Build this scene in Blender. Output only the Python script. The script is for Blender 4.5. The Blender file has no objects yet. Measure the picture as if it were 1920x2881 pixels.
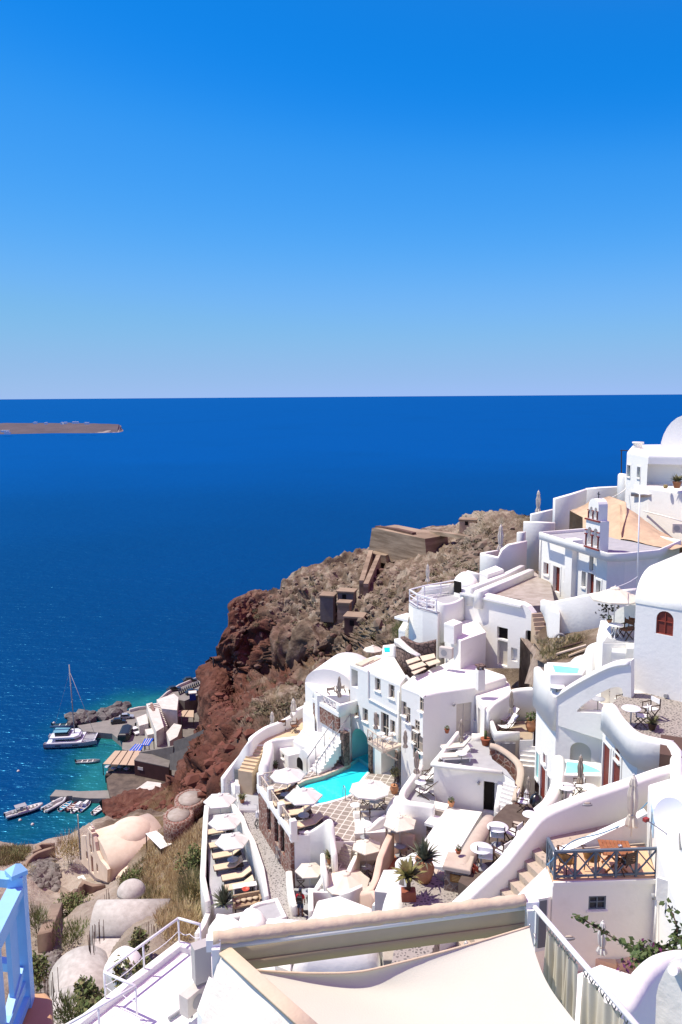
import bpy, bmesh, math, random
import numpy as np
from mathutils import Vector, Matrix, Quaternion
C = bpy.context.scene.collection
SC = bpy.context.scene
R = math.radians
# ---------------------------------------------------------------- camera (photo is 1920 x 2881, focal 2250 px)
F, PITCH, ROLL = 2250.0, math.atan(326/2250), R(-0.42)
cam = bpy.data.objects.new('camera', bpy.data.cameras.new('camera')); C.objects.link(cam)
cam.data.sensor_fit = 'VERTICAL'; cam.data.sensor_height = 36.0; cam.data.lens = 36.0*F/2881
cam.data.clip_start = 0.1; cam.data.clip_end = 200000
CM = Matrix.Rotation(math.pi/2-PITCH, 3, 'X') @ Matrix.Rotation(ROLL, 3, 'Z')
cam.matrix_world = CM.to_4x4(); SC.camera = cam
# ---------------------------------------------------------------- sky, sun, exposure
SUN_EL, SUN_BACK = R(62), R(9)
SUN = Vector((-math.cos(SUN_EL)*math.cos(SUN_BACK), math.cos(SUN_EL)*math.sin(SUN_BACK), math.sin(SUN_EL)))
W = bpy.data.worlds.new('World'); SC.world = W; W.use_nodes = True
nt = W.node_tree; bg = nt.nodes['Background']
sky = nt.nodes.new('ShaderNodeTexSky'); sky.sky_type = 'NISHITA'; sky.sun_disc = False
sky.sun_elevation = SUN_EL; sky.sun_rotation = math.atan2(SUN.x, SUN.y)
sky.altitude = 100; sky.air_density = 0.7; sky.dust_density = 0.0; sky.ozone_density = 2.0
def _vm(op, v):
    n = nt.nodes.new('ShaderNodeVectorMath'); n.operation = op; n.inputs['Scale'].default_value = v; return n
lo, hi = _vm('SCALE', .1), _vm('SCALE', 10.0*2**-.27); cv = nt.nodes.new('ShaderNodeRGBCurve')   # sky graded deeper blue low down; overhead lifted to an added pale fill light
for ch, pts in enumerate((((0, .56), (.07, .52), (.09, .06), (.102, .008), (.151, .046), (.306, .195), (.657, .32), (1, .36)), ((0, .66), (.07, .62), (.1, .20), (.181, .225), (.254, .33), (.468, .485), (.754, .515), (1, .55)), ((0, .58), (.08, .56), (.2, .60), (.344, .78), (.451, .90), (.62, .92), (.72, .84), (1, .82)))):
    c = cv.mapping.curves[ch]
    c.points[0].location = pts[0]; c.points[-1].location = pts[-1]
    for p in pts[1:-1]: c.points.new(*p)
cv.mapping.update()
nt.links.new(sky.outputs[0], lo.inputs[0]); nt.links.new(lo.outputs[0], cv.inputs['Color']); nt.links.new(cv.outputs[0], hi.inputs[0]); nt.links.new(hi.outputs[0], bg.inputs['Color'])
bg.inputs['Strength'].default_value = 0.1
sl = bpy.data.lights.new('sun', 'SUN'); sl.energy = 5.0; sl.angle = R(0.5); sl.color = (1.0, 0.94, 0.82)
so = bpy.data.objects.new('sun', sl); C.objects.link(so)
so.rotation_mode = 'QUATERNION'; so.rotation_quaternion = (-SUN).to_track_quat('-Z', 'Y')
SC.view_settings.view_transform = 'Standard'; SC.view_settings.look = 'None'
SC.view_settings.exposure = 0.27; SC.view_settings.gamma = 1.0
# ---------------------------------------------------------------- helpers
SEA = -100.0
def ray(x, y):
    return CM @ Vector(((x-960)/F, -(y-1440.5)/F, -1.0))
def PD(x, y, D): return ray(x, y)*D                         # a place seen at a pixel, D metres deep
def P(x, y, z):                                             # a place seen at a pixel, at height z below the eye
    r = ray(x, y); return r*(z/r.z)
def dep(x, y, z): return z/ray(x, y).z
def onplane(x, y, A, B):                                    # a place seen at a pixel on the upright plane through A and B
    n = Vector((B.y-A.y, A.x-B.x, 0)); r = ray(x, y); return r*(A.dot(n)/r.dot(n))
def V(*a): return Vector(a)
def sstep(a, b, x):
    t = np.clip((x-a)/(b-a), 0, 1); return t*t*(3-2*t)
def _h(ix, iy, iz, seed):
    n = (ix*374761393 + iy*668265263 + iz*2147483647 + seed*974711) & 0xffffffff
    n = ((n ^ (n >> 13))*1274126177) & 0xffffffff
    n = (n ^ (n >> 16))*2246822519 & 0xffffffff
    return ((n ^ (n >> 15)) & 0xffff)/65535.0
def vnoise(p, seed=0):
    p = np.asarray(p, float); i = np.floor(p).astype(np.int64); f = p-i; f = f*f*f*(f*(f*6-15)+10)
    o = 0
    for dx in (0, 1):
        for dy in (0, 1):
            for dz in (0, 1):
                w = (f[:, 0] if dx else 1-f[:, 0])*(f[:, 1] if dy else 1-f[:, 1])*(f[:, 2] if dz else 1-f[:, 2])
                o = o+w*_h(i[:, 0]+dx, i[:, 1]+dy, i[:, 2]+dz, seed)
    return o*2-1
def fbm(p, octv=4, seed=0, gain=.5, ridged=False):
    s = 0; a = 1; t = 0
    for k in range(octv):
        n = vnoise(np.asarray(p)*2.03**k, seed+k*17)
        if ridged: n = 1-2*np.abs(n)
        s = s+a*n; t += a; a *= gain
    return s/t
def tps(ctrl, X, Y, f=np.log, g=np.exp):
    c = np.array(ctrl, float); px = c[:, :2]/500.0; v = f(c[:, 2]) if f else c[:, 2]; n = len(c)
    def phi(d2): return np.where(d2 > 1e-12, .5*d2*np.log(np.maximum(d2, 1e-12)), 0)
    K = phi(((px[:, None]-px[None])**2).sum(-1))+np.eye(n)*2e-3
    Q = np.hstack([np.ones((n, 1)), px]); A = np.zeros((n+3, n+3)); A[:n, :n] = K; A[:n, n:] = Q; A[n:, :n] = Q.T
    w = np.linalg.solve(A, np.concatenate([v, np.zeros(3)]))
    q = np.stack([X.ravel(), Y.ravel()], 1)/500.0
    o = phi(((q[:, None]-px[None])**2).sum(-1)) @ w[:n]+w[n]+q @ w[n+1:]
    return (g(o) if g else o).reshape(X.shape)
# ---- materials
MATS = {}
def mat(name, c1, c2=None, scale=2.0, rough=.85, bump=0.0, bscale=None, metal=0.0, spec=.3, detail=5, contrast=(.35, .65), stretch=None, coord='Object'):
    if name in MATS: return MATS[name]
    m = bpy.data.materials.new(name); m.use_nodes = True; t = m.node_tree; b = t.nodes['Principled BSDF']
    b.inputs['Base Color'].default_value = (*c1, 1); b.inputs['Roughness'].default_value = rough
    b.inputs['Metallic'].default_value = metal; b.inputs['Specular IOR Level'].default_value = spec
    tc = t.nodes.new('ShaderNodeTexCoord')
    if c2:
        n = t.nodes.new('ShaderNodeTexNoise'); n.inputs['Scale'].default_value = scale; n.inputs['Detail'].default_value = detail
        n.inputs['Roughness'].default_value = .6
        src = tc.outputs[coord]
        if stretch: mp = t.nodes.new('ShaderNodeMapping'); mp.inputs['Scale'].default_value = stretch; t.links.new(src, mp.inputs['Vector']); src = mp.outputs['Vector']
        t.links.new(src, n.inputs['Vector'])
        r = t.nodes.new('ShaderNodeValToRGB'); r.color_ramp.elements[0].position, r.color_ramp.elements[1].position = contrast
        r.color_ramp.elements[0].color = (*c1, 1); r.color_ramp.elements[1].color = (*c2, 1)
        t.links.new(n.outputs['Fac'], r.inputs['Fac']); t.links.new(r.outputs['Color'], b.inputs['Base Color'])
    if bump:
        n2 = t.nodes.new('ShaderNodeTexNoise'); n2.inputs['Scale'].default_value = bscale or scale*4; n2.inputs['Detail'].default_value = 6
        t.links.new(tc.outputs[coord], n2.inputs['Vector'])
        bp = t.nodes.new('ShaderNodeBump'); bp.inputs['Strength'].default_value = bump; bp.inputs['Distance'].default_value = .05
        t.links.new(n2.outputs['Fac'], bp.inputs['Height']); t.links.new(bp.outputs['Normal'], b.inputs['Normal'])
    MATS[name] = m; return m
def cells(name, stone, stone2, joint, scale=3.0, width=.06, rough=.9, bump=.4, rnd=1.0):        # rubble or pebbles set in mortar
    if name in MATS: return MATS[name]
    m = bpy.data.materials.new(name); m.use_nodes = True; t = m.node_tree; b = t.nodes['Principled BSDF']
    b.inputs['Roughness'].default_value = rough; b.inputs['Specular IOR Level'].default_value = .2
    tc = t.nodes.new('ShaderNodeTexCoord'); nz = t.nodes.new('ShaderNodeTexNoise'); nz.inputs['Scale'].default_value = scale*.9
    mx = t.nodes.new('ShaderNodeMixRGB'); mx.inputs['Fac'].default_value = .12/max(scale, .5)
    t.links.new(tc.outputs['Object'], nz.inputs['Vector']); t.links.new(tc.outputs['Object'], mx.inputs['Color1']); t.links.new(nz.outputs['Color'], mx.inputs['Color2'])
    v1 = t.nodes.new('ShaderNodeTexVoronoi'); v1.feature = 'DISTANCE_TO_EDGE'; v2 = t.nodes.new('ShaderNodeTexVoronoi')
    for v in (v1, v2):
        v.inputs['Scale'].default_value = scale; v.inputs['Randomness'].default_value = rnd; t.links.new(mx.outputs['Color'], v.inputs['Vector'])
    r = t.nodes.new('ShaderNodeValToRGB'); r.color_ramp.elements[0].position = width; r.color_ramp.elements[1].position = width*1.9
    t.links.new(v1.outputs['Distance'], r.inputs['Fac'])
    sp = t.nodes.new('ShaderNodeSeparateColor'); t.links.new(v2.outputs['Color'], sp.inputs['Color'])
    sm = t.nodes.new('ShaderNodeMixRGB'); sm.inputs['Color1'].default_value = (*stone, 1); sm.inputs['Color2'].default_value = (*stone2, 1)
    t.links.new(sp.outputs[0], sm.inputs['Fac'])
    jm = t.nodes.new('ShaderNodeMixRGB'); jm.inputs['Color1'].default_value = (*joint, 1)
    t.links.new(r.outputs['Color'], jm.inputs['Fac']); t.links.new(sm.outputs['Color'], jm.inputs['Color2'])
    t.links.new(jm.outputs['Color'], b.inputs['Base Color'])
    bp = t.nodes.new('ShaderNodeBump'); bp.inputs['Strength'].default_value = bump; bp.inputs['Distance'].default_value = .06
    t.links.new(r.outputs['Color'], bp.inputs['Height']); t.links.new(bp.outputs['Normal'], b.inputs['Normal'])
    MATS[name] = m; return m
WHITE = mat('white_plaster', (.83, .812, .75), (.74, .72, .655), 1.1, .9, .25, 5, contrast=(.55, .85))
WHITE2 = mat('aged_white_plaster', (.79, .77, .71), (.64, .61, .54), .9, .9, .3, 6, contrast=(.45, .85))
CREAM = mat('cream_plaster', (.72, .58, .45), (.63, .50, .38), 1.0, .9, .25, 5)
GREYFLOOR = mat('grey_painted_floor', (.40, .405, .41), (.34, .345, .35), 1.5, .85)
TANFLOOR = mat('tan_floor', (.40, .32, .22), (.34, .27, .18), 1.5, .85)
EARTHROOF = mat('earth_roof', (.29, .245, .20), (.40, .35, .30), 1.3, .95, .3, 8)
TERRA = mat('terracotta_floor', (.46, .19, .10), (.40, .165, .085), 2.0, .8)
PEACH = mat('peach_plaster', (.68, .49, .38), (.62, .44, .33), 2, .9)
GLASS = mat('dark_glass', (.025, .028, .03), None, rough=.12, spec=.6)
DARK = mat('dark_opening', (.02, .017, .015), None, rough=.95, spec=.05)
REDWOOD = mat('red_painted_wood', (.20, .035, .022), (.15, .03, .02), 6, .55)
TEALWOOD = mat('teal_painted_wood', (.03, .09, .11), None, rough=.5)
BEIGEWOOD = mat('beige_painted_wood', (.58, .50, .40), (.52, .44, .35), 6, .6)
STONE = cells('lava_stone_wall', (.13, .085, .07), (.24, .17, .14), (.06, .045, .04), 3.2, .05)
STONER = cells('red_stone_wall', (.16, .07, .05), (.26, .13, .10), (.34, .27, .22), 3.0, .05)
PEBBLE = cells('pebble_paving', (.07, .066, .062), (.20, .18, .16), (.33, .295, .255), 7.0, .14, bump=.25)
PEBBLE2 = cells('sparse_pebble_paving', (.11, .10, .09), (.30, .26, .22), (.44, .365, .29), 5.0, .26, bump=.25)
FABRIC = mat('cream_canvas', (.68, .62, .52), (.64, .58, .48), 3, .9)
CANVASW = mat('white_canvas', (.70, .68, .63), (.66, .64, .59), 3, .9)
POLE = mat('pole_paint', (.62, .60, .56), None, rough=.5)
WMETAL = mat('white_metal', (.80, .79, .78), None, rough=.4, spec=.5)
DWOOD = mat('dark_wood', (.075, .04, .025), (.05, .03, .02), 8, .6)
TEAK = mat('teak_wood', (.33, .13, .05), (.25, .09, .035), 6, .6)
TAUPE = mat('taupe_canvas', (.42, .36, .29), (.37, .31, .25), 4, .9)
POT = mat('terracotta_pot', (.48, .23, .12), (.40, .18, .09), 5, .8)
POTR = mat('red_terracotta', (.32, .10, .05), (.26, .08, .04), 5, .8)
LEAF = mat('green_leaf', (.05, .085, .025), (.10, .13, .04), 6, .6)
LEAFO = mat('olive_leaf', (.11, .115, .05), (.18, .17, .08), 6, .7)
STEEL = mat('galvanised_steel', (.42, .42, .43), None, rough=.4, metal=.8)
BLACK = mat('black_paint', (.015, .015, .016), None, rough=.4, spec=.5)
GREYP = mat('grey_plastic', (.30, .30, .30), None, rough=.5)
# ---- mesh builder
class MB:
    def __init__(s): s.v = []; s.f = []; s.sm = []; s.mi = []
    def add(s, vs, fs, smooth=False, mi=0):
        o = len(s.v); s.v.extend([tuple(v) for v in vs])
        for f in fs: s.f.append(tuple(i+o for i in f)); s.sm.append(smooth); s.mi.append(mi)
        return s
    def box(s, c, size, rz=0.0, mi=0, M=None):
        c = Vector(c); hx, hy, hz = size[0]/2, size[1]/2, size[2]/2; q = Matrix.Rotation(rz, 3, 'Z') if M is None else M
        vs = [c+q @ Vector((x*hx, y*hy, z*hz)) for z in (-1, 1) for x, y in ((-1, -1), (1, -1), (1, 1), (-1, 1))]
        return s.add(vs, [(3, 2, 1, 0), (4, 5, 6, 7), (0, 1, 5, 4), (1, 2, 6, 5), (2, 3, 7, 6), (3, 0, 4, 7)], False, mi)
    def beam(s, a, b, w, h, mi=0, up=(0, 0, 1)):            # square bar from a to b
        a, b = Vector(a), Vector(b); y = (b-a); L = y.length; y.normalize(); u = Vector(up)
        x = y.cross(u)
        if x.length < 1e-4: x = y.cross(Vector((1, 0, 0)))
        x.normalize(); z = x.cross(y)
        q = Matrix((x, y, z)).transposed()
        return s.box((a+b)/2, (w, L, h), M=q, mi=mi)
    def tube(s, pts, r, n=8, mi=0, cap=True, smooth=True):  # r: number or list
        pts = [Vector(p) for p in pts]; m = len(pts); rs = r if hasattr(r, '__len__') else [r]*m
        vs = []; prev = None
        for i, p in enumerate(pts):
            d = (pts[min(i+1, m-1)]-pts[max(i-1, 0)]).normalized()
            if prev is None:
                x = d.cross(Vector((0, 0, 1)))
                if x.length < 1e-3: x = d.cross(Vector((1, 0, 0)))
            else: x = prev-d*prev.dot(d)
            x.normalize(); prev = x; y = d.cross(x)
            for k in range(n):
                a = 2*math.pi*k/n; vs.append(p+(x*math.cos(a)+y*math.sin(a))*rs[i])
        fs = [(i*n+k, i*n+(k+1) % n, (i+1)*n+(k+1) % n, (i+1)*n+k) for i in range(m-1) for k in range(n)]
        s.add(vs, fs, smooth, mi)
        if cap:
            s.add(vs[:n], [tuple(range(n-1, -1, -1))], False, mi); s.add(vs[-n:], [tuple(range(n))], False, mi)
        return s
    def lathe(s, prof, n=16, c=(0, 0, 0), mi=0, smooth=True, sx=1, sy=1):   # prof: (r, z)
        c = Vector(c); vs = []
        for r, z in prof:
            for k in range(n):
                a = 2*math.pi*k/n; vs.append(c+Vector((r*math.cos(a)*sx, r*math.sin(a)*sy, z)))
        m = len(prof)
        fs = [(i*n+k, i*n+(k+1) % n, (i+1)*n+(k+1) % n, (i+1)*n+k) for i in range(m-1) for k in range(n)]
        if prof[0][0] > 1e-6: fs.append(tuple(range(n-1, -1, -1)))
        if prof[-1][0] > 1e-6: fs.append(tuple((m-1)*n+k for k in range(n)))
        return s.add(vs, fs, smooth, mi)
    def prism(s, poly, zt, zb, r=0.0, seg=3, mi=0, smooth=None):   # poly: (x, y) plan points; zt a number or one per point; rounded top edge
        pl = [Vector((p[0], p[1])) for p in poly]; n = len(pl)
        zts = list(zt) if hasattr(zt, '__len__') else [zt]*n
        area = sum(pl[i].x*pl[(i+1) % n].y-pl[(i+1) % n].x*pl[i].y for i in range(n))
        if area < 0: pl.reverse(); zts.reverse()
        mit = []
        for i in range(n):
            a = (pl[i]-pl[i-1]).normalized(); b = (pl[(i+1) % n]-pl[i]).normalized()
            na, nb = Vector((-a.y, a.x)), Vector((-b.y, b.x)); m = (na+nb)
            if m.length < 1e-3: m = na
            m.normalize(); m = m/max(.35, m.dot(na)); mit.append(m)
        rings = [(0, None)]
        if r > 0: rings += [(r*(1-math.cos(k*math.pi/2/seg)), r*(1-math.sin(k*math.pi/2/seg))) for k in range(seg+1)]
        else: rings += [(0, 0)]
        vs = []
        for ins, dz in rings:
            for i in range(n):
                q = pl[i]+mit[i]*ins; vs.append((q.x, q.y, zb if dz is None else zts[i]-dz))
        fs = []
        for k in range(len(rings)-1):
            for i in range(n): fs.append((k*n+i, k*n+(i+1) % n, (k+1)*n+(i+1) % n, (k+1)*n+i))
        s.add(vs, fs+[tuple(range(n-1, -1, -1)), tuple((len(rings)-1)*n+i for i in range(n))], False, mi); return s
    def ribbon(s, tops, th, zb, r=None, seg=3, mi=0, closed=False):  # upright wall under a line of top points, rounded coping
        tops = [Vector(p) for p in tops]; n = len(tops); zbs = list(zb) if hasattr(zb, '__len__') else [zb]*n
        ths = list(th) if hasattr(th, '__len__') else [th]*n
        off = []
        for i in range(n):
            a = tops[i]-tops[i-1] if (i or closed) else tops[1]-tops[0]; b = tops[(i+1) % n]-tops[i] if (i < n-1 or closed) else tops[-1]-tops[-2]
            a = Vector((a.x, a.y)).normalized(); b = Vector((b.x, b.y)).normalized(); na, nb = Vector((-a.y, a.x)), Vector((-b.y, b.x)); m = na+nb
            if m.length < 1e-3: m = na
            m.normalize(); off.append(m/max(.5, m.dot(na)))
        prof = []
        vs = []
        for i in range(n):
            h = ths[i]/2; rr = min(h, r if r is not None else h)
            pr = [(-h, None)]+[(-h+rr*(1-math.cos(k*math.pi/2/seg)), -rr*(1-math.sin(k*math.pi/2/seg))) for k in range(seg+1)]
            pr += [(-a, b) for a, b in reversed(pr)]
            for a, dz in pr:
                q = Vector((tops[i].x, tops[i].y))+off[i]*a; vs.append((q.x, q.y, zbs[i] if dz is None else tops[i].z+dz))
        m = len(pr); fs = []
        for i in range(n if closed else n-1):
            j = (i+1) % n
            for k in range(m): fs.append((i*m+k, i*m+(k+1) % m, j*m+(k+1) % m, j*m+k))
        if not closed: fs += [tuple(range(m-1, -1, -1)), tuple((n-1)*m+k for k in range(m))]
        return s.add(vs, fs, True, mi)
def spline(pts, k=6):                                       # Catmull-Rom through points
    pts = [Vector(p) for p in pts]; o = []
    for i in range(len(pts)-1):
        a, b, c, d = pts[max(i-1, 0)], pts[i], pts[i+1], pts[min(i+2, len(pts)-1)]
        for j in range(k):
            t = j/k; o.append(.5*((2*b)+(c-a)*t+(2*a-5*b+4*c-d)*t*t+(3*b-a-3*c+d)*t**3))
    return o+[pts[-1]]
def _mesh(name, mb, mats, org, fix=True):
    me = bpy.data.meshes.new(name)
    me.from_pydata([(x-org[0], y-org[1], z-org[2]) for x, y, z in mb.v], [], mb.f)
    for m in (mats if isinstance(mats, (list, tuple)) else [mats]): me.materials.append(m)
    me.polygons.foreach_set('use_smooth', mb.sm); me.polygons.foreach_set('material_index', mb.mi)
    me.update()
    if fix:
        b = bmesh.new(); b.from_mesh(me); bmesh.ops.remove_doubles(b, verts=b.verts, dist=1e-4); bmesh.ops.recalc_face_normals(b, faces=b.faces); b.to_mesh(me); b.free()
    return me
def world(o):
    return world(o.parent)+o.location if o.parent else o.location.copy()
def tag(o, label=None, cat=None, group=None, kind=None):
    for k, v in (('label', label), ('category', cat), ('group', group), ('kind', kind)):
        if v: o[k] = v
    return o
def obj(name, mb, mats, parent=None, label=None, cat=None, group=None, kind=None, local=False, fix=True, auto=True):
    """mesh in world places (local=False) or in the parent's own frame (local=True)"""
    a = np.array(mb.v)
    if local: org = (0, 0, 0)
    elif parent is None: org = tuple(float(q) for q in ((a[:, 0].min()+a[:, 0].max())/2, (a[:, 1].min()+a[:, 1].max())/2, a[:, 2].min()))
    else: org = tuple(world(parent))
    me = _mesh(name, mb, mats, org, fix); o = bpy.data.objects.new(name, me); C.objects.link(o)
    if parent is None:
        if not local: o.location = org
    else: o.parent = parent
    return tag(o, label, cat, group, kind)
def root(name, loc, label, cat, group=None, rz=0):
    o = bpy.data.objects.new(name, None); C.objects.link(o); o.location = loc; o.rotation_euler = (0, 0, rz); o.empty_display_size = .3
    return tag(o, label, cat, group)
def dup(o, loc=None, rz=None, label=None, group=None, sc=None, parent=None):
    c = o.copy(); C.objects.link(c)
    if loc is not None: c.location = loc
    if rz is not None: c.rotation_euler = (0, 0, rz)
    if sc is not None: c.scale = (sc, sc, sc) if not hasattr(sc, '__len__') else sc
    if parent: c.parent = parent
    if label: c['label'] = label
    if group: c['group'] = group
    for ch in list(o.children): dup(ch, parent=c)
    return c
def xy(pts, z): return [P(x, y, z).xy for x, y in pts]      # plan outline of a level edge seen in the photograph
# ---------------------------------------------------------------- sea
def link_attr(me, name, vals):
    a = me.attributes.new(name, 'FLOAT', 'POINT'); a.data.foreach_set('value', np.asarray(vals, dtype=np.float32))
def sea_material():
    m = bpy.data.materials.new('sea_water'); m.use_nodes = True; t = m.node_tree; b = t.nodes['Principled BSDF']
    at = t.nodes.new('ShaderNodeAttribute'); at.attribute_name = 'shallow'
    tc = t.nodes.new('ShaderNodeTexCoord')
    n0 = t.nodes.new('ShaderNodeTexNoise'); n0.inputs['Scale'].default_value = .035; n0.inputs['Detail'].default_value = 7; n0.inputs['Roughness'].default_value = .65
    t.links.new(tc.outputs['Object'], n0.inputs['Vector'])
    ma = t.nodes.new('ShaderNodeMath'); ma.operation = 'MULTIPLY_ADD'; ma.inputs[1].default_value = .75
    sb = t.nodes.new('ShaderNodeMath'); sb.operation = 'SUBTRACT'; sb.inputs[1].default_value = .375
    t.links.new(n0.outputs['Fac'], ma.inputs[0]); t.links.new(at.outputs['Fac'], ma.inputs[2]); t.links.new(ma.outputs[0], sb.inputs[0])
    rp = t.nodes.new('ShaderNodeValToRGB'); e = rp.color_ramp.elements
    e[0].position = .12; e[0].color = (.0005, .032, .108, 1); e[1].position = .95; e[1].color = (.012, .125, .115, 1)
    k = e.new(.45); k.color = (.001, .042, .105, 1); k = e.new(.72); k.color = (.003, .068, .090, 1)
    t.links.new(sb.outputs[0], rp.inputs['Fac'])
    df = t.nodes.new('ShaderNodeBsdfDiffuse'); gl = t.nodes.new('ShaderNodeBsdfGlossy'); mxs = t.nodes.new('ShaderNodeMixShader'); mxs.inputs[0].default_value = .12; gl.inputs['Roughness'].default_value = .32; gl.inputs['Color'].default_value = (.10, .55, .90, 1)
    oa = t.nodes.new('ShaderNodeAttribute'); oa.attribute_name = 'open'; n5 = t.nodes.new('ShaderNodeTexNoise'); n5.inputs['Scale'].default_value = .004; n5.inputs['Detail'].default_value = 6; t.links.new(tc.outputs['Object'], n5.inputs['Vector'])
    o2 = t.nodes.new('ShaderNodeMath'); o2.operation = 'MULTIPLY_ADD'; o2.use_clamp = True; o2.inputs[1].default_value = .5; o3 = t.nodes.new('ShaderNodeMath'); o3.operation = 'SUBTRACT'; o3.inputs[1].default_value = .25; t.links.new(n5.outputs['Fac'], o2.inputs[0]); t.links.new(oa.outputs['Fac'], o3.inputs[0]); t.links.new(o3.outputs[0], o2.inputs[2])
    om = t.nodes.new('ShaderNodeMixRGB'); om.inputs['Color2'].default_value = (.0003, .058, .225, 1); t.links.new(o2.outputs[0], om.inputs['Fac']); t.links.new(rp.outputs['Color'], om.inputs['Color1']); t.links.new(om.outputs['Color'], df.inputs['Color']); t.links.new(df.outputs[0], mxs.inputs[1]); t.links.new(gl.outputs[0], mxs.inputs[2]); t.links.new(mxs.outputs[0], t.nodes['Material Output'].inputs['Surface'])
    mp = t.nodes.new('ShaderNodeMapping'); mp.inputs['Scale'].default_value = (.55, 1.0, 1.0); mp.inputs['Rotation'].default_value = (0, 0, R(8))
    t.links.new(tc.outputs['Object'], mp.inputs['Vector'])
    h = None
    for sc, w in ((.06, .9), (.28, .55), (1.1, .22)):
        n = t.nodes.new('ShaderNodeTexNoise'); n.inputs['Scale'].default_value = sc; n.inputs['Detail'].default_value = 3
        t.links.new(mp.outputs['Vector'], n.inputs['Vector'])
        mu = t.nodes.new('ShaderNodeMath'); mu.operation = 'MULTIPLY'; mu.inputs[1].default_value = w; t.links.new(n.outputs['Fac'], mu.inputs[0])
        if h is None: h = mu
        else:
            ad = t.nodes.new('ShaderNodeMath'); ad.operation = 'ADD'; t.links.new(h.outputs[0], ad.inputs[0]); t.links.new(mu.outputs[0], ad.inputs[1]); h = ad
    bp = t.nodes.new('ShaderNodeBump'); bp.inputs['Strength'].default_value = 1.0; bp.inputs['Distance'].default_value = 1.6
    t.links.new(h.outputs[0], bp.inputs['Height']); t.links.new(bp.outputs['Normal'], df.inputs['Normal']); t.links.new(bp.outputs['Normal'], gl.inputs['Normal'])
    return m
def make_sea():
    rs = np.concatenate([np.linspace(90, 420, 110), np.geomspace(430, 120000, 60)]); az = np.linspace(R(-82), R(82), 280)
    A, RR = np.meshgrid(az, rs); X = RR*np.sin(A); Y = RR*np.cos(A); n, m = X.shape
    vs = np.stack([X.ravel(), Y.ravel(), np.full(X.size, SEA)], 1)
    i = (np.arange(n-1)[:, None]*m+np.arange(m-1)[None]).ravel(); fs = np.stack([i, i+1, i+m+1, i+m], 1)
    me = bpy.data.meshes.new('sea'); me.from_pydata(vs.tolist(), [], fs.tolist()); me.materials.append(sea_material())
    # shallows: how near the shore and the sunken rocks, in metres
    spots = [(430, 1985, 14, .9), (350, 1990, 18, .8), (280, 2005, 16, .6), (190, 2035, 11, .55), (185, 2080, 9, .55), (290, 2080, 12, .9), (290, 2130, 15, .85), (245, 2150, 14, .6), (300, 2190, 13, 1.0), (285, 2235, 14, .9), (235, 2215, 14, .6), (250, 2300, 17, .75), (180, 2340, 18, .6), (100, 2368, 18, .6), (10, 2372, 16, .5), (330, 2150, 10, 1.1), (520, 1960, 14, .8)]
    s = np.zeros(len(vs))
    for x, y, r, w in spots:
        q = P(x, y, SEA); d = np.hypot(vs[:, 0]-q.x, (vs[:, 1]-q.y)*.8); s = np.maximum(s, w*(1-sstep(.25*r, 1.35*r, d)))
    link_attr(me, 'shallow', s); link_attr(me, 'open', sstep(180, 1500, np.hypot(vs[:, 0], vs[:, 1])))  # 'open' paints water brighter with distance, standing in for reflected sky
    o = bpy.data.objects.new('sea', me); C.objects.link(o); o['kind'] = 'structure'
make_sea()
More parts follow.
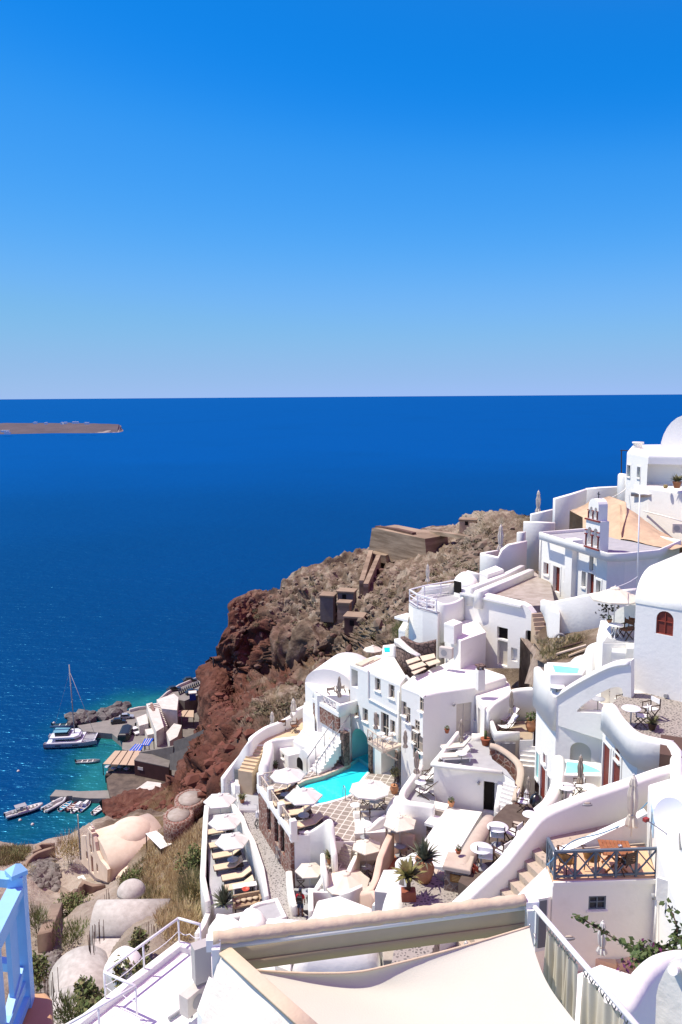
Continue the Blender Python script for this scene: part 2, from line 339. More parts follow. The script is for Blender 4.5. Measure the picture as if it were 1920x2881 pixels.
# ---------------------------------------------------------------- land
def rock_material():
    m = bpy.data.materials.new('volcanic_rock'); m.use_nodes = True; t = m.node_tree; b = t.nodes['Principled BSDF']
    b.inputs['Roughness'].default_value = .95; b.inputs['Specular IOR Level'].default_value = .1
    at = t.nodes.new('ShaderNodeAttribute'); at.attribute_name = 'red'; gr = t.nodes.new('ShaderNodeAttribute'); gr.attribute_name = 'grass'
    tc = t.nodes.new('ShaderNodeTexCoord')
    def noise(s, d=8, r=.65):
        n = t.nodes.new('ShaderNodeTexNoise'); n.inputs['Scale'].default_value = s; n.inputs['Detail'].default_value = d; n.inputs['Roughness'].default_value = r
        t.links.new(tc.outputs['Object'], n.inputs['Vector']); return n
    def ramp(src, *cs):
        r = t.nodes.new('ShaderNodeValToRGB'); e = r.color_ramp.elements
        e[0].position, e[0].color = cs[0][0], (*cs[0][1], 1); e[1].position, e[1].color = cs[-1][0], (*cs[-1][1], 1)
        for p, c in cs[1:-1]: e.new(p).color = (*c, 1)
        t.links.new(src, r.inputs['Fac']); return r
    def mix(f, a, c):
        x = t.nodes.new('ShaderNodeMixRGB'); t.links.new(f, x.inputs['Fac']); t.links.new(a, x.inputs['Color1']); t.links.new(c, x.inputs['Color2']); return x
    n1 = noise(.28); n2 = noise(.9); n3 = noise(.07, 4)
    tan = ramp(n1.outputs['Fac'], (.3, (.075, .052, .038)), (.48, (.165, .122, .085)), (.62, (.33, .27, .205)), (.78, (.12, .088, .063)))
    red = ramp(n1.outputs['Fac'], (.3, (.055, .026, .02)), (.5, (.118, .050, .034)), (.68, (.165, .082, .058)), (.82, (.18, .12, .095)))
    dry = ramp(n2.outputs['Fac'], (.3, (.11, .072, .036)), (.55, (.20, .142, .078)), (.75, (.14, .118, .06)))
    ad = t.nodes.new('ShaderNodeMath'); ad.operation = 'MULTIPLY_ADD'; ad.inputs[1].default_value = .9
    t.links.new(n3.outputs['Fac'], ad.inputs[0]); t.links.new(at.outputs['Fac'], ad.inputs[2])
    f1 = ramp(ad.outputs[0], (.75, (0, 0, 0)), (1.0, (1, 1, 1)))
    a2 = t.nodes.new('ShaderNodeMath'); a2.operation = 'MULTIPLY_ADD'; a2.inputs[1].default_value = .8
    n4 = noise(.18, 6); t.links.new(n4.outputs['Fac'], a2.inputs[0]); t.links.new(gr.outputs['Fac'], a2.inputs[2])
    f2 = ramp(a2.outputs[0], (.8, (0, 0, 0)), (1.0, (1, 1, 1)))
    c = mix(f2.outputs['Color'], mix(f1.outputs['Color'], tan.outputs['Color'], red.outputs['Color']).outputs['Color'], dry.outputs['Color'])
    pm = t.nodes.new('ShaderNodeMath'); pm.operation = 'MULTIPLY'; pm.use_clamp = True; pm.inputs[1].default_value = -3.0; t.links.new(at.outputs['Fac'], pm.inputs[0]); pe = ramp(n2.outputs['Fac'], (.3, (.34, .275, .21)), (.65, (.50, .43, .35)))
    c = mix(pm.outputs[0], c.outputs['Color'], pe.outputs['Color']); t.links.new(c.outputs['Color'], b.inputs['Base Color'])
    bp = t.nodes.new('ShaderNodeBump'); bp.inputs['Strength'].default_value = .9; bp.inputs['Distance'].default_value = .5
    t.links.new(noise(1.3, 8, .7).outputs['Fac'], bp.inputs['Height']); t.links.new(bp.outputs['Normal'], b.inputs['Normal'])
    return m
ROCK = rock_material()
def idw(ctrl, X, Y, p=2.5):
    c = np.array(ctrl, float); d = np.sqrt((X.ravel()[:, None]-c[None, :, 0])**2+(Y.ravel()[:, None]-c[None, :, 1])**2)+8
    w = 1/d**p; return ((w*c[None, :, 2]).sum(1)/w.sum(1)).reshape(X.shape)
def pline(pts, n):
    pts = np.array(pts, float); t = np.linspace(0, len(pts)-1, n); i = np.minimum(t.astype(int), len(pts)-2); f = (t-i)[:, None]
    return pts[i]*(1-f)+pts[i+1]*f
def sheet(name, top, bot, nu, nv, ctrl, amp, redc, grassc, skirt=True, seed=3, vpow=1.0):
    """land seen between a far edge and a near edge: real places at surveyed depths, roughened, with its hidden far side falling to the sea"""
    T, B = pline(top, nu), pline(bot, nu); v = np.linspace(0, 1, nv)**vpow
    X = T[:, 0][None]*(1-v[:, None])+B[:, 0][None]*v[:, None]; Y = T[:, 1][None]*(1-v[:, None])+B[:, 1][None]*v[:, None]
    D = tps(ctrl, X, Y)
    c = np.array(CM); d = np.stack([(X-960)/F, -(Y-1440.5)/F, -np.ones_like(X)], -1) @ c.T
    pts = d*D[..., None]
    red = idw(redc, X, Y); gra = idw(grassc, X, Y); A = idw(amp, X, Y)
    q = pts.reshape(-1, 3)
    n1 = fbm(q*[.05, .05, .035], 3, seed, .5, True); n2 = fbm(q*[.16, .16, .11], 4, seed+5, .58, True); n3 = fbm(q*.55, 3, seed+9, .6)
    n4 = fbm(q*[.42, .42, .12], 3, seed+70, .55, True); disp = A.ravel()*(.5*n1+.42*n2+.26*n3+.42*n4-2.6*np.maximum(0, fbm(q*[.12, .12, .045], 3, seed+80)-.1))
    du = np.gradient(pts, axis=1); dv = np.gradient(pts, axis=0); nr = np.cross(dv, du); nr /= np.linalg.norm(nr, axis=-1, keepdims=True)+1e-9
    s = np.sign((nr*(-pts)).sum(-1, keepdims=True)); nr = nr*s
    wob = np.stack([fbm(q*.3, 2, seed+31), fbm(q*.3, 2, seed+41), fbm(q*.3, 2, seed+51)], 1)*A.ravel()[:, None]*.3
    pts = (q+nr.reshape(-1, 3)*disp[:, None]+wob).reshape(pts.shape)
    rows = [pts]
    redr, grar = [red], [gra]
    if skirt:
        e = pts[0]; away = e/np.linalg.norm(e[:, :2], axis=1, keepdims=True)*[1, 1, 0]
        for k, (dist, f) in enumerate(((4, .03), (10, .15), (18, .4), (26, .75), (34, 1.03))):
            r = e+away*dist; r[:, 2] = e[:, 2]+(SEA-3-e[:, 2])*f; r += np.stack([vnoise(r*.2, seed+60), vnoise(r*.2, seed+61), 0*r[:, 0]], 1)*1.5
            rows.insert(0, r[None]); redr.insert(0, red[:1]); grar.insert(0, gra[:1]*0)
    pts = np.concatenate(rows); red = np.concatenate(redr); gra = np.concatenate(grar); n, m = pts.shape[:2]
    i = (np.arange(n-1)[:, None]*m+np.arange(m-1)[None]).ravel(); fs = np.stack([i, i+m, i+m+1, i+1], 1)
    me = bpy.data.meshes.new(name); me.from_pydata(pts.reshape(-1, 3).tolist(), [], fs.tolist()); me.materials.append(ROCK)
    me.polygons.foreach_set('use_smooth', [True]*len(fs)); link_attr(me, 'red', red.ravel()); link_attr(me, 'grass', gra.ravel())
    o = bpy.data.objects.new(name, me); C.objects.link(o); o['kind'] = 'structure'; return o, pts
head_top = [(296, 2302), (350, 2276), (420, 2258), (480, 2240), (530, 2160), (560, 2075), (566, 2000), (569, 1930), (576, 1896), (604, 1860), (641, 1836), (646, 1790), (652, 1740), (660, 1697), (700, 1674), (760, 1670), (800, 1642), (860, 1611), (900, 1592), (990, 1562), (1045, 1548), (1062, 1484), (1120, 1476), (1200, 1484), (1290, 1490), (1312, 1465), (1345, 1449), (1400, 1455), (1450, 1450), (1490, 1462), (1600, 1475)]
head_bot = [(320, 2345), (380, 2345), (430, 2345), (470, 2345), (510, 2340), (550, 2320), (580, 2290), (600, 2270), (620, 2240), (650, 2200), (690, 2150), (730, 2110), (770, 2080), (810, 2060), (860, 2035), (900, 2010), (940, 1990), (980, 1970), (1020, 1960), (1080, 1945), (1140, 1910), (1200, 1880), (1240, 1860), (1290, 1830), (1340, 1770), (1370, 1740), (1400, 1710), (1440, 1690), (1480, 1660), (1530, 1620), (1620, 1580)]
head_D = [(300, 2300, 168), (350, 2258, 186), (420, 2232, 192), (485, 2212, 190), (525, 2120, 200), (550, 2050, 218), (556, 1930, 232), (600, 1858, 236), (641, 1836, 228), (650, 1750, 229), (660, 1697, 232), (700, 1674, 238), (760, 1670, 242), (860, 1611, 248), (990, 1562, 252), (1045, 1548, 252), (1062, 1484, 262), (1200, 1484, 275), (1290, 1490, 272), (1345, 1449, 245), (1450, 1450, 215), (1600, 1475, 130),
 (700, 1720, 233), (700, 1800, 229), (690, 1880, 226), (682, 1950, 221), (660, 1985, 214), (760, 1735, 224), (770, 1800, 217), (760, 1860, 213), (748, 1925, 208), (840, 1720, 222), (900, 1740, 207), (930, 1690, 215), (980, 1640, 226), (1060, 1600, 236), (860, 1765, 205),
 (805, 1818, 197), (880, 1797, 187), (960, 1806, 173), (1060, 1800, 150), (805, 1925, 190), (880, 1905, 180), (960, 1880, 166), (1040, 1856, 146), (785, 1980, 150), (860, 1950, 140), (960, 1908, 138), (740, 2010, 132), (620, 1960, 205), (600, 2040, 190), (640, 2040, 158), (660, 2090, 130), (580, 2120, 165), (620, 2140, 128), (550, 2180, 155), (590, 2190, 118), (500, 2260, 130), (440, 2275, 150), (400, 2300, 150), (320, 2345, 130), (470, 2345, 105), (550, 2320, 92), (600, 2270, 86), (650, 2200, 84), (700, 2120, 84), (770, 2080, 82), (860, 2035, 80), (940, 1990, 80), (1020, 1960, 78), (1140, 1910, 78), (1240, 1860, 76),
 (1040, 1740, 172), (1120, 1740, 140), (1150, 1660, 168), (1250, 1620, 170), (1300, 1560, 190), (1200, 1740, 100), (1290, 1680, 92), (1370, 1640, 92), (1400, 1580, 110), (1450, 1520, 130), (1340, 1770, 80), (1440, 1690, 80), (1530, 1620, 84), (1250, 1530, 230), (1120, 1560, 240)]
head_amp = [(648, 1760, 3), (700, 1800, 8), (720, 1900, 8), (800, 1880, 9), (900, 1850, 8.5), (1030, 1835, 6), (850, 1700, 4), (950, 1640, 4), (1050, 1700, 3.5), (1150, 1650, 3), (1250, 1600, 3), (1350, 1600, 2), (1350, 1460, 3.5), (1450, 1500, 2), (600, 1900, 2.0), (570, 2000, 1.0), (570, 1930, 1.0), (556, 2075, 1.2), (535, 2150, 1.5), (640, 2080, 4.5), (600, 2180, 6.0), (550, 2220, 4.0), (450, 2270, 2), (350, 2285, 2), (760, 1990, 2.0), (850, 1940, 1.5), (960, 1890, 1.2), (700, 2100, 2), (1200, 1760, 1.5), (1000, 1960, .6), (1400, 1700, .8), (600, 2290, 1), (480, 2345, .8), (1200, 1490, 1.0), (1060, 1500, 1), (700, 1674, 2.5), (800, 1642, 3), (900, 1592, 2)]
head_red = [(650, 1750, .62), (700, 1850, .6), (760, 1790, .65), (680, 1950, .75), (800, 1890, .62), (900, 1850, .5), (1040, 1830, .32), (860, 1740, .14), (900, 1790, .2), (950, 1650, .1), (1100, 1650, .05), (1250, 1600, 0), (1400, 1500, 0), (600, 1900, .75), (570, 2000, .5), (640, 2050, .8), (600, 2180, .85), (540, 2210, .85), (450, 2260, .7), (350, 2280, .8), (760, 1990, .15), (700, 2060, .5), (860, 1960, .1), (480, 2330, .2), (720, 1690, .4), (1345, 1460, -.2)]
head_gra = [(650, 1750, 0), (700, 1900, 0), (850, 1900, 0), (1000, 1840, .05), (780, 1980, .55), (720, 2000, .4), (900, 1900, .5), (980, 1880, .5), (900, 1760, .3), (870, 1690, .25), (1000, 1690, .2), (1060, 1780, .45), (1130, 1760, .4), (1100, 1640, .15), (1200, 1600, .1), (1280, 1640, .45), (1300, 1500, .2), (600, 2100, 0), (560, 2200, 0), (480, 2290, .5), (420, 2310, .6), (350, 2270, 0), (470, 2250, .5), (1340, 1460, .0), (700, 2090, .1), (570, 1950, .05)]
head_bot = [(x+12, y+70) for x, y in head_bot]; head_D += [(x, y, 1.12*d) for x, y, d in ((330, 2415, 118), (430, 2415, 104), (520, 2410, 86), (620, 2340, 84), (700, 2230, 86), (860, 2110, 86), (1020, 2030, 86), (1240, 1930, 84), (1380, 1800, 88), (1540, 1690, 92))]
_, HEAD = sheet('headland_terrain', head_top, head_bot, 420, 300, head_D, head_amp, head_red, head_gra)
slope_top = [(-260, 2395), (-100, 2390), (0, 2383), (90, 2387), (160, 2374), (235, 2345), (300, 2310), (370, 2300), (450, 2290), (520, 2300), (600, 2270), (650, 2210), (700, 2150), (770, 2095), (860, 2045), (940, 2000), (1020, 1970), (1140, 1920), (1240, 1870), (1330, 1790), (1450, 1700), (1600, 1600), (1750, 1490), (1950, 1420), (2150, 1380)]
slope_bot = [(-260+100*k, 3080) for k in range(25)]
slope_D = [(-260, 2395, 104), (0, 2383, 106), (90, 2387, 105), (160, 2374, 108), (235, 2345, 112), (300, 2310, 117), (370, 2300, 112), (450, 2290, 108), (520, 2300, 96), (600, 2270, 88), (650, 2210, 85), (700, 2150, 84), (860, 2045, 82), (1020, 1970, 80), (1240, 1870, 78), (1450, 1700, 82), (1600, 1600, 86), (1750, 1490, 86), (1950, 1420, 84), (2150, 1380, 84),
 (0, 2450, 95.5), (100, 2440, 97), (200, 2440, 97), (220, 2500, 91), (300, 2480, 93), (170, 2560, 84), (60, 2560, 82), (440, 2360, 91), (400, 2440, 84), (480, 2400, 80), (560, 2400, 69), (450, 2500, 70), (560, 2560, 60), (330, 2530, 75), (250, 2580, 70), (200, 2620, 68), (130, 2700, 62), (250, 2680, 61), (60, 2800, 55), (100, 2880, 51), (300, 2850, 48), (430, 2640, 50), (520, 2660, 46), (620, 2640, 50),
 (700, 2300, 76), (800, 2200, 74), (800, 2400, 64), (850, 2580, 52), (1000, 2200, 72), (1000, 2500, 55), (1200, 2100, 70), (1200, 2400, 52), (1400, 2100, 64), (1400, 2300, 52), (1400, 2420, 42), (1300, 2600, 36), (1500, 2000, 66), (1500, 2300, 48), (1500, 2620, 34), (1700, 2000, 56), (1700, 2200, 46), (1700, 2500, 36), (1900, 2200, 42), (1900, 2500, 32), (1900, 1900, 56), (1900, 1600, 72), (1650, 1800, 68), (700, 2720, 42), (700, 2950, 34), (1000, 2720, 40), (1000, 2950, 32), (1300, 2800, 32), (1600, 2800, 29), (1900, 2850, 22), (300, 3050, 34), (0, 3050, 38), (-200, 2700, 60), (-200, 3050, 40), (2100, 2600, 26), (2100, 2000, 50)]
_, SLOPE = sheet('village_slope', slope_top, slope_bot, 300, 260, slope_D, [(200, 2450, .35), (470, 2450, 1.0), (200, 2640, .8), (100, 2800, .8), (1000, 2300, .3), (1700, 2300, .3), (1500, 1700, .5), (0, 2420, .5), (420, 2330, .8)],
 [(200, 2450, -.3), (470, 2450, -.2), (200, 2700, -.2), (1000, 2300, 0), (450, 2300, .3)], [(30, 2400, .35), (200, 2450, -.1), (130, 2560, .1), (430, 2400, .6), (500, 2500, .7), (200, 2650, .3), (100, 2800, .1), (420, 2320, .5), (1000, 2300, 0), (450, 2560, .4)], seed=11)
# ---------------------------------------------------------------- building tools
from mathutils.geometry import tessellate_polygon
def hit(p):                                                 # (px, py, 'D', depth) or (px, py, z)
    return PD(p[0], p[1], p[3]) if len(p) == 4 else P(*p)
def plate_mb(outer, A, B, th, holes=(), mb=None, mi=0):     # an upright wall whose outline is seen in the photograph, th thick
    mb = mb or MB(); n = Vector((B.y-A.y, A.x-B.x, 0)).normalized()
    if n.dot(A) > 0: n = -n
    loops = [[onplane(x, y, A, B) for x, y in L] for L in (outer, *holes)]
    d = (B-A); d.z = 0; d.normalize()
    tri = tessellate_polygon([[Vector((p.dot(d), p.z, 0)) for p in L] for L in loops]); allp = [p for L in loops for p in L]; m = len(allp)
    mb.add(allp+[p-n*th for p in allp], list(tri)+[(a+m, b+m, c+m) for c, b, a in tri], False, mi)
    for L in loops:
        k = len(L); mb.add(L+[p-n*th for p in L], [(i, (i+1) % k, k+(i+1) % k, k+i) for i in range(k)], False, mi)
    return mb
def prism_px(px, z, zb, r=.1, mi=0, mb=None): return (mb or MB()).prism(xy(px, z), z, zb, r, mi=mi)
def terrace(name, px, z, zb, floor, side=None, r=.03):
    o = obj(name, prism_px(px, z, zb, r), floor); o['kind'] = 'structure'
    if side:
        pl = xy(px, z); c = sum(pl, Vector((0, 0)))/len(pl)
        pl = [q+(q-c).normalized()*.05 for q in pl]
        w = obj('retaining_wall', MB().prism(pl, z-.05, zb-.02, .02), side); w['kind'] = 'structure'
    return o
def house(name, label, px, zt, zb, r=.12, wall=None, roof=None, cat='house', group=None, cap=.22, plan=None):
    pl = plan or xy(px, zt); c = sum((Vector(p) for p in pl), Vector((0, 0)))/len(pl)
    rt = root(name, (c.x, c.y, zb), label, cat, group)
    w = obj('wall', MB().prism(pl, zt-cap, zb, 0), wall or WHITE, rt)
    q = []
    for p in pl: q.append(Vector(p)+(Vector(p)-c).normalized()*.015)
    ro = obj('roof', MB().prism(q, zt, zt-cap, r, 4), roof or wall or WHITE, rt)
    return rt, w, ro
def pillow_mb(px, z, h, zb, n=7, plan=None, mb=None):       # softly domed plaster roof over an outline
    pl = plan or xy(px, z); pts = spline([Vector((*p, 0)) for p in pl]+[Vector((*pl[0], 0))], 4)[:-1]
    c = sum(pts, Vector((0, 0, 0)))/len(pts); mb = mb or MB(); m = len(pts); vs = [(p.x, p.y, zb) for p in pts]
    for k in range(n):
        t = k/n; a = t*math.pi/2
        for p in pts: q = c+(p-c)*math.cos(a); vs.append((q.x, q.y, z+h*math.sin(a)))
    vs.append((c.x, c.y, z+h)); fs = []
    for k in range(n):
        for i in range(m): fs.append((k*m+i, k*m+(i+1) % m, (k+1)*m+(i+1) % m, (k+1)*m+i))
    for i in range(m): fs.append((n*m+i, n*m+(i+1) % m, (n+1)*m))
    return mb.add(vs, fs, True)
def vault_mb(A, B, depth, h, zb, seg=14, mb=None):          # barrel vault: round end from A to B (springing), running back along the level normal
    mb = mb or MB(); d = B-A; d.z = 0; w = d.length; d.normalize(); n = Vector((d.y, -d.x, 0))
    if n.dot(A) < 0: n = -n
    prof = [(0, zb-A.z)]+[(w/2-w/2*math.cos(math.pi*k/seg), h*math.sin(math.pi*k/seg)) for k in range(seg+1)]+[(w, zb-A.z)]
    vs = [A+d*s+Vector((0, 0, z)) for s, z in prof]; m = len(vs); vs += [v+n*depth for v in vs]
    mb.add(vs, [tuple(range(m)), tuple(range(2*m-1, m-1, -1))]); mb.add(vs, [(i, i+1, m+i+1, m+i) for i in range(m-1)], True); return mb
def face(A, B):
    d = B-A; d.z = 0; d.normalize(); n = Vector((d.y, -d.x, 0))
    if n.dot(A) > 0: n = -n
    return d, n, math.atan2(d.y, d.x)
def arch_mb(c, d, n, w, h, dep, rise, mb=None, seg=10):     # arched block (for openings), c = middle of the sill on the wall face
    prof = [(-w/2, 0), (w/2, 0)]+[(w/2*math.cos(math.pi*k/seg), h-rise+rise*math.sin(math.pi*k/seg)) for k in range(seg+1)]
    mb = mb or MB(); vs = [c+d*s+Vector((0, 0, z))+n*.4 for s, z in prof]; m = len(vs); vs += [v-n*(dep+.4) for v in vs]
    return mb.add(vs, [tuple(range(m)), tuple(range(2*m-1, m-1, -1))]+[(i, (i+1) % m, m+(i+1) % m, m+i) for i in range(m)])
def boolean(o, cutter):
    me0 = o.data; par = o.parent; w = world(o)
    a = bpy.data.objects.new('c1', me0); b = bpy.data.objects.new('c2', _mesh('cut', cutter, WHITE, tuple(w)))
    C.objects.link(a); C.objects.link(b)
    mo = a.modifiers.new('b', 'BOOLEAN'); mo.operation = 'DIFFERENCE'; mo.object = b; mo.solver = 'EXACT'; mo.use_self = True
    bpy.context.view_layer.update()
    me = bpy.data.meshes.new_from_object(a.evaluated_get(bpy.context.evaluated_depsgraph_get()))
    bpy.data.objects.remove(a); bpy.data.objects.remove(b)
    if len(me.polygons) >= len(me0.polygons): o.data = me
    else: print('boolean failed on', o.name)
def openings(rt, wall, A, B, specs, dep=.22, pane=GLASS, frame=None, surround=None):
    """specs: (kind, px, py, w, h[, arch]); the middle of the opening as seen in the photograph"""
    d, n, rz = face(A, B); cut_ = MB()
    for sp in specs:
        kind, x, y, w, h = sp[:5]; arch = sp[5] if len(sp) > 5 and sp[5] else 0; pm = sp[6] if len(sp) > 6 else pane; fm = sp[7] if len(sp) > 7 else frame
        c = onplane(x, y, A, B); s = c-Vector((0, 0, h/2))
        if arch: arch_mb(s, d, n, w, h, dep, arch, cut_)
        else: cut_.box(c-n*(dep/2-.2), (w, dep+.4, h), rz)
        mb = MB(); mb.box(c-n*(dep-.02), (w+.02, .03, h+.02), rz)
        part = obj('door' if kind == 'door' else 'window', mb, pm, rt)
        if fm:
            f = MB(); q = c-n*(dep-.06); t = .055
            for sx in (-1, 1): f.box(q+d*sx*(w/2-t/2), (t, .05, h), rz)
            for sz in (-1, 1): f.box(q+Vector((0, 0, sz*(h/2-t/2))), (w, .052, t), rz)
            if kind != 'slit':
                f.box(q, (t*.8, .048, h), rz)
                if h > 1.5: f.box(q-Vector((0, 0, h*.12)), (w, .046, t), rz)
                else: f.box(q+Vector((0, 0, h*.05)), (w, .046, t*.7), rz)
            obj('frame', f, fm, part)
        if surround:
            f = MB(); q = c+n*.02; t = surround
            for sx in (-1, 1): f.box(q+d*sx*(w/2+t/2), (t, .06, h+2*t), rz)
            f.box(q+Vector((0, 0, h/2+t/2)), (w, .058, t), rz)
            if kind != 'door': f.box(q-Vector((0, 0, h/2+t/2))+n*.03, (w+.06, .12, t), rz)
            obj('surround', f, WHITE, part)
        elif kind == 'window' and not arch:
            obj('sill', MB().box(c+n*.03-Vector((0, 0, h/2+.035)), (w+.12, .14, .06), rz), WHITE, part)
    boolean(wall, cut_)
def wallthing(name, label, pts, th, zb, m=None, group=None, sm=0, cat='wall', r=None):
    t = [hit(p) for p in pts]
    zz = zb
    if sm:
        if hasattr(zb, '__len__'): zz = [v.z for v in spline([Vector((0, 0, z)) for z in zb], sm)]
        t = spline(t, sm)
    if zz is None: zz = [p.z-1.2 for p in t]
    return obj(name, MB().ribbon(t, th, zz, r), m or WHITE, None, label, cat, group)
def stairs_mb(a, b, n, w, zb, thick=None):                  # a: middle of the top edge, b: middle of the foot; w wide
    mb = MB(); a, b = Vector(a), Vector(b); d = b-a; d.z = 0; L = d.length; d.normalize(); rz = math.atan2(d.y, d.x)-math.pi/2
    for i in range(n):
        z = a.z+(b.z-a.z)*(i+1)/n; s = L*(i+.5)/n; lo = zb if thick is None else z-thick
        c = a+d*s; mb.box((c.x, c.y, (z+lo)/2), (w, L/n+.02*(i % 2), z-lo), rz)
    return mb
def railing(rt, pts, h, m, posts=True, kind='x', t=.05, panels=None, name='rail'):
    """posts, rails and fill along base points; every post and panel a part"""
    pts = [Vector(p) for p in pts]
    up = Vector((0, 0, h))
    for i in range(len(pts)-1):
        a, b = pts[i], pts[i+1]; k = (panels[i] if panels else max(1, round((b-a).length/1.1)))
        obj('top_rail', MB().beam(a+up, b+up, t*1.3, t), m, rt); obj('bottom_rail', MB().beam(a+Vector((0, 0, .1)), b+Vector((0, 0, .1)), t*.8, t*.8), m, rt)
        if kind == 'bars': obj('middle_rail', MB().beam(a+up*.55, b+up*.55, t*.7, t*.7), m, rt)
        for j in range(k):
            p, q = a+(b-a)*(j/k), a+(b-a)*((j+1)/k)
            if kind == 'x':
                f = MB(); f.beam(p+Vector((0, 0, .12)), q+up*.97, t*.6, t*.6); f.beam(q+Vector((0, 0, .121)), p+up*.971, t*.59, t*.59); obj('cross_brace', f, m, rt)
            if j or i == 0: obj('post', MB().beam(p, p+up*1.02, t, t, up=(0, 1, 0)), m, rt)
        obj('post', MB().beam(b, b+up*1.02, t, t, up=(0, 1, 0)), m, rt)
def tiles(name, c1, joint, sx, sy, rot=0, mortar=.035, c2=None):
    if name in MATS: return MATS[name]
    m = bpy.data.materials.new(name); m.use_nodes = True; t = m.node_tree; b = t.nodes['Principled BSDF']; b.inputs['Roughness'].default_value = .85; b.inputs['Specular IOR Level'].default_value = .2
    tc = t.nodes.new('ShaderNodeTexCoord'); mp = t.nodes.new('ShaderNodeMapping'); mp.inputs['Rotation'].default_value = (0, 0, rot)
    br = t.nodes.new('ShaderNodeTexBrick'); br.offset = 0; br.inputs['Scale'].default_value = 1; br.inputs['Brick Width'].default_value = sx; br.inputs['Row Height'].default_value = sy
    br.inputs['Mortar Size'].default_value = mortar; br.inputs['Mortar Smooth'].default_value = .1
    br.inputs['Color1'].default_value = (*c1, 1); br.inputs['Color2'].default_value = (*(c2 or [q*.82 for q in c1]), 1); br.inputs['Mortar'].default_value = (*joint, 1)
    t.links.new(tc.outputs['Object'], mp.inputs['Vector']); t.links.new(mp.outputs['Vector'], br.inputs['Vector']); t.links.new(br.outputs['Color'], b.inputs['Base Color'])
    MATS[name] = m; return m
DECK = tiles('deck_tiles', (.31, .265, .225), (.62, .58, .52), .52, .52, R(20))
POOLW = mat('pool_water', (.02, .60, .68), (.03, .70, .75), .8, .06, .08, 3, spec=.5)
POOLT = mat('pool_paint', (.10, .52, .50), (.14, .58, .55), 1.2, .7)
TEALWHITE = mat('pale_turquoise_plaster', (.30, .66, .62), None, rough=.8)
# ---------------------------------------------------------------- the hotel round the pool
zR = -19.6
rt, w, ro = house('hotel_building', 'tall white hotel block with arched pool grotto and wooden balcony', [(985, 1867), (1126, 1926), (1144, 1902), (1112, 1850), (1062, 1842)], zR, -28.2, .1)
A, B = P(985, 1867, zR), P(1126, 1926, zR); d, n, rz = face(A, B); L = (B-A).xy.length
openings(rt, w, A, B, [('window', 1063, 1925, .62, 1.0), ('window', 1102, 1946, .62, 1.0), ('window', 1002, 1999, .62, 1.0), ('window', 1028, 2012, .62, 1.0), ('window', 1060, 2026, .6, 1.0), ('door', 1083, 2041, .85, 1.8), ('window', 1105, 2045, .55, .95)], .25, GLASS, BEIGEWOOD)
g0 = A+d*1.2; g0.z = -27.6
cm = arch_mb(g0, d, n, 2.1, 3.3, 1.7, 1.05); cm2 = MB().box(A+d*(L*.80)-n*1.0+Vector((0, 0, -26.9+1.2-zR)), (1.75, 3.0, 2.4), rz)
cm.add(cm2.v, cm2.f)
l0 = A+d*.55+Vector((0, 0, -1.0)); m3 = MB().box(l0-n*.7, (.75, 2.6, 1.35), rz); cm.add(m3.v, m3.f)
boolean(w, cm)
gl = arch_mb(g0, d, n, 2.06, 3.28, 1.6, 1.03); gl.f = [f for f in gl.f if len(f) == 4]+[gl.f[1]]; gl.v = [tuple(Vector(v)-n*.42) for v in gl.v]
obj('grotto_lining', gl, mat('grotto_paint', (.34, .82, .76), (.30, .76, .70), 1, .8), rt)
obj('grotto_room', MB().box(A+d*(L*.80)-n*2.3+Vector((0, 0, -25.75-zR)), (1.7, .05, 2.3), rz), TEALWHITE, rt)
for s, wd in ((.45, .3), (.97, .3)): obj('stone_pier', MB().box(A+d*(L*s)+n*.04+Vector((0, 0, -25.9-zR)), (wd, .3, 2.9), rz), STONE, rt)
e0, e1 = onplane(1040, 1966, A, B), onplane(1118, 2008, A, B); obj('ledge', MB().beam(e0+n*.05, e1+n*.05, .1, .07), WHITE, rt)
q = onplane(1038, 1885, A, B); obj('pilaster', MB().box(q+n*.05+Vector((0, 0, -1.1)), (.1, .1, 2.2), rz), WHITE2, rt)
p0 = onplane(1124, 1945, A, B)+n*.08; obj('drainpipe', MB().tube([p0, p0+Vector((0, 0, -6))], .06), WHITE, rt)
bz = -23.6
bal = [P(1035, 2086, bz), P(1077, 2114, bz), P(1106, 2104, bz)]
fl = bal+[onplane(1099, 2096, A, B)*1.0, onplane(1066, 2077, A, B)]
b2 = root('balcony', fl[4], 'beige wooden balcony with crossed railings over the pool arch', 'balcony')
obj('floor_slab', MB().prism([p.xy for p in [bal[0], bal[1], bal[2], bal[2]-n*1.0, bal[0]-n*1.0]], bz, bz-.16, .02), BEIGEWOOD, b2)
railing(b2, bal, .9, BEIGEWOOD, panels=[3, 1])
obj('bracket', MB().beam(bal[1]-n*.2+Vector((0, 0, -.16)), bal[1]-n*1.3+Vector((0, 0, -1.0)), .1, .1), BEIGEWOOD, b2)
obj('bracket', MB().beam(bal[0]-n*.2+Vector((0, 0, -.16)), bal[0]-n*1.3+Vector((0, 0, -1.0)), .1, .1), BEIGEWOOD, b2)
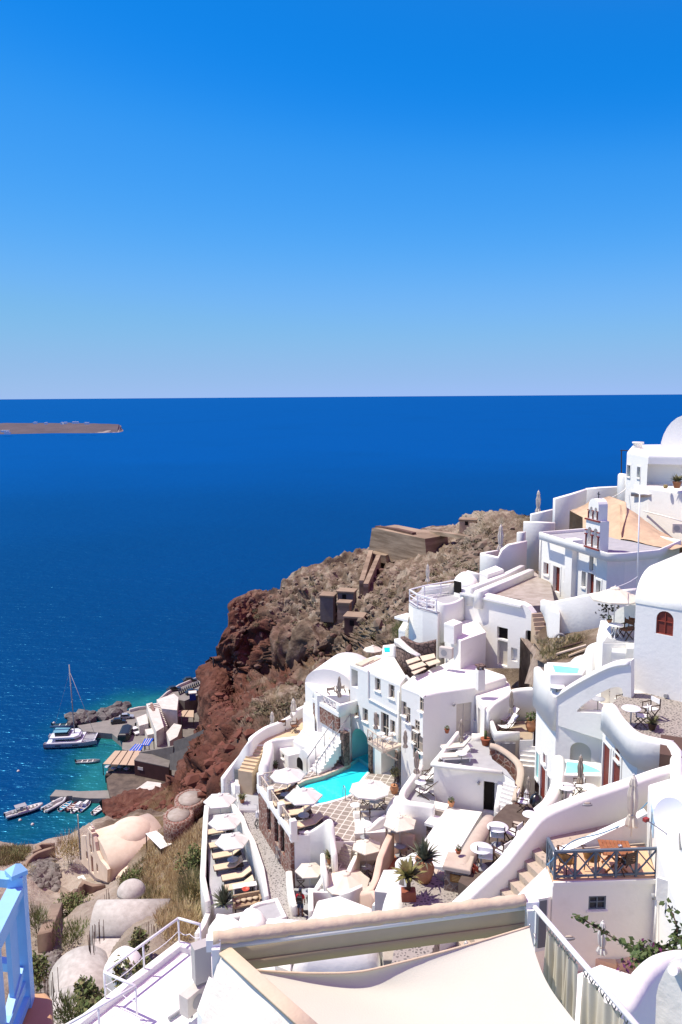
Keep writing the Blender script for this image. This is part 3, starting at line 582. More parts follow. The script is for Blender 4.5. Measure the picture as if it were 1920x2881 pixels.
# hotel second block with the wide white roof
zR2 = -19.3
rt2, w2, ro2 = house('hotel_building', 'wide white flat-roofed hotel block with pale double door', [(1130, 1928), (1180, 1948), (1191, 1957), (1240, 1946), (1337, 1932), (1425, 1905), (1421, 1898), (1286, 1853), (1212, 1878), (1193, 1892), (1160, 1900)], zR2, -27.5, .18)
A2, B2 = P(1130, 1928, zR2), P(1191, 1957, zR2)
openings(rt2, w2, A2, B2, [('window', 1136, 1994, .5, 1.0), ('window', 1146, 2012, .5, 1.1), ('window', 1184, 1979, .5, 1.1), ('window', 1171, 2042, .5, .7), ('window', 1161, 2066, .5, 1.1), ('door', 1170, 2098, .8, 2.0), ('window', 1183, 2095, .5, 1.1)], .22, GLASS, BEIGEWOOD)
A2, B2 = P(1191, 1957, zR2), P(1337, 1932, zR2)
DOORC = mat('pale_door', (.60, .55, .47), (.56, .51, .43), 4, .7)
openings(rt2, w2, A2, B2, [('door', 1307, 2022, 1.15, 2.15, 0, DOORC, DOORC)], .18)
d2, n2, rz2 = face(A2, B2)
def wall_lamp(x, y, A, B, label):
    d, n, rz = face(A, B); c = onplane(x, y, A, B); r_ = root('wall_lamp', c, label, 'lamp', 'wall lamps beside doors')
    obj('bracket', MB().box(c+n*.06, (.12, .12, .1), rz), BEIGEWOOD, r_); obj('lamp_shade', MB().lathe([(.05, 0), (.1, .12), (.02, .2)], 10, c+n*.12), GREYP, r_)
wall_lamp(1276, 1984, A2, B2, 'small wall lamp beside the pale double door')
# sunk roof balcony in the notch
terrace('roof_terrace', [(1140, 1905), (1190, 1890), (1222, 1921), (1184, 1945)], -20.6, -22, GREYFLOOR)
rb = root('roof_railing', P(1160, 1935, -20.6), 'white slatted railing of the sunken roof balcony', 'railing')
railing(rb, [P(1143, 1935, -20.4), P(1178, 1976, -20.4)], .9, WMETAL, kind='bars', t=.09)
# chimney
ch = root('chimney', P(1350, 1945, -19.4), 'square white chimney with stone cap on the hotel roof', 'chimney')
c = P(1351, 1940, -19.3); obj('shaft', MB().box(c+V(0, 0, .7), (.5, .45, 1.4), .3), WHITE2, ch)
mb = MB(); [mb.box(c+V(sx*.16, sy*.14, 1.5), (.1, .1, .22), .3) for sx in (-1, 1) for sy in (-1, 1)]; mb.box(c+V(0, 0, 1.65), (.56, .5, .1), .3); obj('cap', mb, STONE, ch)
# lower wing with patio wall
rt3, w3, ro3 = house('hotel_wing', 'small white wing with wedge roof between the pale door and the patio', [(1331, 1947), (1364, 1990), (1442, 1957), (1436, 1925), (1421, 1908)], -19.9, -24, .1)
openings(rt3, w3, P(1331, 1947, -19.9), P(1364, 1990, -19.9), [('window', 1336, 2002, .5, 1.1), ('door', 1348, 2030, .6, 1.8, 0, DOORC)], .15)
wallthing('patio_wall', 'curved white wall rising behind the patio with deck chairs', [(1370, 1997, 'D', 51.5), (1388, 1977, 'D', 52), (1420, 1957, 'D', 52.6), (1450, 1938, 'D', 53.2), (1515, 1932, 'D', 53)], .4, -21.6, sm=4)
terrace('patio', [(1392, 2030), (1502, 2028), (1499, 2079), (1462, 2080), (1463, 2063), (1398, 2063)], -21.4, -24.3, TANFLOOR, WHITE)
wallthing('patio_parapet', 'low white parapet along the open side of the tan patio', [(1384, 2024, -20.7), (1396, 2058, -20.9), (1462, 2058, -20.95)], .25, -21.5)
cb = root('wall_cupboard', P(1429, 2112, -22.4), 'grey two-door cupboard set into the patio base', 'cupboard')
Ac, Bc = P(1398, 2063, -21.4), P(1463, 2063, -21.4); dc, nc, rzc = face(Ac, Bc)
cc = onplane(1429, 2106, Ac, Bc)
for s in (-1, 1): obj('door', MB().box(cc+dc*s*.24+nc*.09, (.46, .05, .8), rzc), mat('cupboard_grey', (.45, .46, .48), None, rough=.6), cb)
# white steps up to the patio
obj('white_steps', stairs_mb(P(1487, 2086, -21.6), P(1484, 2156, -22.9), 5, .95, -25), WHITE, None, 'four broad white steps up to the tan patio', 'steps')
# lounger terrace over the small room
zt = -22.3
rt4, w4, ro4 = house('terrace_room', 'white room with half-open dark door under the lounger terrace', [(1221, 2146), (1412, 2172), (1449, 2197), (1425, 2165), (1385, 2135), (1376, 2100), (1362, 2070), (1290, 2062)], zt, -27, .03, roof=GREYFLOOR, cap=.06)
A4, B4 = P(1221, 2146, zt), P(1412, 2172, zt)
openings(rt4, w4, A4, B4, [('door', 1375, 2242, .62, 1.95, 0, DARK), ('door', 1394, 2246, .34, 1.95, 0, mat('white_door', (.62, .62, .62), None, rough=.6))], .3)
wall_lamp(1348, 2204, A4, B4, 'small wall lamp left of the half-open dark door')
wallthing('terrace_parapet', 'white parapet along the outer side of the grey lounger terrace', [(1413, 2168, -22.15), (1221, 2142, -22.1), (1255, 2100, -21.8), (1288, 2058, -21.5), (1300, 2056, -21.5)], .28, -22.4)
wallthing('low_wall', 'short white wall in front of the pale double door', [(1328, 2064, -21.9), (1362, 2066, -21.9)], .5, -22.6)
wallthing('stair_wall', 'white wall dropping beside the stairs by the dark door', [(1412, 2168, 'D', 48.4), (1407, 2215, 'D', 47.6), (1398, 2270, 'D', 46.6)], .3, -26, r=.1)
obj('white_stairs', stairs_mb(P(1437, 2197, -22.4), P(1414, 2292, -24.1), 8, .85, -27), WHITE, None, 'narrow white stairs beside the curved red stone wall', 'stairs')
cw = spline([P(1380, 2092, -21.6), P(1402, 2098, -21.65), P(1437, 2121, -21.9), P(1460, 2145, -22.1), P(1466, 2172, -22.3), P(1459, 2210, -22.6), (P(1451, 2248, -23))], 5)
r5 = root('curved_wall', cw[len(cw)//2]-V(0, 0, 2.5), 'curved red stone wall with smooth tan coping beside stairs', 'wall')
obj('stone_face', MB().ribbon([p-V(0, 0, .1) for p in cw], .34, -26, .01), STONER, r5)
TANP = mat('tan_plaster', (.52, .43, .34), (.46, .38, .30), 2, .9); obj('coping', MB().ribbon(cw, .46, [p.z-.22 for p in cw], .16), TANP, r5)
# deck chair terrace with the round white parapet
dz = -24.4
terrace('deck_chair_terrace', [(1182, 2165), (1150, 2212), (1133, 2240), (1140, 2258), (1165, 2266), (1224, 2274), (1228, 2185)], dz, -29, GREYFLOOR, WHITE)
wallthing('round_parapet', 'thick rounded white parapet round the deck chair terrace', [(1186, 2150, -23.75), (1152, 2196, -23.75), (1134, 2224, -23.75), (1134, 2243, -23.75), (1154, 2254, -23.75), (1190, 2259, -23.75), (1223, 2264, -23.75)], .42, -28, sm=4)
obj('white_ramp', pillow_mb([(1085, 2305), (1090, 2275), (1110, 2255), (1140, 2258), (1175, 2290), (1165, 2330), (1120, 2330)], -26.2, .9, -29), WHITE, None, 'smooth white plaster hump below the round parapet', 'wall')
# the sloping white roof slab and the bench with grille
q4 = [P(1258, 2272, -24.6), P(1357, 2284, -24.8), P(1262, 2442, -19.6), P(1150, 2428, -19.8)]
mb = MB(); mb.add(q4+[p-V(0, 0, 1.2) for p in q4], [(0, 1, 2, 3), (7, 6, 5, 4)]+[(i, 4+i, 4+(i+1) % 4, (i+1) % 4) for i in range(4)]); obj('sloping_roof', mb, WHITE, None, 'large bright white sloping roof below the half-open door', 'roof')
bn = root('plaster_bench', P(1228, 2300, -25.6), 'white plaster bench with beige ventilation grille', 'bench')
cA, cB = P(1206, 2268, -24.4), P(1252, 2278, -24.4); db, nb, rzb = face(cA, cB); mid = (cA+cB)/2
obj('bench_body', MB().box(mid-nb*.35-V(0, 0, .5), (1.15, .8, 1.0), rzb), WHITE, bn)
mb = MB(); [mb.box(mid+nb*.06+db*(k-4.5)*.085-V(0, 0, .48), (.04, .03, .62), rzb) for k in range(10)]; [mb.box(mid+nb*.06-V(0, 0, .48+s*.34), (.95, .04, .06), rzb) for s in (-1, 1)]; obj('grille', mb, BEIGEWOOD, bn)
st = root('stone_ledge', P(1213, 2360, -25.5), 'white ledge over a dark lava stone panel', 'wall')
sA, sB = P(1204, 2322, -24.6), P(1232, 2330, -24.6); ds, ns, rzs = face(sA, sB); sm = (sA+sB)/2
obj('ledge_top', MB().box(sm-ns*.45+V(0, 0, .08), (.95, 1.1, .16), rzs), WHITE, st); obj('stone_panel', MB().box(sm-ns*.3-V(0, 0, .8), (.8, .6, 1.55), rzs), STONE, st)
# left domed house and its terrace
rt6 = root('domed_house', P(920, 2000, -27), 'white house with round vaulted roof left of the hotel', 'house')
pl = [PD(859, 1922, 63), PD(893, 1945, 60.2), PD(984, 1925, 60), PD(972, 1903, 64.5), PD(905, 1893, 66)]
obj('wall', MB().prism([p.xy for p in pl], -22.3, -28, .02), WHITE, rt6)
obj('vaulted_roof', vault_mb(V(pl[0].x, pl[0].y, -22.3), V(pl[2].x+.3, pl[2].y+1.2, -22.3), 4.5, 1.35, -22.35), WHITE, rt6)
fz = -22.9
rt7, w7, ro7 = house('balcony_block', 'white balcony block with red stone front and lattice parapet', [(885, 1966), (957, 2008), (988, 1992), (915, 1948)], fz, -28.5, .02, roof=GREYFLOOR, cap=.06)
A7, B7 = P(885, 1966, fz), P(957, 2008, fz); d7, n7, rz7 = face(A7, B7); L7 = (B7-A7).xy.length
obj('stone_panel', MB().box((A7+B7)/2+n7*.05+V(0, 0, -.85), (L7, .16, 1.25), rz7), STONER, rt7)
obj('parapet', MB().ribbon([A7-d7*.1+V(0, 0, .75), A7+d7*.5+V(0, 0, .75)], .2, fz-.2, .04), WHITE, rt7); obj('parapet', MB().ribbon([B7-d7*.35+V(0, 0, .72), B7+V(0, 0, .7), B7-n7*1.6+V(0, 0, .7)], .22, fz-.2, .04), WHITE, rt7)
railing(rt7, [A7+d7*.5, B7-d7*.35], .7, WHITE, panels=[4], t=.06)
obj('plinth', MB().box((A7+B7)/2+n7*.06+V(0, 0, -.08), (L7+.1, .2, .3), rz7), WHITE, rt7)
# main stair with two handrails
sa, sb = P(974, 2038, -24.0), P(878, 2178, -26.75)
sr = root('pool_stairs', sb, 'steep white stairs with grey handrails climbing from the pool', 'stairs')
obj('steps', stairs_mb(sa, sb, 14, 1.0, -28, thick=1.0), WHITE, sr)
dd = (sb-sa); dd.z = 0; dd.normalize(); sd = Vector((dd.y, -dd.x, 0))
obj('stair_base', plate_mb([(984, 2060), (985, 2150), (900, 2185), (893, 2178), (935, 2130)], sa+sd*.42, sb+sd*.42, .5), WHITE, sr)
obj('stone_pier', MB().box(PD(971, 2105, 58.3), (.5, .5, 2.5), .6), STONE, sr)
for k in (-1, 1):
    a, b = sa+sd*.52*k, sb+sd*.52*k; up = V(0, 0, 1.0)
    mb = MB(); mb.tube([a+up, b+up], .035, 8); [mb.tube([a+(b-a)*t, a+(b-a)*t+up], .03, 8) for t in (0, .25, .5, .75, 1)]; obj('handrail', mb, GREYP, sr)
# pool and decks
zd = -26.7; zw = -27.0
pool = [(832, 2208), (858, 2195), (910, 2182), (950, 2165), (984, 2148), (1010, 2132), (1037, 2150), (1037, 2174), (1018, 2197), (990, 2237), (960, 2249), (920, 2260), (880, 2268), (865, 2252), (848, 2230)]
pr = root('swimming_pool', P(930, 2220, -28.6), 'curved turquoise swimming pool running under the white hotel arch', 'pool')
pp = [P(x, y, zd) for x, y in pool]
mb = MB(); k = len(pp); mb.add(pp+[V(p.x, p.y, -28.5) for p in pp], [(i, k+i, k+(i+1) % k, (i+1) % k) for i in range(k)]+[tuple(range(k, 2*k))]); obj('basin', mb, POOLT, pr, fix=False)
mb = MB(); mb.add([V(p.x, p.y, zw) for p in pp]+[V(A.x, A.y, zw)-n*1.7+d*.2, V(A.x, A.y, zw)-n*1.7+d*2.2], [tuple(range(k))]); mb.add([V(*(A+d*.2).xy, zw+.001)-V(0, 0, 0), V(*(A+d*2.2).xy, zw+.001), V(*(A+d*2.2-n*1.7).xy, zw+.001), V(*(A+d*.2-n*1.7).xy, zw+.001)], [(0, 1, 2, 3)])
obj('water', mb, POOLW, pr, fix=False)
obj('coping', MB().ribbon([p+V(0, 0, .05) for p in pp[:5]], .22, zd-.3, .04), CREAM, pr); obj('coping', MB().ribbon([p+V(0, 0, .05) for p in pp[7:]]+[pp[0]+V(0, 0, .05)], .22, zd-.3, .04), WHITE, pr)
deck = [(738, 2213), (800, 2198), (832, 2210), (848, 2231), (865, 2253), (880, 2270), (920, 2262), (960, 2251), (990, 2239), (1018, 2199), (1038, 2176), (1118, 2180), (1130, 2225), (1090, 2290), (1002, 2300), (1000, 2364), (940, 2364), (930, 2345), (830, 2347)]
terrace('pool_deck', deck, zd, -30.3, DECK, WHITE)
terrace('pool_walk', [(852, 2190), (910, 2177), (950, 2160), (984, 2144), (965, 2120), (905, 2160), (870, 2172)], zd+.02, -29, DECK)
# stone wall under the deck's open side, with doors
Aw, Bw = P(738, 2213, zd), P(830, 2347, zd); dw, nw, rzw = face(Aw, Bw); Lw = (Bw-Aw).xy.length
rw = root('stone_house_front', (Aw+Bw)/2-V(0, 0, 3.2), 'dark red stone wall with doors under the pool deck railing', 'wall')
sw = obj('stone_wall', MB().box((Aw+Bw)/2+nw*.17+V(0, 0, -1.85), (Lw, .24, 3.3), rzw), STONER, rw)
openings(rw, sw, Aw+nw*.29, Bw+nw*.29, [('door', 757, 2302, .8, 2.0, 0, DARK), ('door', 778, 2335, .8, 2.0, 0, DARK), ('door', 795, 2362, .8, 2.0, 0, DARK)], .2)
obj('coping', MB().box((Aw+Bw)/2+nw*.12+V(0, 0, .0), (Lw+.3, .45, .34), rzw), WHITE, rw)
rr = root('pool_railing', Aw, 'beige lattice railing between white posts along the pool deck', 'railing')
for i in range(4):
    c = Aw+dw*Lw*(i/3)+nw*.1; obj('pillar', MB().prism([(c+dw*.2*sx+nw*.2*sy).xy for sx, sy in ((-1, -1), (1, -1), (1, 1), (-1, 1))], zd+1.0, zd-.4, .06), WHITE, rr)
    if i < 3: railing(rr, [Aw+dw*(Lw*i/3+.2)+nw*.1+V(0, 0, .17), Aw+dw*(Lw*(i+1)/3-.2)+nw*.1+V(0, 0, .17)], .7, BEIGEWOOD, panels=[3], t=.05)
ra = P(742, 2205, zd); rbp = P(835, 2190, zd)
rr2 = root('pool_railing', ra, 'beige lattice railing at the head of the pool deck', 'railing'); railing(rr2, [ra, rbp], .75, BEIGEWOOD, panels=[4], t=.05)
wallthing('swooping_parapet', 'white parapet rising in a swoop at the near end of the pool deck', [(833, 2338, 'D', 49.6), (872, 2336, 'D', 49.4), (898, 2322, 'D', 49.2), (922, 2305, 'D', 48.9), (933, 2312, 'D', 48.2), (938, 2360, 'D', 47.8), (944, 2405, 'D', 47.2)], .3, [-30, -30, -30, -30, -30, -30, -30], sm=3)
# inner kitchen walls on the deck
wallthing('deck_wall', 'straight white wall behind the shaded chair on the deck', [(996, 2282, 'D', 51), (1085, 2280, 'D', 51.5)], .3, -28)
wallthing('swooping_wall', 'white wall with a swooping top beside the lower terrace umbrella', [(1000, 2334, 'D', 49.5), (1028, 2333, 'D', 49.5), (1046, 2322, 'D', 49.6), (1064, 2305, 'D', 49.8), (1084, 2291, 'D', 50)], .35, -29.2, sm=3)
terrace('kitchen_floor', [(998, 2300), (1085, 2296), (1085, 2340), (1000, 2345)], -26.65, -28.5, WHITE)
# steps down from the deck
obj('deck_steps', stairs_mb(P(968, 2364, zd), P(958, 2424, -27.9), 6, 1.25, -30), mat('step_stone', (.42, .37, .32), (.5, .45, .39), 2, .9), None, 'broad grey steps with pale edges leading down from the deck', 'steps')
terrace('landing', [(920, 2424), (1000, 2418), (985, 2470), (905, 2470)], -28.0, -31, DECK)
wallthing('stair_wall', 'white wall left of the potted plant by the broad grey steps', [(908, 2400, 'D', 47.8), (911, 2430, 'D', 47), (918, 2460, 'D', 46)], .3, -31)
# ---------------------------------------------------------------- the chapel with the belfry
REDP = mat('red_painted_moulding', (.20, .035, .025), None, rough=.6)
zc = -11.1
pc = [(1520, 1497), (1710, 1556), (1760, 1556), (1853, 1547), (1914, 1520), (1800, 1497), (1640, 1487)]
rc, wc, roc = house('chapel', 'white chapel with red trimmed belfry and grey flat roof', pc, zc - .25, -17.5, .02, roof=GREYFLOOR, cap=.08, cat='chapel')
A, B = P(1520, 1497, zc - .25), P(1710, 1556, zc - .25); d, n, rz = face(A, B); L = (B-A).xy.length
openings(rc, wc, A, B, [('window', 1538, 1600, .8, 1.0, 0, REDWOOD), ('door', 1567, 1630, 1.0, 2.1, 0, REDWOOD), ('window', 1597, 1622, .8, 1.0, 0, REDWOOD), ('window', 1666, 1583, .55, 1.25, 0, GLASS), ('window', 1644, 1630, .55, 1.2, 0, GLASS), ('door', 1663, 1650, .85, 2.0, 0, REDWOOD), ('window', 1685, 1652, .55, 1.0, 0, GLASS)], .3, GLASS, None, .14)
rim = [p for p in [P(x, y, zc) for x, y in pc]]
obj('parapet', MB().ribbon([p+V(0, 0, .02) for p in rim], .14, zc - .6, .06, closed=True), WHITE, rc)
obj('cornice', MB().beam(A+n*.04+V(0, 0, -.05), A+d*L*.5+n*.04+V(0, 0, -.05), .08, .1), WHITE, rc)
e = onplane(1625, 1600, A, B); obj('buttress', MB().prism([(A+d*(L*.54)+n*q*.45+d*s*.5).xy for s, q in ((-1, -1), (1, -1), (1, 1), (-1, 1))], zc+.05, -17.5, .05), WHITE, rc)
obj('drainpipe', MB().tube([A+d*.25+n*.1+V(0, 0, -.4), A+d*.25+n*.1+V(0, 0, -4.6)], .06), WHITE2, rc)
# belfry, standing on the facade
bx = P(1686, 1550, zc); bw, bt = 1.75, .75
bel = root('belfry', bx, 'two-tier white bell tower with arches outlined in red, standing on chapel roof', 'bell tower')
def bp(s, q, z): return bx-d*s-n*q+V(0, 0, z)               # s along the facade, q back from it
def tier(s0, s1, z0, z1, ops, top):
    prof = [(s0, z0), (s1, z0), (s1, z1)]+([(s0+(s1-s0)*(1-t)/1, z1) for t in ()])
    if top: prof += [((s0+s1)/2+(s1-s0)/2*math.cos(math.pi*k/10), z1+(s1-s0)*.42*math.sin(math.pi*k/10)) for k in range(1, 10)]
    prof += [(s0, z1)]
    holes = [[(c-w/2, b), (c+w/2, b)]+[(c+w/2*math.cos(math.pi*k/8), b+h+w/2*math.sin(math.pi*k/8)) for k in range(9)] for c, w, b, h in ops]
    tri = tessellate_polygon([[Vector((s, z, 0)) for s, z in Lp] for Lp in [prof]+holes]); al = [p for Lp in [prof]+holes for p in Lp]; m = len(al)
    mb = MB(); mb.add([bp(s, 0, z) for s, z in al]+[bp(s, bt, z) for s, z in al], list(tri)+[(a+m, b+m, c+m) for c, b, a in tri])
    for Lp in [prof]+holes:
        k = len(Lp); mb.add([bp(s, 0, z) for s, z in Lp]+[bp(s, bt, z) for s, z in Lp], [(i, (i+1) % k, k+(i+1) % k, k+i) for i in range(k)])
    return mb
obj('lower_tier', tier(0, bw, -.2, 2.1, [(.5, .5, .25, 1.05), (1.25, .5, .25, 1.05)], False), WHITE, bel)
obj('upper_tier', tier(.25, 1.5, 2.1, 3.15, [(.58, .32, 2.3, .6), (1.15, .32, 2.3, .6)], True), WHITE, bel)
mb = MB()
for z in (0.05, 2.1): mb.beam(bp(-.05, -.06, z), bp(bw+.05, -.06, z), .12, .1)
for s in (.1, .85, 1.62): mb.beam(bp(s, -.05, .15), bp(s, -.05, .95), .07, .09); mb.beam(bp(s-.14, -.06, 1.0), bp(s+.14, -.06, 1.0), .1, .08); mb.beam(bp(s-.14, -.06, 1.3), bp(s+.14, -.06, 1.3), .1, .07)
for s in (.32, .86, 1.42): mb.beam(bp(s, -.05, 2.2), bp(s, -.05, 2.7), .06, .08); mb.beam(bp(s-.1, -.06, 2.78), bp(s+.1, -.06, 2.78), .08, .07)
obj('red_moulding', mb, REDP, bel)
for s in (.5, 1.25): obj('bell', MB().lathe([(.2, 0), (.16, .1), (.1, .25), (.02, .32)], 10, bp(s, bt/2, .95)), REDP if s > 1 else BLACK, bel)
mb = MB(); c = bp(.87, bt/2, 3.6); mb.beam(c, c+V(0, 0, .55), .05, .05); mb.beam(c+V(0, 0, .38)-d*.15, c+V(0, 0, .38)+d*.15, .05, .05); obj('cross', mb, BLACK, bel)
# ---------------------------------------------------------------- tan rock terraces behind the chapel
TANROCK = mat('tan_pumice_rock', (.60, .44, .28), (.46, .34, .22), .9, .95, .6, 5)
def rockmass(name, top, bot, dt, db_, label=None, m=TANROCK, amp=.35, nu=60, nv=26, seed=7):
    T, Bm = pline(top, nu), pline(bot, nu); v = np.linspace(0, 1, nv); X = T[:, 0][None]*(1-v[:, None])+Bm[:, 0][None]*v[:, None]; Y = T[:, 1][None]*(1-v[:, None])+Bm[:, 1][None]*v[:, None]
    D = np.array(dt)[None][0]; Dt = np.interp(np.linspace(0, 1, nu), np.linspace(0, 1, len(dt)), dt); Db = np.interp(np.linspace(0, 1, nu), np.linspace(0, 1, len(db_)), db_)
    D = Dt[None]*(1-v[:, None])+Db[None]*v[:, None]; dd = np.stack([(X-960)/F, -(Y-1440.5)/F, -np.ones_like(X)], -1) @ np.array(CM).T; pts = (dd*D[..., None]).reshape(-1, 3)
    pts += dd.reshape(-1, 3)*-(amp*(fbm(pts*.5, 4, seed, .55)))[:, None]+np.stack([0*pts[:, 0]]*2+[fbm(pts*.9, 3, seed+3)*amp*.4], 1)
    g = pts.reshape(nv, nu, 3); back = g[:1].copy(); back[..., 1] += 4; back2 = back.copy(); back2[..., 2] -= 8; g = np.concatenate([back2, back, g]); nv += 2
    i = (np.arange(nv-1)[:, None]*nu+np.arange(nu-1)[None]).ravel(); mb = MB(); mb.add(g.reshape(-1, 3), np.stack([i, i+nu, i+nu+1, i+1], 1).tolist(), True)
    o = obj(name, mb, m, None, fix=False); o['kind'] = 'structure'; return o
rockmass('rock_ledge', [(1640, 1455), (1680, 1440), (1704, 1424), (1762, 1412), (1766, 1440)], [(1640, 1495), (1690, 1500), (1712, 1520), (1750, 1518), (1748, 1500)], [70, 69, 68, 67, 66], [68, 66, 64, 63, 63])
rockmass('rock_slope', [(1745, 1420), (1765, 1428), (1800, 1452), (1850, 1490), (1920, 1527), (2000, 1560)], [(1745, 1515), (1780, 1520), (1840, 1535), (1890, 1545), (1920, 1540), (2000, 1580)], [67, 67, 67, 66, 64, 62], [63, 62, 60, 58.5, 58, 57], amp=.2)
obj('rock_block', pillow_mb([(1708, 1505), (1752, 1500), (1758, 1516), (1712, 1522)], -12.3, 1.1, -15), TANROCK)['kind'] = 'structure'
# ---------------------------------------------------------------- the big white house at the top
rv = root('ridge_house', PD(1850, 1480, 72)-V(0, 0, 1), 'big white house on the ridge with round vault and shaded porch', 'house')
pl = [PD(1764, 1290, 76).xy, PD(1824, 1310, 71).xy, PD(2010, 1300, 69).xy, PD(2010, 1270, 84).xy, PD(1778, 1265, 84).xy]
wv = obj('wall', MB().prism(pl, -5.25, -13, .35, 5), WHITE, rv)
Av, Bv = PD(1764, 1290, 76), PD(1824, 1310, 71); openings(rv, wv, Av, Bv, [('window', 1770, 1325, .8, 1.1, 0, TEALWOOD), ('window', 1798, 1329, .7, 1.0, 0, TEALWOOD)], .2, TEALWOOD, None, .1)
Bv2, Cv = Bv, PD(2010, 1300, 69); dv_, nv_, rzv = face(Bv2, Cv); cm = MB(); c1 = onplane(1900, 1340, Bv2, Cv); cm.box(c1-nv_*.6, (4.6, 2.2, 2.05), rzv); boolean(wv, cm)
pl2 = [PD(1762, 1385, 76.5).xy, PD(1800, 1388, 72.8).xy, PD(1826, 1390, 70.5).xy, PD(2010, 1420, 64).xy, PD(2010, 1380, 74).xy, PD(1800, 1350, 80).xy]
obj('lower_wall', MB().prism(pl2, -8.1, -15, .25, 4), WHITE, rv)
va = PD(1858, 1262, 75); vb = PD(2010, 1262, 72.5); obj('vault', vault_mb(V(va.x, va.y, -5.2), V(vb.x, vb.y, -5.2), 6, 3.3, -5.5), WHITE, rv)
c = PD(1795, 1262, 78); obj('chimney', MB().lathe([(.5, 0), (.42, .25), (.42, .5), (.55, .52), (.55, .68)], 12, (c.x, c.y, -5.3)), WHITE2, rv)
pg = root('pergola', PD(1748, 1335, 79), 'thin dark pergola post and beam at the edge of the ridge house', 'pergola')
mb = MB(); mb.beam(PD(1749, 1335, 79), PD(1749, 1267, 79), .09, .09, up=(0, 1, 0)); mb.beam(PD(1746, 1267, 79), PD(1775, 1268, 79), .09, .09); obj('frame', mb, BLACK, pg)
wallthing('terrace_pillar', 'narrow white pillar wall below the dark pergola post', [(1746, 1331, 'D', 79), (1766, 1334, 'D', 77)], .5, -13)
obj('wall_ledge', MB().ribbon([PD(1779, 1392, 74.2), PD(1805, 1394, 72), PD(1830, 1392, 70.2)], .25, [-8.75, -8.75, -8.7]), WHITE, None, 'small curved plaster ledge under the two teal windows', 'ledge')
obj('water_pipe', MB().tube([PD(1812, 1438, 71), PD(1870, 1452, 67.5), PD(1925, 1468, 66)], .06), WHITE2, None, 'long white pipe slanting across the lower wall of the ridge house', 'pipe')
# stepped white walls left of it
wallthing('terrace_wall', 'tall white stepped wall crossed by a vertical dark corner', [(1560, 1402, 'D', 78), (1610, 1388, 'D', 78.3), (1648, 1376, 'D', 78.6)], .5, -16, r=.1)
wallthing('terrace_wall', 'white boundary wall with sagging rope below the ridge house', [(1650, 1374, 'D', 80.5), (1690, 1370, 'D', 80.5), (1770, 1367, 'D', 80)], .5, -15, r=.1)
wallthing('terrace_wall', 'low white wall under the highest folded parasol', [(1494, 1446, 'D', 82), (1562, 1431, 'D', 82)], .5, -16, r=.08)
wallthing('terrace_wall', 'broad white wall one step below the highest folded parasol', [(1474, 1467, 'D', 78), (1520, 1468, 'D', 77.5), (1562, 1470, 'D', 77)], .5, -17, r=.08)
wallthing('terrace_wall', 'narrow white step wall above the round-topped wall', [(1457, 1497, 'D', 77), (1478, 1496, 'D', 76.6)], .5, -18, r=.08)
wallthing('terrace_wall', 'white round-shouldered wall beside the second folded parasol', [(1355, 1556, 'D', 73), (1402, 1567, 'D', 72), (1412, 1545, 'D', 72), (1430, 1531, 'D', 72), (1482, 1521, 'D', 72)], .45, -18.5, r=.1)
wallthing('terrace_wall', 'thin white wall returning behind the second folded parasol', [(1356, 1555, 'D', 73), (1408, 1546, 'D', 76)], .35, -18, r=.1)
wallthing('terrace_wall', 'low white wall panel beside the white storage block', [(1316, 1605, 'D', 70), (1350, 1614, 'D', 69)], .3, -18, r=.08)
house('storage_block', 'small white flat-topped block with cupboard doors above the brown terrace', [(1350, 1608), (1372, 1616), (1418, 1601), (1395, 1590)], -14.2, -17, .1)
obj('white_dome', pillow_mb([(1278, 1637), (1285, 1645), (1330, 1652), (1345, 1642), (1320, 1626), (1295, 1626)], -15.2, .8, -19), WHITE, None, 'small white dome with dark half-round window', 'dome')
c = PD(1288, 1652, 62); obj('round_window', MB().box(c, (.7, .1, .9), -.9), DARK, None, 'dark half-round opening in the small white dome', 'window')
# ---------------------------------------------------------------- curved-facade house with brown terrace roof
zt = -15.2
terrace('brown_roof_terrace', [(1312, 1658), (1466, 1686), (1500, 1704), (1535, 1702), (1560, 1688), (1550, 1640), (1492, 1600), (1420, 1618)], zt, -15.8, EARTHROOF)
A, B = PD(1297, 1660, 62), PD(1512, 1760, 57.3)
rf = root('curved_facade_house', PD(1400, 1860, 60), 'white house whose facade ends in a quarter-round curve, with dark doorways', 'house')
outl = [(1296, 1656), (1400, 1681), (1466, 1697), (1484, 1707), (1498, 1726), (1507, 1752), (1513, 1790), (1514, 1880), (1420, 1880), (1290, 1880)]
wf = obj('wall', plate_mb(outl, A, B, .6), WHITE, rf)
openings(rf, wf, A, B, [('hole', 1414, 1782, .95, .9, 0, DARK), ('door', 1414, 1838, .9, 1.9, 0, DOORC), ('door', 1489, 1806, .62, 1.7, .12, DARK), ('hole', 1447, 1842, .55, 1.0, 0, WHITE)], .3)
df, nf, rzf = face(A, B)
e0, e1 = onplane(1300, 1668, A, B), onplane(1470, 1705, A, B); obj('cornice', MB().beam(e0+nf*.1, e1+nf*.1, .3, .16), WHITE, rf)
wallthing('roof_trough', 'long white double parapet along the brown roof terrace', [(1322, 1652, -14.55), (1412, 1618, -14.55), (1470, 1590, -14.55)], .5, -16, r=.1)
wallthing('roof_trough', 'long white inner parapet nearest the brown roof terrace', [(1345, 1662, -14.6), (1430, 1628, -14.6), (1494, 1601, -14.6)], .6, -16, r=.12)
house('white_annexe', 'low white block with chimney stub and beige shaded side', [(1252, 1772), (1297, 1803), (1368, 1778), (1345, 1750), (1312, 1742)], -17.2, -22, .06)
house('chimney_stub', 'square white chimney stub on the low white block', [(1250, 1752), (1278, 1760), (1302, 1750), (1276, 1741)], -16.2, -17.6, .06, cat='chimney')
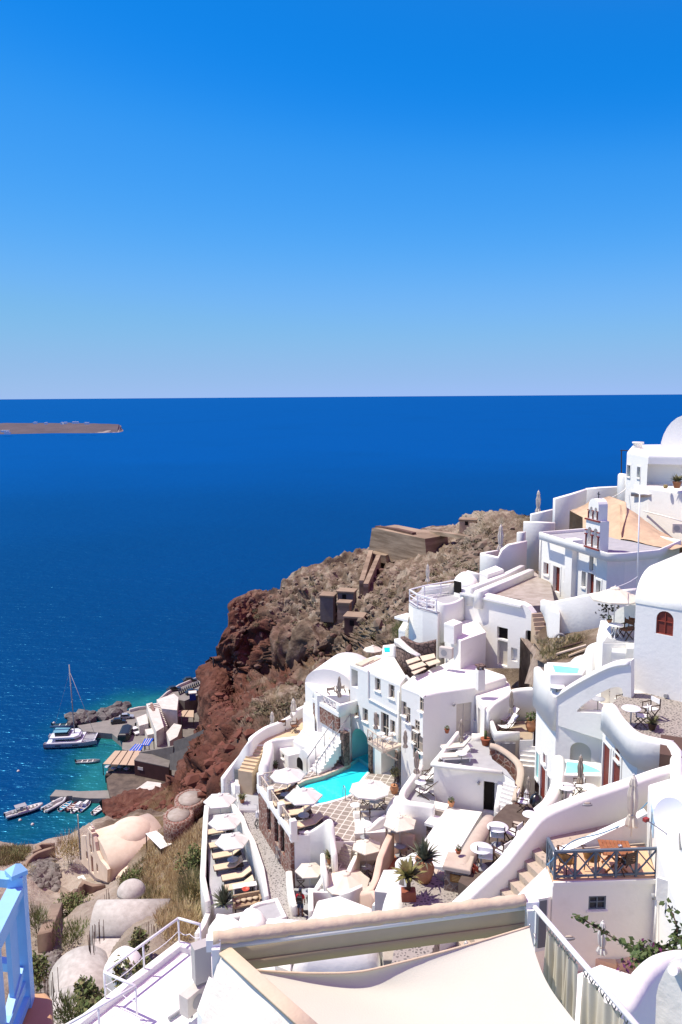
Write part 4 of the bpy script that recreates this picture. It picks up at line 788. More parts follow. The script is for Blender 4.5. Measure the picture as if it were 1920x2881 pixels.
# round terrace house with white railing
rk, wk, rok = house('round_terrace_house', 'white drum-shaped house with railed sun terrace above a lava stone base', [(1151, 1697), (1163, 1706), (1190, 1716), (1232, 1726), (1250, 1712), (1302, 1685), (1290, 1656), (1190, 1652)], -16.2, -21.5, .05, roof=GREYFLOOR, cap=.06)
wallthing('curved_parapet', 'white dipping parapet between the railed terrace and the curved facade', [(1228, 1690, 'D', 61), (1245, 1697, 'D', 60.4), (1265, 1697, 'D', 60.6), (1290, 1688, 'D', 61.2), (1303, 1678, 'D', 61.8)], .3, -18.6, sm=3)
ry = root('terrace_railing', P(1190, 1710, -16.2), 'white ladder-like railing round the high sun terrace', 'railing')
railing(ry, [P(1153, 1694, -16.15), P(1175, 1709, -16.15), P(1228, 1724, -16.15)], 1.0, WMETAL, kind='bars', panels=[1, 2], t=.09)
railing(ry, [P(1153, 1694, -16.15), P(1195, 1682, -16.15), P(1285, 1665, -16.15)], 1.0, WMETAL, kind='bars', panels=[1, 2], t=.08)
wallthing('terrace_wall', 'low white wall behind the railed sun terrace', [(1188, 1650, 'D', 66), (1240, 1645, 'D', 66), (1285, 1640, 'D', 66)], .3, -18, r=.08)
house('step_house', 'narrow white stepped house with flat canopy beside a palm', [(1122, 1770), (1140, 1775), (1150, 1752), (1135, 1748)], -18.6, -23, .05)
obj('flat_canopy', prism_px([(1110, 1734), (1148, 1744), (1152, 1726), (1146, 1724)], -17.2, -17.4, .03), WHITE, None, 'thin white slab canopy sticking out beside the round terrace house', 'canopy')
wallthing('stone_wall', 'curved lava stone retaining wall under the railed terrace house', [(1134, 1790, 'D', 60.5), (1150, 1800, 'D', 59.8), (1180, 1810, 'D', 59.3), (1228, 1800, 'D', 59)], .4, -23, STONE, sm=3, r=.05)
wallthing('stone_wall', 'lava stone wall with white coping beside the small plunge pool', [(1120, 1818, 'D', 60), (1140, 1828, 'D', 59), (1172, 1845, 'D', 58)], .35, -22.5, STONE, r=.05)
wallthing('white_coping', 'white sloping coping on top of the lava stone wall', [(1118, 1812, 'D', 60), (1140, 1822, 'D', 59), (1178, 1842, 'D', 58)], .5, [-18.0, -18.25, -18.75], r=.05)
wallthing('white_pillar', 'tall white pillar wall left of the lava stone wall', [(1105, 1812, 'D', 61), (1118, 1816, 'D', 60.5)], .5, -22.5, r=.05)
house('pool_block', 'white block holding a tiny plunge pool on the hillside', [(1078, 1815), (1075, 1840), (1104, 1845), (1104, 1812)], -19.6, -23, .1)
obj('plunge_pool_water', MB().box(P(1096, 1828, -19.55), (.8, 1.0, .06), 0), POOLW, None, 'tiny green plunge pool in the hillside block', 'pool')
# woven shade panels over the passage
PANEL = mat('reed_panel', (.66, .56, .42), (.58, .49, .36), 5, .9)
k = 0
for pp_, lab in (([(1142, 1858), (1176, 1847), (1184, 1856), (1148, 1868)], 'reed shade panel in the far corner of the passage'), ([(1182, 1846), (1222, 1838), (1226, 1850), (1190, 1860)], 'reed shade panel beside the air conditioner'), ([(1150, 1873), (1188, 1861), (1200, 1870), (1160, 1884)], 'wide reed shade panel in the middle of the passage'), ([(1196, 1862), (1232, 1853), (1240, 1862), (1208, 1873)], 'reed shade panel nearest the white hotel roof'), ([(1158, 1890), (1192, 1877), (1200, 1880), (1166, 1897)], 'narrow reed shade panel above the sunken balcony')):
    z = -18.6-.06*k; k += 1; obj('reed_mat', prism_px(pp_, z, z-.05, 0), PANEL, None, lab, 'shade mat', 'reed shade mats over the passage')
for k in range(3):
    z = -19.5-.08*k; obj('roof_mat', prism_px([(1000+k*22, 1866-k*6), (1018+k*22, 1872-k*5), (1052+k*20, 1856-k*5), (1034+k*20, 1851-k*5)], z+.05, z-.1, 0), PANEL, None, ['pale reed mat at the tip of the hotel roof', 'pale reed mat in the middle of the hotel roof edge', 'pale reed mat at the back of the hotel roof'][k], 'mat', 'reed mats on the hotel roof')
# stairs between the curved facade and the buttress, walls round the garden
STEPT = mat('tan_step', (.55, .42, .29), (.48, .37, .26), 2, .9)
obj('tan_stairs', stairs_mb(P(1511, 1714, -15.2), P(1529, 1812, -17.4), 8, .8, -20), STEPT, None, 'worn tan stairs beside the quarter-round facade', 'stairs')
wallthing('garden_wall', 'broad white wall with soft shaded face above the weedy garden', [(1528, 1687, 'D', 55.5), (1545, 1691, 'D', 55), (1565, 1690, 'D', 54.5), (1615, 1680, 'D', 53.5), (1668, 1669, 'D', 52.5), (1790, 1655, 'D', 51)], .45, [-14.8, -15.6, -18.5, -18.5, -18.5, -18.5], sm=2, r=.12)
obj('white_buttress', MB().prism([PD(1546, 1735, 54.6).xy, PD(1576, 1730, 53.6).xy, PD(1574, 1700, 55).xy, PD(1550, 1700, 56).xy], -14.3, -18.5, .3, 5), WHITE, None, 'tapering white buttress at the foot of the worn tan stairs', 'buttress')
# ---------------------------------------------------------------- house with the plunge pools, right of the hotel
A, B = PD(1513, 1875, 46.5), PD(1568, 1956, 43); E = PD(1692, 1990, 42)
r8 = root('plunge_pool_house', PD(1600, 2200, 43), 'white house with sloping arched wall and two turquoise plunge pools', 'house')
plan = [A.xy, B.xy, E.xy, PD(1775, 1990, 41).xy, PD(1780, 1900, 47).xy, PD(1620, 1860, 50).xy]
zs = -17.0
w8 = obj('wall', MB().prism(plan, zs, -22.5, .02), WHITE, r8)
openings(r8, w8, A, B, [('window', 1514, 2155, .5, 1.6, 0, TEALWHITE), ('door', 1529, 2212, .95, 2.3, 0, REDWOOD), ('window', 1534, 2135, .45, .6, 0, REDWOOD), ('window', 1546, 2215, .4, 1.2, 0, GLASS)], .08, GLASS, None, .1)
openings(r8, w8, B, E, [('niche', 1634, 2118, 1.1, 1.15, .5, mat('sage_plaster', (.55, .56, .47), None, rough=.9))], .22)
obj('parapet', MB().ribbon([A+V(0, 0, 0), (A+B)/2+V(0, 0, .15), B+V(0, 0, .05)], .45, -18, .18), WHITE, r8)
Bf = B; Cf = PD(1776, 1860, 40.3)
outl = [(1566, 1956), (1590, 1940), (1620, 1921), (1665, 1896), (1705, 1876), (1738, 1864), (1776, 1859), (1776, 2080), (1690, 2080), (1566, 2040)]
hole = [(1624, 1999), (1634, 1989), (1655, 1973), (1680, 1956), (1700, 1944), (1720, 1935), (1740, 1932), (1750, 1937), (1753, 1950), (1753, 1996), (1720, 2004), (1693, 2007), (1624, 2003)]
obj('sloping_wall', plate_mb(outl, Bf, Cf, .5, [hole]), WHITE, r8)
tops = spline([onplane(x, y, Bf, Cf)+V(.05, .22, .02) for x, y in outl[:7]], 3); obj('coping', MB().ribbon(tops, .6, [p.z-.25 for p in tops], .2), WHITE, r8)
# upper plunge pool
zp = -15.0
rp = root('plunge_pool', P(1600, 1880, zp), 'upper plunge pool sunk in a white terrace below the garden', 'pool')
px_ = [(1539, 1862), (1605, 1864), (1650, 1882), (1640, 1897), (1550, 1897)]
obj('rim', MB().prism(xy(px_, zp), zp, zp-2.5, .08), WHITE, rp)
obj('water', MB().prism(xy([(1555, 1872), (1630, 1881), (1625, 1895), (1563, 1892)], zp), zp+.02, zp-.1, 0), mat('plunge_water', (.22, .68, .60), (.30, .74, .68), 1, .1, .05, 4, spec=.5), rp)
wallthing('plunge_wall', 'white wall rising in two lobes behind the upper plunge pool', [(1535, 1868, 'D', 50), (1600, 1864, 'D', 50), (1622, 1848, 'D', 49.2), (1648, 1838, 'D', 48.5), (1660, 1815, 'D', 48), (1680, 1806, 'D', 47)], .4, -19, sm=3)
terrace('table_terrace', [(1549, 1905), (1640, 1900), (1625, 1935), (1575, 1950)], -16.4, -18, WHITE)
# lower plunge pool court
zq = -18.9
rp2 = root('plunge_pool', P(1640, 2170, zq), 'lower plunge pool beneath the arched niche', 'pool')
obj('rim', MB().prism(xy([(1584, 2134), (1692, 2146), (1692, 2182), (1584, 2180)], zq), zq, zq-1, .06), WHITE, rp2)
obj('water', MB().prism(xy([(1595, 2144), (1640, 2148), (1683, 2166), (1690, 2172), (1592, 2175)], zq), zq+.02, zq-.1, 0), MATS['plunge_water'], rp2)
terrace('white_court', [(1560, 2180), (1700, 2182), (1710, 2215), (1640, 2250), (1545, 2280), (1540, 2230)], -19.6, -23, WHITE)
wallthing('thick_wall', 'thick white wall curling down from the plunge pool court', [(1573, 2124, 'D', 41.5), (1573, 2168, 'D', 40.3), (1566, 2205, 'D', 39.2), (1548, 2240, 'D', 38.3), (1520, 2268, 'D', 37.4), (1492, 2290, 'D', 36.2)], .65, -24, sm=4)
# wing with the red doors, and the pebble terrace it carries
E2, G, H = PD(1700, 1977, 39.2), PD(1798, 2064, 35.1), PD(1895, 2086, 34.2)
r9 = root('red_door_wing', PD(1760, 2200, 36), 'white wing with three dark red panes and a steep thick coping', 'house')
w9 = obj('wall', MB().prism([E2.xy, G.xy, H.xy, PD(1930, 2040, 38).xy, PD(1790, 1960, 42).xy], -15.3, -22, .02), WHITE, r9)
openings(r9, w9, E2, G, [('door', 1707, 2160, .85, 2.3, 0, REDWOOD), ('door', 1736, 2188, .9, 2.3, 0, REDWOOD), ('window', 1740, 2118, .6, .75, 0, REDWOOD)], .07, REDWOOD, None, .1)
obj('coping', MB().ribbon(spline([E2+V(0, 0, -.5), E2*.8+G*.2+V(0, 0, .25), E2*.5+G*.5, G, H], 4)[2:], .5, -16.2, .2), WHITE, r9)
terrace('pebble_terrace', [(1705, 1995), (1752, 1950), (1850, 1950), (2000, 1965), (2000, 2125), (1893, 2098), (1800, 2078)], -15.25, -21, PEBBLE)
wallthing('end_pillar', 'white pillar wall closing the pebble terrace above dark steps', [(1890, 2086, 'D', 34.2), (1905, 2105, 'D', 33.4), (1906, 2180, 'D', 32.0)], .5, -21)
obj('dark_steps', stairs_mb(PD(1915, 2075, 35), PD(1915, 2130, 33), 3, 1.6, -20), mat('dark_step', (.10, .06, .045), None, rough=.9), None, 'dark timber steps at the edge of the pebble terrace', 'steps')
# tall house with the arched red window
A10, B10 = PD(1790, 1690, 41), PD(2060, 1700, 37.8)
r10 = root('tall_house', PD(1850, 1950, 38), 'tall white house with arched red shuttered window and vaulted roof', 'house')
d10, n10, rz10 = face(A10, B10)
pl10 = [A10.xy, B10.xy, (B10-n10*7).xy, (A10-n10*7).xy]
w10 = obj('wall', MB().prism(pl10, A10.z, -17, .02), WHITE, r10)
ro10 = MB(); m = 12; prof = [(0.0-.03, -.12), (-.06, 0)]+[(1.9-1.96*math.cos(k*math.pi/2/m), 1.55*math.sin(k*math.pi/2/m)) for k in range(1, m+1)]+[(7, 1.6), (7, -.12)]
vs = [A10-d10*.03-n10*s+V(0, 0, z) for s, z in prof]; k = len(vs); vs += [v+d10*((B10-A10).xy.length+.06) for v in vs]
ro10.add(vs, [(i, i+1, k+i+1, k+i) for i in range(k-1)], True); ro10.add(vs, [tuple(range(k)), tuple(range(2*k-1, k-1, -1))]); obj('roof', ro10, WHITE, r10)
openings(r10, w10, A10, B10, [('window', 1871, 1753, .86, 1.22, .42, REDWOOD, mat('red_frame', (.26, .05, .03), None, rough=.5))], .12)
c = onplane(1876, 1956, A10, B10); obj('vent', MB().tube([c+n10*.15, c-n10*.1], .1, 10), GREYP, r10)
# terrace with the director chairs under the cream parasol
terrace('chair_terrace', [(1698, 1806), (1722, 1768), (1792, 1758), (1794, 1806)], -13.5, -17, GREYFLOOR, WHITE)
Aw_, Bw_ = PD(1726, 1740, 47), PD(1792, 1720, 45.8)
obj('arched_wall', plate_mb([(1700, 1745), (1710, 1736), (1727, 1731), (1728, 1725), (1740, 1713), (1756, 1706), (1788, 1699), (1794, 1790), (1700, 1795)], Aw_, Bw_, .35), WHITE, None, 'white wall with a rising arch behind the director chairs', 'wall')
obj('slanted_pillar', MB().prism([PD(1679, 1797, 45.5).xy, PD(1722, 1803, 44.2).xy, PD(1722, 1765, 46.5).xy, PD(1690, 1757, 47.4).xy], [-13.65, -13.55, -13.1, -13.2], -18, .08), WHITE, None, 'massive white pillar with slanted sunlit top left of the table', 'pillar')
house('step_block', 'white block steps between the slanted pillar and the tall house', [(1724, 1812), (1765, 1820), (1762, 1835), (1722, 1832)], -13.85, -17, .08, cat='wall')
house('step_block', 'narrow white stacked steps against the tall house', [(1763, 1806), (1788, 1806), (1788, 1822), (1763, 1822)], -13.55, -17, .08, cat='wall')
house('step_block', 'lower white stacked step against the tall house', [(1758, 1822), (1786, 1822), (1780, 1855), (1752, 1850)], -14.4, -17.5, .08, cat='wall')
# ---------------------------------------------------------------- long winding wall, pebble path and steps
sw_pts = [(1975, 2120, 'D', 33.5), (1920, 2146, 'D', 33), (1851, 2166, 'D', 32.6), (1790, 2187, 'D', 32.2), (1688, 2220, 'D', 31.7), (1607, 2249, 'D', 31.3), (1525, 2286, 'D', 30.9), (1488, 2325, 'D', 30.6), (1452, 2370, 'D', 30.3), (1412, 2420, 'D', 30.1), (1366, 2462, 'D', 29.9), (1300, 2525, 'D', 29.6), (1262, 2562, 'D', 29.4), (1232, 2600, 'D', 29.2), (1212, 2640, 'D', 29)]
t = spline([hit(p) for p in sw_pts], 4); wwid = [.55]*len(t)
obj('winding_wall', MB().ribbon(t, wwid, [p.z-3.2 for p in t], .2, 4), WHITE, None, 'long white winding wall following the stepped pebble path', 'wall')
zpth = -16.9
PATHC = [(1555, 2405), (1545, 2345), (1575, 2318), (1700, 2285), (1830, 2240), (1960, 2220), (1960, 2300), (1822, 2292), (1700, 2345), (1600, 2400)]
terrace('pebble_path', PATHC, zpth, -20, PEBBLE2)
terrace('pebble_path', [(1718, 2300), (1716, 2285), (1770, 2268), (1860, 2240), (1960, 2225), (1960, 2300), (1822, 2292), (1790, 2303)], zpth+.16, -20, PEBBLE2)
sa, sb = P(1548, 2392, -16.9), P(1268, 2680, -20.0)
o = obj('pebble_steps', stairs_mb(sa, sb, 11, 2.6, -22), PEBBLE2, None, 'curving pebble steps running down along the winding wall', 'steps')
terrace('pebble_landing', [(1215, 2670), (1330, 2640), (1440, 2640), (1460, 2720), (1300, 2800), (1200, 2760)], -20.2, -23, PEBBLE2)
# ---------------------------------------------------------------- balcony house
zb_ = -16.2
r11, w11, ro11 = house('balcony_house', 'white house with small square window under the grey railed balcony', [(1556, 2478), (1850, 2469), (1816, 2379), (1700, 2383), (1600, 2398), (1540, 2434)], zb_, -20.5, .03, roof=mat('orange_floor', (.68, .42, .25), (.62, .38, .22), 2, .8), cap=.06)
A11, B11 = P(1556, 2478, zb_), P(1850, 2469, zb_)
openings(r11, w11, A11, B11, [('window', 1681, 2540, .6, .5, 0, mat('mesh_screen', (.05, .052, .055), None, rough=.7), mat('slate_blue_paint', (.10, .13, .16), (.12, .15, .18), 5, .5))], .1)
SLATE = MATS['slate_blue_paint']
d11, n11, rz11 = face(A11, B11)
obj('plinth_line', MB().beam(A11+n11*.03+V(0, 0, -.1), B11+n11*.03+V(0, 0, -.1), .1, .16), WHITE, r11)
rg = root('balcony_railing', A11, 'slate blue railing with crossed panels round the orange balcony', 'railing')
railing(rg, [P(1540, 2434, zb_), P(1560, 2474, zb_), P(1846, 2464, zb_)], 1.0, SLATE, panels=[2, 5], t=.075)
A12, B12 = PD(1565, 2398, 29.35), PD(1822, 2380, 29.35)
o = obj('balcony_wall', plate_mb([(1558, 2404), (1620, 2385), (1690, 2352), (1760, 2320), (1822, 2288), (1820, 2392), (1600, 2412)], A12, B12, .35), WHITE, None, 'white wall with slanting top between the balcony and the pebble path', 'wall')
obj('skirting', MB().beam(PD(1620, 2392, 29.2), PD(1814, 2377, 29.2), .04, .14), TANP, o)
pl = [PD(1822, 2262, 31).xy, PD(1851, 2470, 26.4).xy, PD(1985, 2760, 20.5).xy, PD(2100, 2500, 24).xy, PD(2050, 2200, 33).xy]
r13 = root('dish_house', PD(1900, 2550, 25)-V(0, 0, 5), 'large white house with satellite dish', 'house')
w13 = obj('wall', MB().prism(pl, -14.9, -22, .12), WHITE, r13)
obj('recess', MB().box(PD(1872, 2505, 25), (.1, .5, .75), 1.0), WHITE2, r13)
obj('roof_block', MB().prism([PD(1866, 2330, 27.5).xy, PD(1985, 2560, 23).xy, PD(2080, 2450, 26).xy, PD(1960, 2260, 30).xy], -14.0, -15.5, .15), WHITE, r13)
obj('downpipe', MB().tube([PD(1851, 2470, 26.2), PD(1842, 2655, 26.0)], .04), WHITE, r13)
obj('flat_roof', prism_px([(1420, 2550), (1480, 2488), (1537, 2433), (1554, 2480), (1557, 2515), (1510, 2545)], -16.75, -21.5, .12), WHITE, None, 'bright white lean-to roof between the pebble steps and the balcony house', 'roof')
rdr = root('grey_door', PD(1525, 2600, 26), 'tall grey door in the white lean-to beside the balcony house', 'door')
obj('leaf', MB().box(PD(1525, 2598, 25.7), (.28, .08, 1.65), .25), mat('grey_door_paint', (.16, .17, .18), None, rough=.5), rdr); obj('frame', MB().box(PD(1523, 2600, 25.85), (.42, .08, 1.85), .25), WHITE, rdr)
rdr = root('grey_door', PD(1456, 2620, 26.6), 'double grey door glimpsed below the white awning end', 'door')
obj('leaf', MB().box(PD(1448, 2612, 26.6), (.28, .06, 1.5), 0), MATS['grey_door_paint'], rdr); obj('leaf', MB().box(PD(1474, 2610, 26.6), (.28, .06, 1.5), 0), MATS['grey_door_paint'], rdr); obj('frame', MB().box(PD(1461, 2611, 26.75), (.85, .06, 1.65), 0), WHITE, rdr)
terrace('pink_court', [(1480, 2690), (1560, 2650), (1850, 2640), (1870, 2720), (1700, 2900), (1500, 2900)], -19.6, -22, PEACH)
wallthing('pink_step_wall', 'pale pink low wall below the balcony house', [(1600, 2655, -19.0), (1660, 2680, -19.1), (1735, 2702, -19.2)], .4, -20.5, PEACH, r=.03)
wallthing('pink_step_wall', 'pale pink low wall meeting the bougainvillea', [(1735, 2704, -19.2), (1768, 2682, -19.1), (1800, 2700, -19.2)], .3, -20.5, PEACH, r=.03)
# dining terrace, stone pillar, pebble yard
terrace('dining_terrace', [(1372, 2316), (1425, 2262), (1495, 2262), (1520, 2310), (1440, 2420), (1350, 2510), (1290, 2480)], -18.3, -22, mat('dark_floor', (.09, .065, .05), (.12, .09, .07), 3, .9))
wallthing('dining_wall', 'smooth beige sloping wall beside the round dining tables', [(1380, 2292, 'D', 35.2), (1350, 2335, 'D', 33.6), (1310, 2405, 'D', 31.6), (1300, 2432, 'D', 31)], .75, -22, TANP, sm=3)
wallthing('dining_wall', 'low tan wall at the head of the dining terrace', [(1405, 2302, 'D', 35.5), (1455, 2312, 'D', 34.5), (1475, 2316, 'D', 34)], .45, -20, TANP)
terrace('pebble_yard', [(1125, 2580), (1150, 2468), (1205, 2448), (1262, 2458), (1335, 2500), (1265, 2560), (1240, 2610), (1210, 2700), (1100, 2720)], -19.1, -24, PEBBLE)
sp = root('stone_pillar', P(1288, 2510, -19.1), 'squat stone pillar with tan capping and bronze plaque', 'pillar')
a, b = P(1251, 2505, -19.1), P(1318, 2518, -19.1); dS, nS, rS = face(a, b); c = (a+b)/2
obj('stone_shaft', MB().box(c-nS*.45+V(0, 0, .45), (.95, .9, .9), rS), cells('mixed_stone', (.10, .06, .05), (.30, .22, .17), (.24, .2, .17), 4.5, .05), sp)
obj('capping', MB().prism([(c-nS*.45+dS*.54*s+nS*.52*q).xy for s, q in ((-1, -1), (1, -1), (1, 1), (-1, 1))], -19.1+1.08, -19.1+.9, .06), TANP, sp)
pq = obj('plaque', MB().box(c+nS*.02+V(0, 0, .6), (.5, .04, .32), rS), mat('bronze', (.18, .10, .04), None, rough=.4, metal=.6), sp)
mb = MB(); [mb.box(c+nS*.045+dS*(-.02*(k % 2))+V(0, 0, .7-.06*k), (.36-.06*(k % 2), .01, .022), rS) for k in range(4)]; obj('lettering', mb, mat('bronze_letters', (.40, .27, .12), None, rough=.4, metal=.5), pq)
wallthing('stone_kerb', 'low wall with tan top between the stone pillar and potted plants', [(1206, 2440, 'D', 32.6), (1232, 2448, 'D', 32.2), (1258, 2458, 'D', 31.8)], .35, -19.6, TANP)
wallthing('stone_kerb', 'tan capped stub wall behind the stone pillar', [(1268, 2400, 'D', 32.6), (1292, 2402, 'D', 32.4)], .7, -20, TANP)
wallthing('grey_curved_wall', 'grey-white rounded wall left of the spiky plant', [(1122, 2488, 'D', 32.8), (1112, 2520, 'D', 31.6), (1102, 2580, 'D', 30)], .95, -23, WHITE2)
# ---------------------------------------------------------------- lounger terrace, path, gate and tan terrace on the left
zl = -31.5
terrace('lounger_terrace', [(583, 2268), (652, 2262), (682, 2305), (712, 2365), (741, 2445), (752, 2530), (700, 2562), (592, 2545)], zl, -36.5, GREYFLOOR, WHITE2)
wallthing('terrace_parapet', 'long white parapet along the seaward side of the lounger terrace', [(653, 2258, -30.8), (582, 2267, -30.85), (579, 2300, -30.9), (574, 2400, -30.95), (571, 2465, -31), (585, 2535, -31)], .36, -36.8, r=.06)
wallthing('path_kerb', 'low white kerb wall between the pebble path and the sunbeds', [(656, 2262, -29.3), (682, 2298, -29.35), (694, 2330, -29.4), (714, 2368, -29.4), (738, 2440, -29.4), (751, 2520, -29.4)], .3, -32, r=.08)
PEBBLEG = cells('grey_pebble_paving', (.10, .095, .09), (.27, .255, .235), (.37, .35, .32), 6.5, .12, bump=.25)
terrace('pebble_lane', [(684, 2282), (738, 2276), (772, 2338), (800, 2380), (815, 2440), (819, 2540), (880, 2585), (800, 2640), (752, 2530), (741, 2445), (712, 2365)], -29.75, -33, PEBBLEG)
terrace('gate_court', [(665, 2215), (730, 2203), (741, 2213), (739, 2276), (672, 2276)], -29.5, -33, GREYFLOOR, WHITE)
wallthing('court_wall', 'grey-white wall stepping up right of the slatted gate', [(698, 2168, 'D', 61.6), (716, 2160, 'D', 61.4), (724, 2148, 'D', 61.3), (730, 2164, 'D', 61), (772, 2156, 'D', 60.5)], .3, -31)
wallthing('court_wall', 'low white ledge wall above the striped parasol shade', [(730, 2172, 'D', 60.3), (775, 2163, 'D', 59.8)], .9, -29.8, r=.06)
wallthing('gate_pier', 'slim white wall running down from the slatted gate', [(652, 2178, 'D', 62.3), (657, 2200, 'D', 61.6), (664, 2232, 'D', 60.4)], .4, -33, r=.08)
obj('white_gatepost', MB().prism([PD(661, 2238, 60.2).xy, PD(676, 2240, 60).xy, PD(678, 2228, 61).xy, PD(663, 2226, 61).xy], -28.8, -33, .08), WHITE, None, 'square white post at the corner of the grey gate court', 'post')
gt = root('slatted_gate', PD(679, 2204, 61.5), 'grey-green slatted double gate in the white court wall', 'gate')
GG = mat('sage_paint', (.28, .30, .27), None, rough=.6)
a, b = PD(660, 2206, 61.7), PD(698, 2202, 61.4); a.z = b.z = -29.4; dd = (b-a).normalized()
for s in (0, 1):
    mb = MB(); o_ = a+(b-a)*(.5*s); Lg = (b-a).length/2-.02
    for k in range(7): mb.box(o_+dd*(.04+k*(Lg-.08)/6)+V(0, 0, .55), (.045, .04, 1.05), math.atan2(dd.y, dd.x))
    for z in (.15, .9): mb.beam(o_+V(0, .001, z), o_+dd*Lg+V(0, .001, z), .05, .07)
    obj('gate_leaf', mb, GG, gt)
# tan terrace with steps
zt_ = -26.6
TT = mat('sand_floor', (.58, .45, .29), (.52, .40, .25), 1.5, .85)
terrace('sand_terrace', [(715, 2093), (745, 2060), (782, 2040), (835, 2008), (866, 1988), (870, 2005), (852, 2066), (778, 2079), (742, 2093)], zt_, -31, TT, WHITE)
wallthing('outer_parapet', 'white parapet following the sand terrace and its steps down the cliff edge', [(626, 2188, -28.9), (650, 2155, -28.2), (676, 2120, -27.2), (700, 2085, -26.0), (712, 2070, -25.8), (747, 2046, -25.75), (780, 2033, -25.75), (817, 2015, -25.75), (835, 1996, -25.75), (862, 1983, -25.7)], .4, -33, sm=3, r=.12)
obj('sand_steps', stairs_mb(P(730, 2092, zt_), P(690, 2170, -27.7), 8, 1.15, -31), TT, None, 'sand coloured steps dropping from the upper sun terrace', 'steps')
wallthing('sculpted_wall', 'softly sculpted white wall right of the sand coloured steps', [(756, 2086, 'D', 61), (755, 2102, 'D', 60.2), (750, 2124, 'D', 59.4), (741, 2150, 'D', 58.8)], .8, -30.5, sm=3)
wallthing('sand_terrace_wall', 'rounded white wall closing the sand terrace in front', [(754, 2086, -26.0), (778, 2078, -26.0), (815, 2074, -26.0), (848, 2068, -26.0)], .35, -29, sm=2)
rq, wq, roq = house('cube_room', 'little white cube room with tiny square window', [(779, 2100), (832, 2093), (846, 2118), (812, 2126)], -26.7, -30, .05)
openings(rq, wq, P(779, 2100, -26.7), P(812, 2126, -26.7), [('window', 796, 2126, .4, .45, 0, DARK)], .15)
obj('arch_room', vault_mb(PD(842, 2128, 59), PD(872, 2146, 57.8), 2.6, .75, -29.5), WHITE, None, 'small white vaulted room with arched doorway by the stairs', 'house')
obj('arch_opening', arch_mb(PD(857, 2146, 58.3)-V(0, 0, .35), *face(PD(842, 2128, 59), PD(872, 2146, 57.8))[:2], .8, .85, -.38, .35), DARK, None, 'dark little arched opening beside the pool stairs', 'opening')
house('white_roof_step', 'white terrace roof under the red stone balcony block', [(826, 2083), (850, 2052), (885, 2062), (935, 2108), (915, 2140), (868, 2104)], -26.0, -30, .1)
house('white_roof_step', 'upper white terrace roof beside the curved niche wall', [(852, 2050), (880, 2030), (920, 2060), (934, 2095), (900, 2080)], -25.2, -29, .1)
obj('niche_wall', MB().prism([PD(853, 2050, 62.5).xy, PD(886, 2055, 60.8).xy, PD(888, 2018, 62).xy, PD(856, 2014, 64).xy], -23.9, -28, .45, 5), WHITE, None, 'round-topped white wall with shaded niche behind the sand terrace', 'wall')
# white rooms at the near end of the lounger terrace
rr_ = root('round_roof', P(750, 2570, -30), 'grey floored roof with white curved rim beside the pebble lane', 'roof')
ol = [(701, 2562), (710, 2548), (728, 2540), (778, 2528), (802, 2576), (752, 2594), (715, 2582)]
obj('floor', prism_px(ol, -29.3, -31.5, .03), GREYFLOOR, rr_); obj('rim', MB().ribbon([P(x, y, -29.15) for x, y in ol], .22, -33, .08, closed=True), WHITE, rr_)
obj('white_dome', pillow_mb([(672, 2600), (690, 2576), (728, 2580), (752, 2600), (748, 2630), (690, 2640)], -29.3, .9, -34), WHITE, None, 'smooth white dome directly below the grey floored roof', 'dome')
obj('white_dome', pillow_mb([(585, 2625), (610, 2598), (650, 2600), (690, 2622), (680, 2650), (600, 2660)], -29.4, .9, -34), WHITE, None, 'low white dome beside the stepped garden wall', 'dome')
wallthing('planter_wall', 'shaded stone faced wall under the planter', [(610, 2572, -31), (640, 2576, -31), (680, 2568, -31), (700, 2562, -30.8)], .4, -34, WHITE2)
wallthing('garden_wall', 'stepped white garden wall beside the dry grass', [(590, 2558, 'D', 50.5), (572, 2600, 'D', 48), (556, 2625, 'D', 46.5)], .35, -36, r=.05)
# terraces in the middle
terrace('sun_court', [(1003, 2408), (1062, 2400), (1072, 2440), (1045, 2490), (985, 2470)], -28.9, -32, GREYFLOOR)
wallthing('court_wall', 'short white wall between the broad grey steps and a parasol court', [(1006, 2398, 'D', 48.5), (988, 2435, 'D', 47.3), (976, 2462, 'D', 46.5)], .3, -31, r=.08)
wallthing('court_wall', 'long white wall bounding the terracotta terrace', [(1101, 2342, 'D', 46.5), (1085, 2375, 'D', 45.6), (1070, 2412, 'D', 44.8), (1058, 2470, 'D', 43.5), (1045, 2495, 'D', 43), (1015, 2512, 'D', 43.2)], .4, -31, PEACH, r=.1)
terrace('terracotta_terrace', [(1102, 2368), (1165, 2352), (1185, 2380), (1150, 2440), (1118, 2455), (1082, 2450)], -26.7, -30, TERRA)
wallthing('terrace_wall', 'pale pink wall at the head of the terracotta terrace', [(1099, 2338, 'D', 47), (1130, 2342, 'D', 47), (1166, 2350, 'D', 46.5)], .35, -29, PEACH, r=.1)
wallthing('scalloped_wall', 'white wall with two round lobes beside the big terracotta pot', [(1118, 2425, 'D', 41), (1124, 2415, 'D', 41), (1140, 2412, 'D', 40.8), (1156, 2402, 'D', 40.5), (1166, 2398, 'D', 40)], .35, -28, sm=2)
house('white_flat_roof', 'white flat roof slab left of the spiky plant', [(1055, 2506), (1080, 2447), (1138, 2445), (1112, 2512)], -22.4, -27, .05, cat='roof')
house('white_flat_roof', 'small tilted white roof below the terracotta terrace', [(1048, 2545), (1070, 2515), (1098, 2522), (1092, 2550)], -23.6, -27, .05, cat='roof')
wallthing('pink_wall', 'terracotta pink wall behind the large parasol', [(1020, 2512, 'D', 43), (1050, 2505, 'D', 42.6), (1060, 2525, 'D', 42)], .3, -30, PEACH)
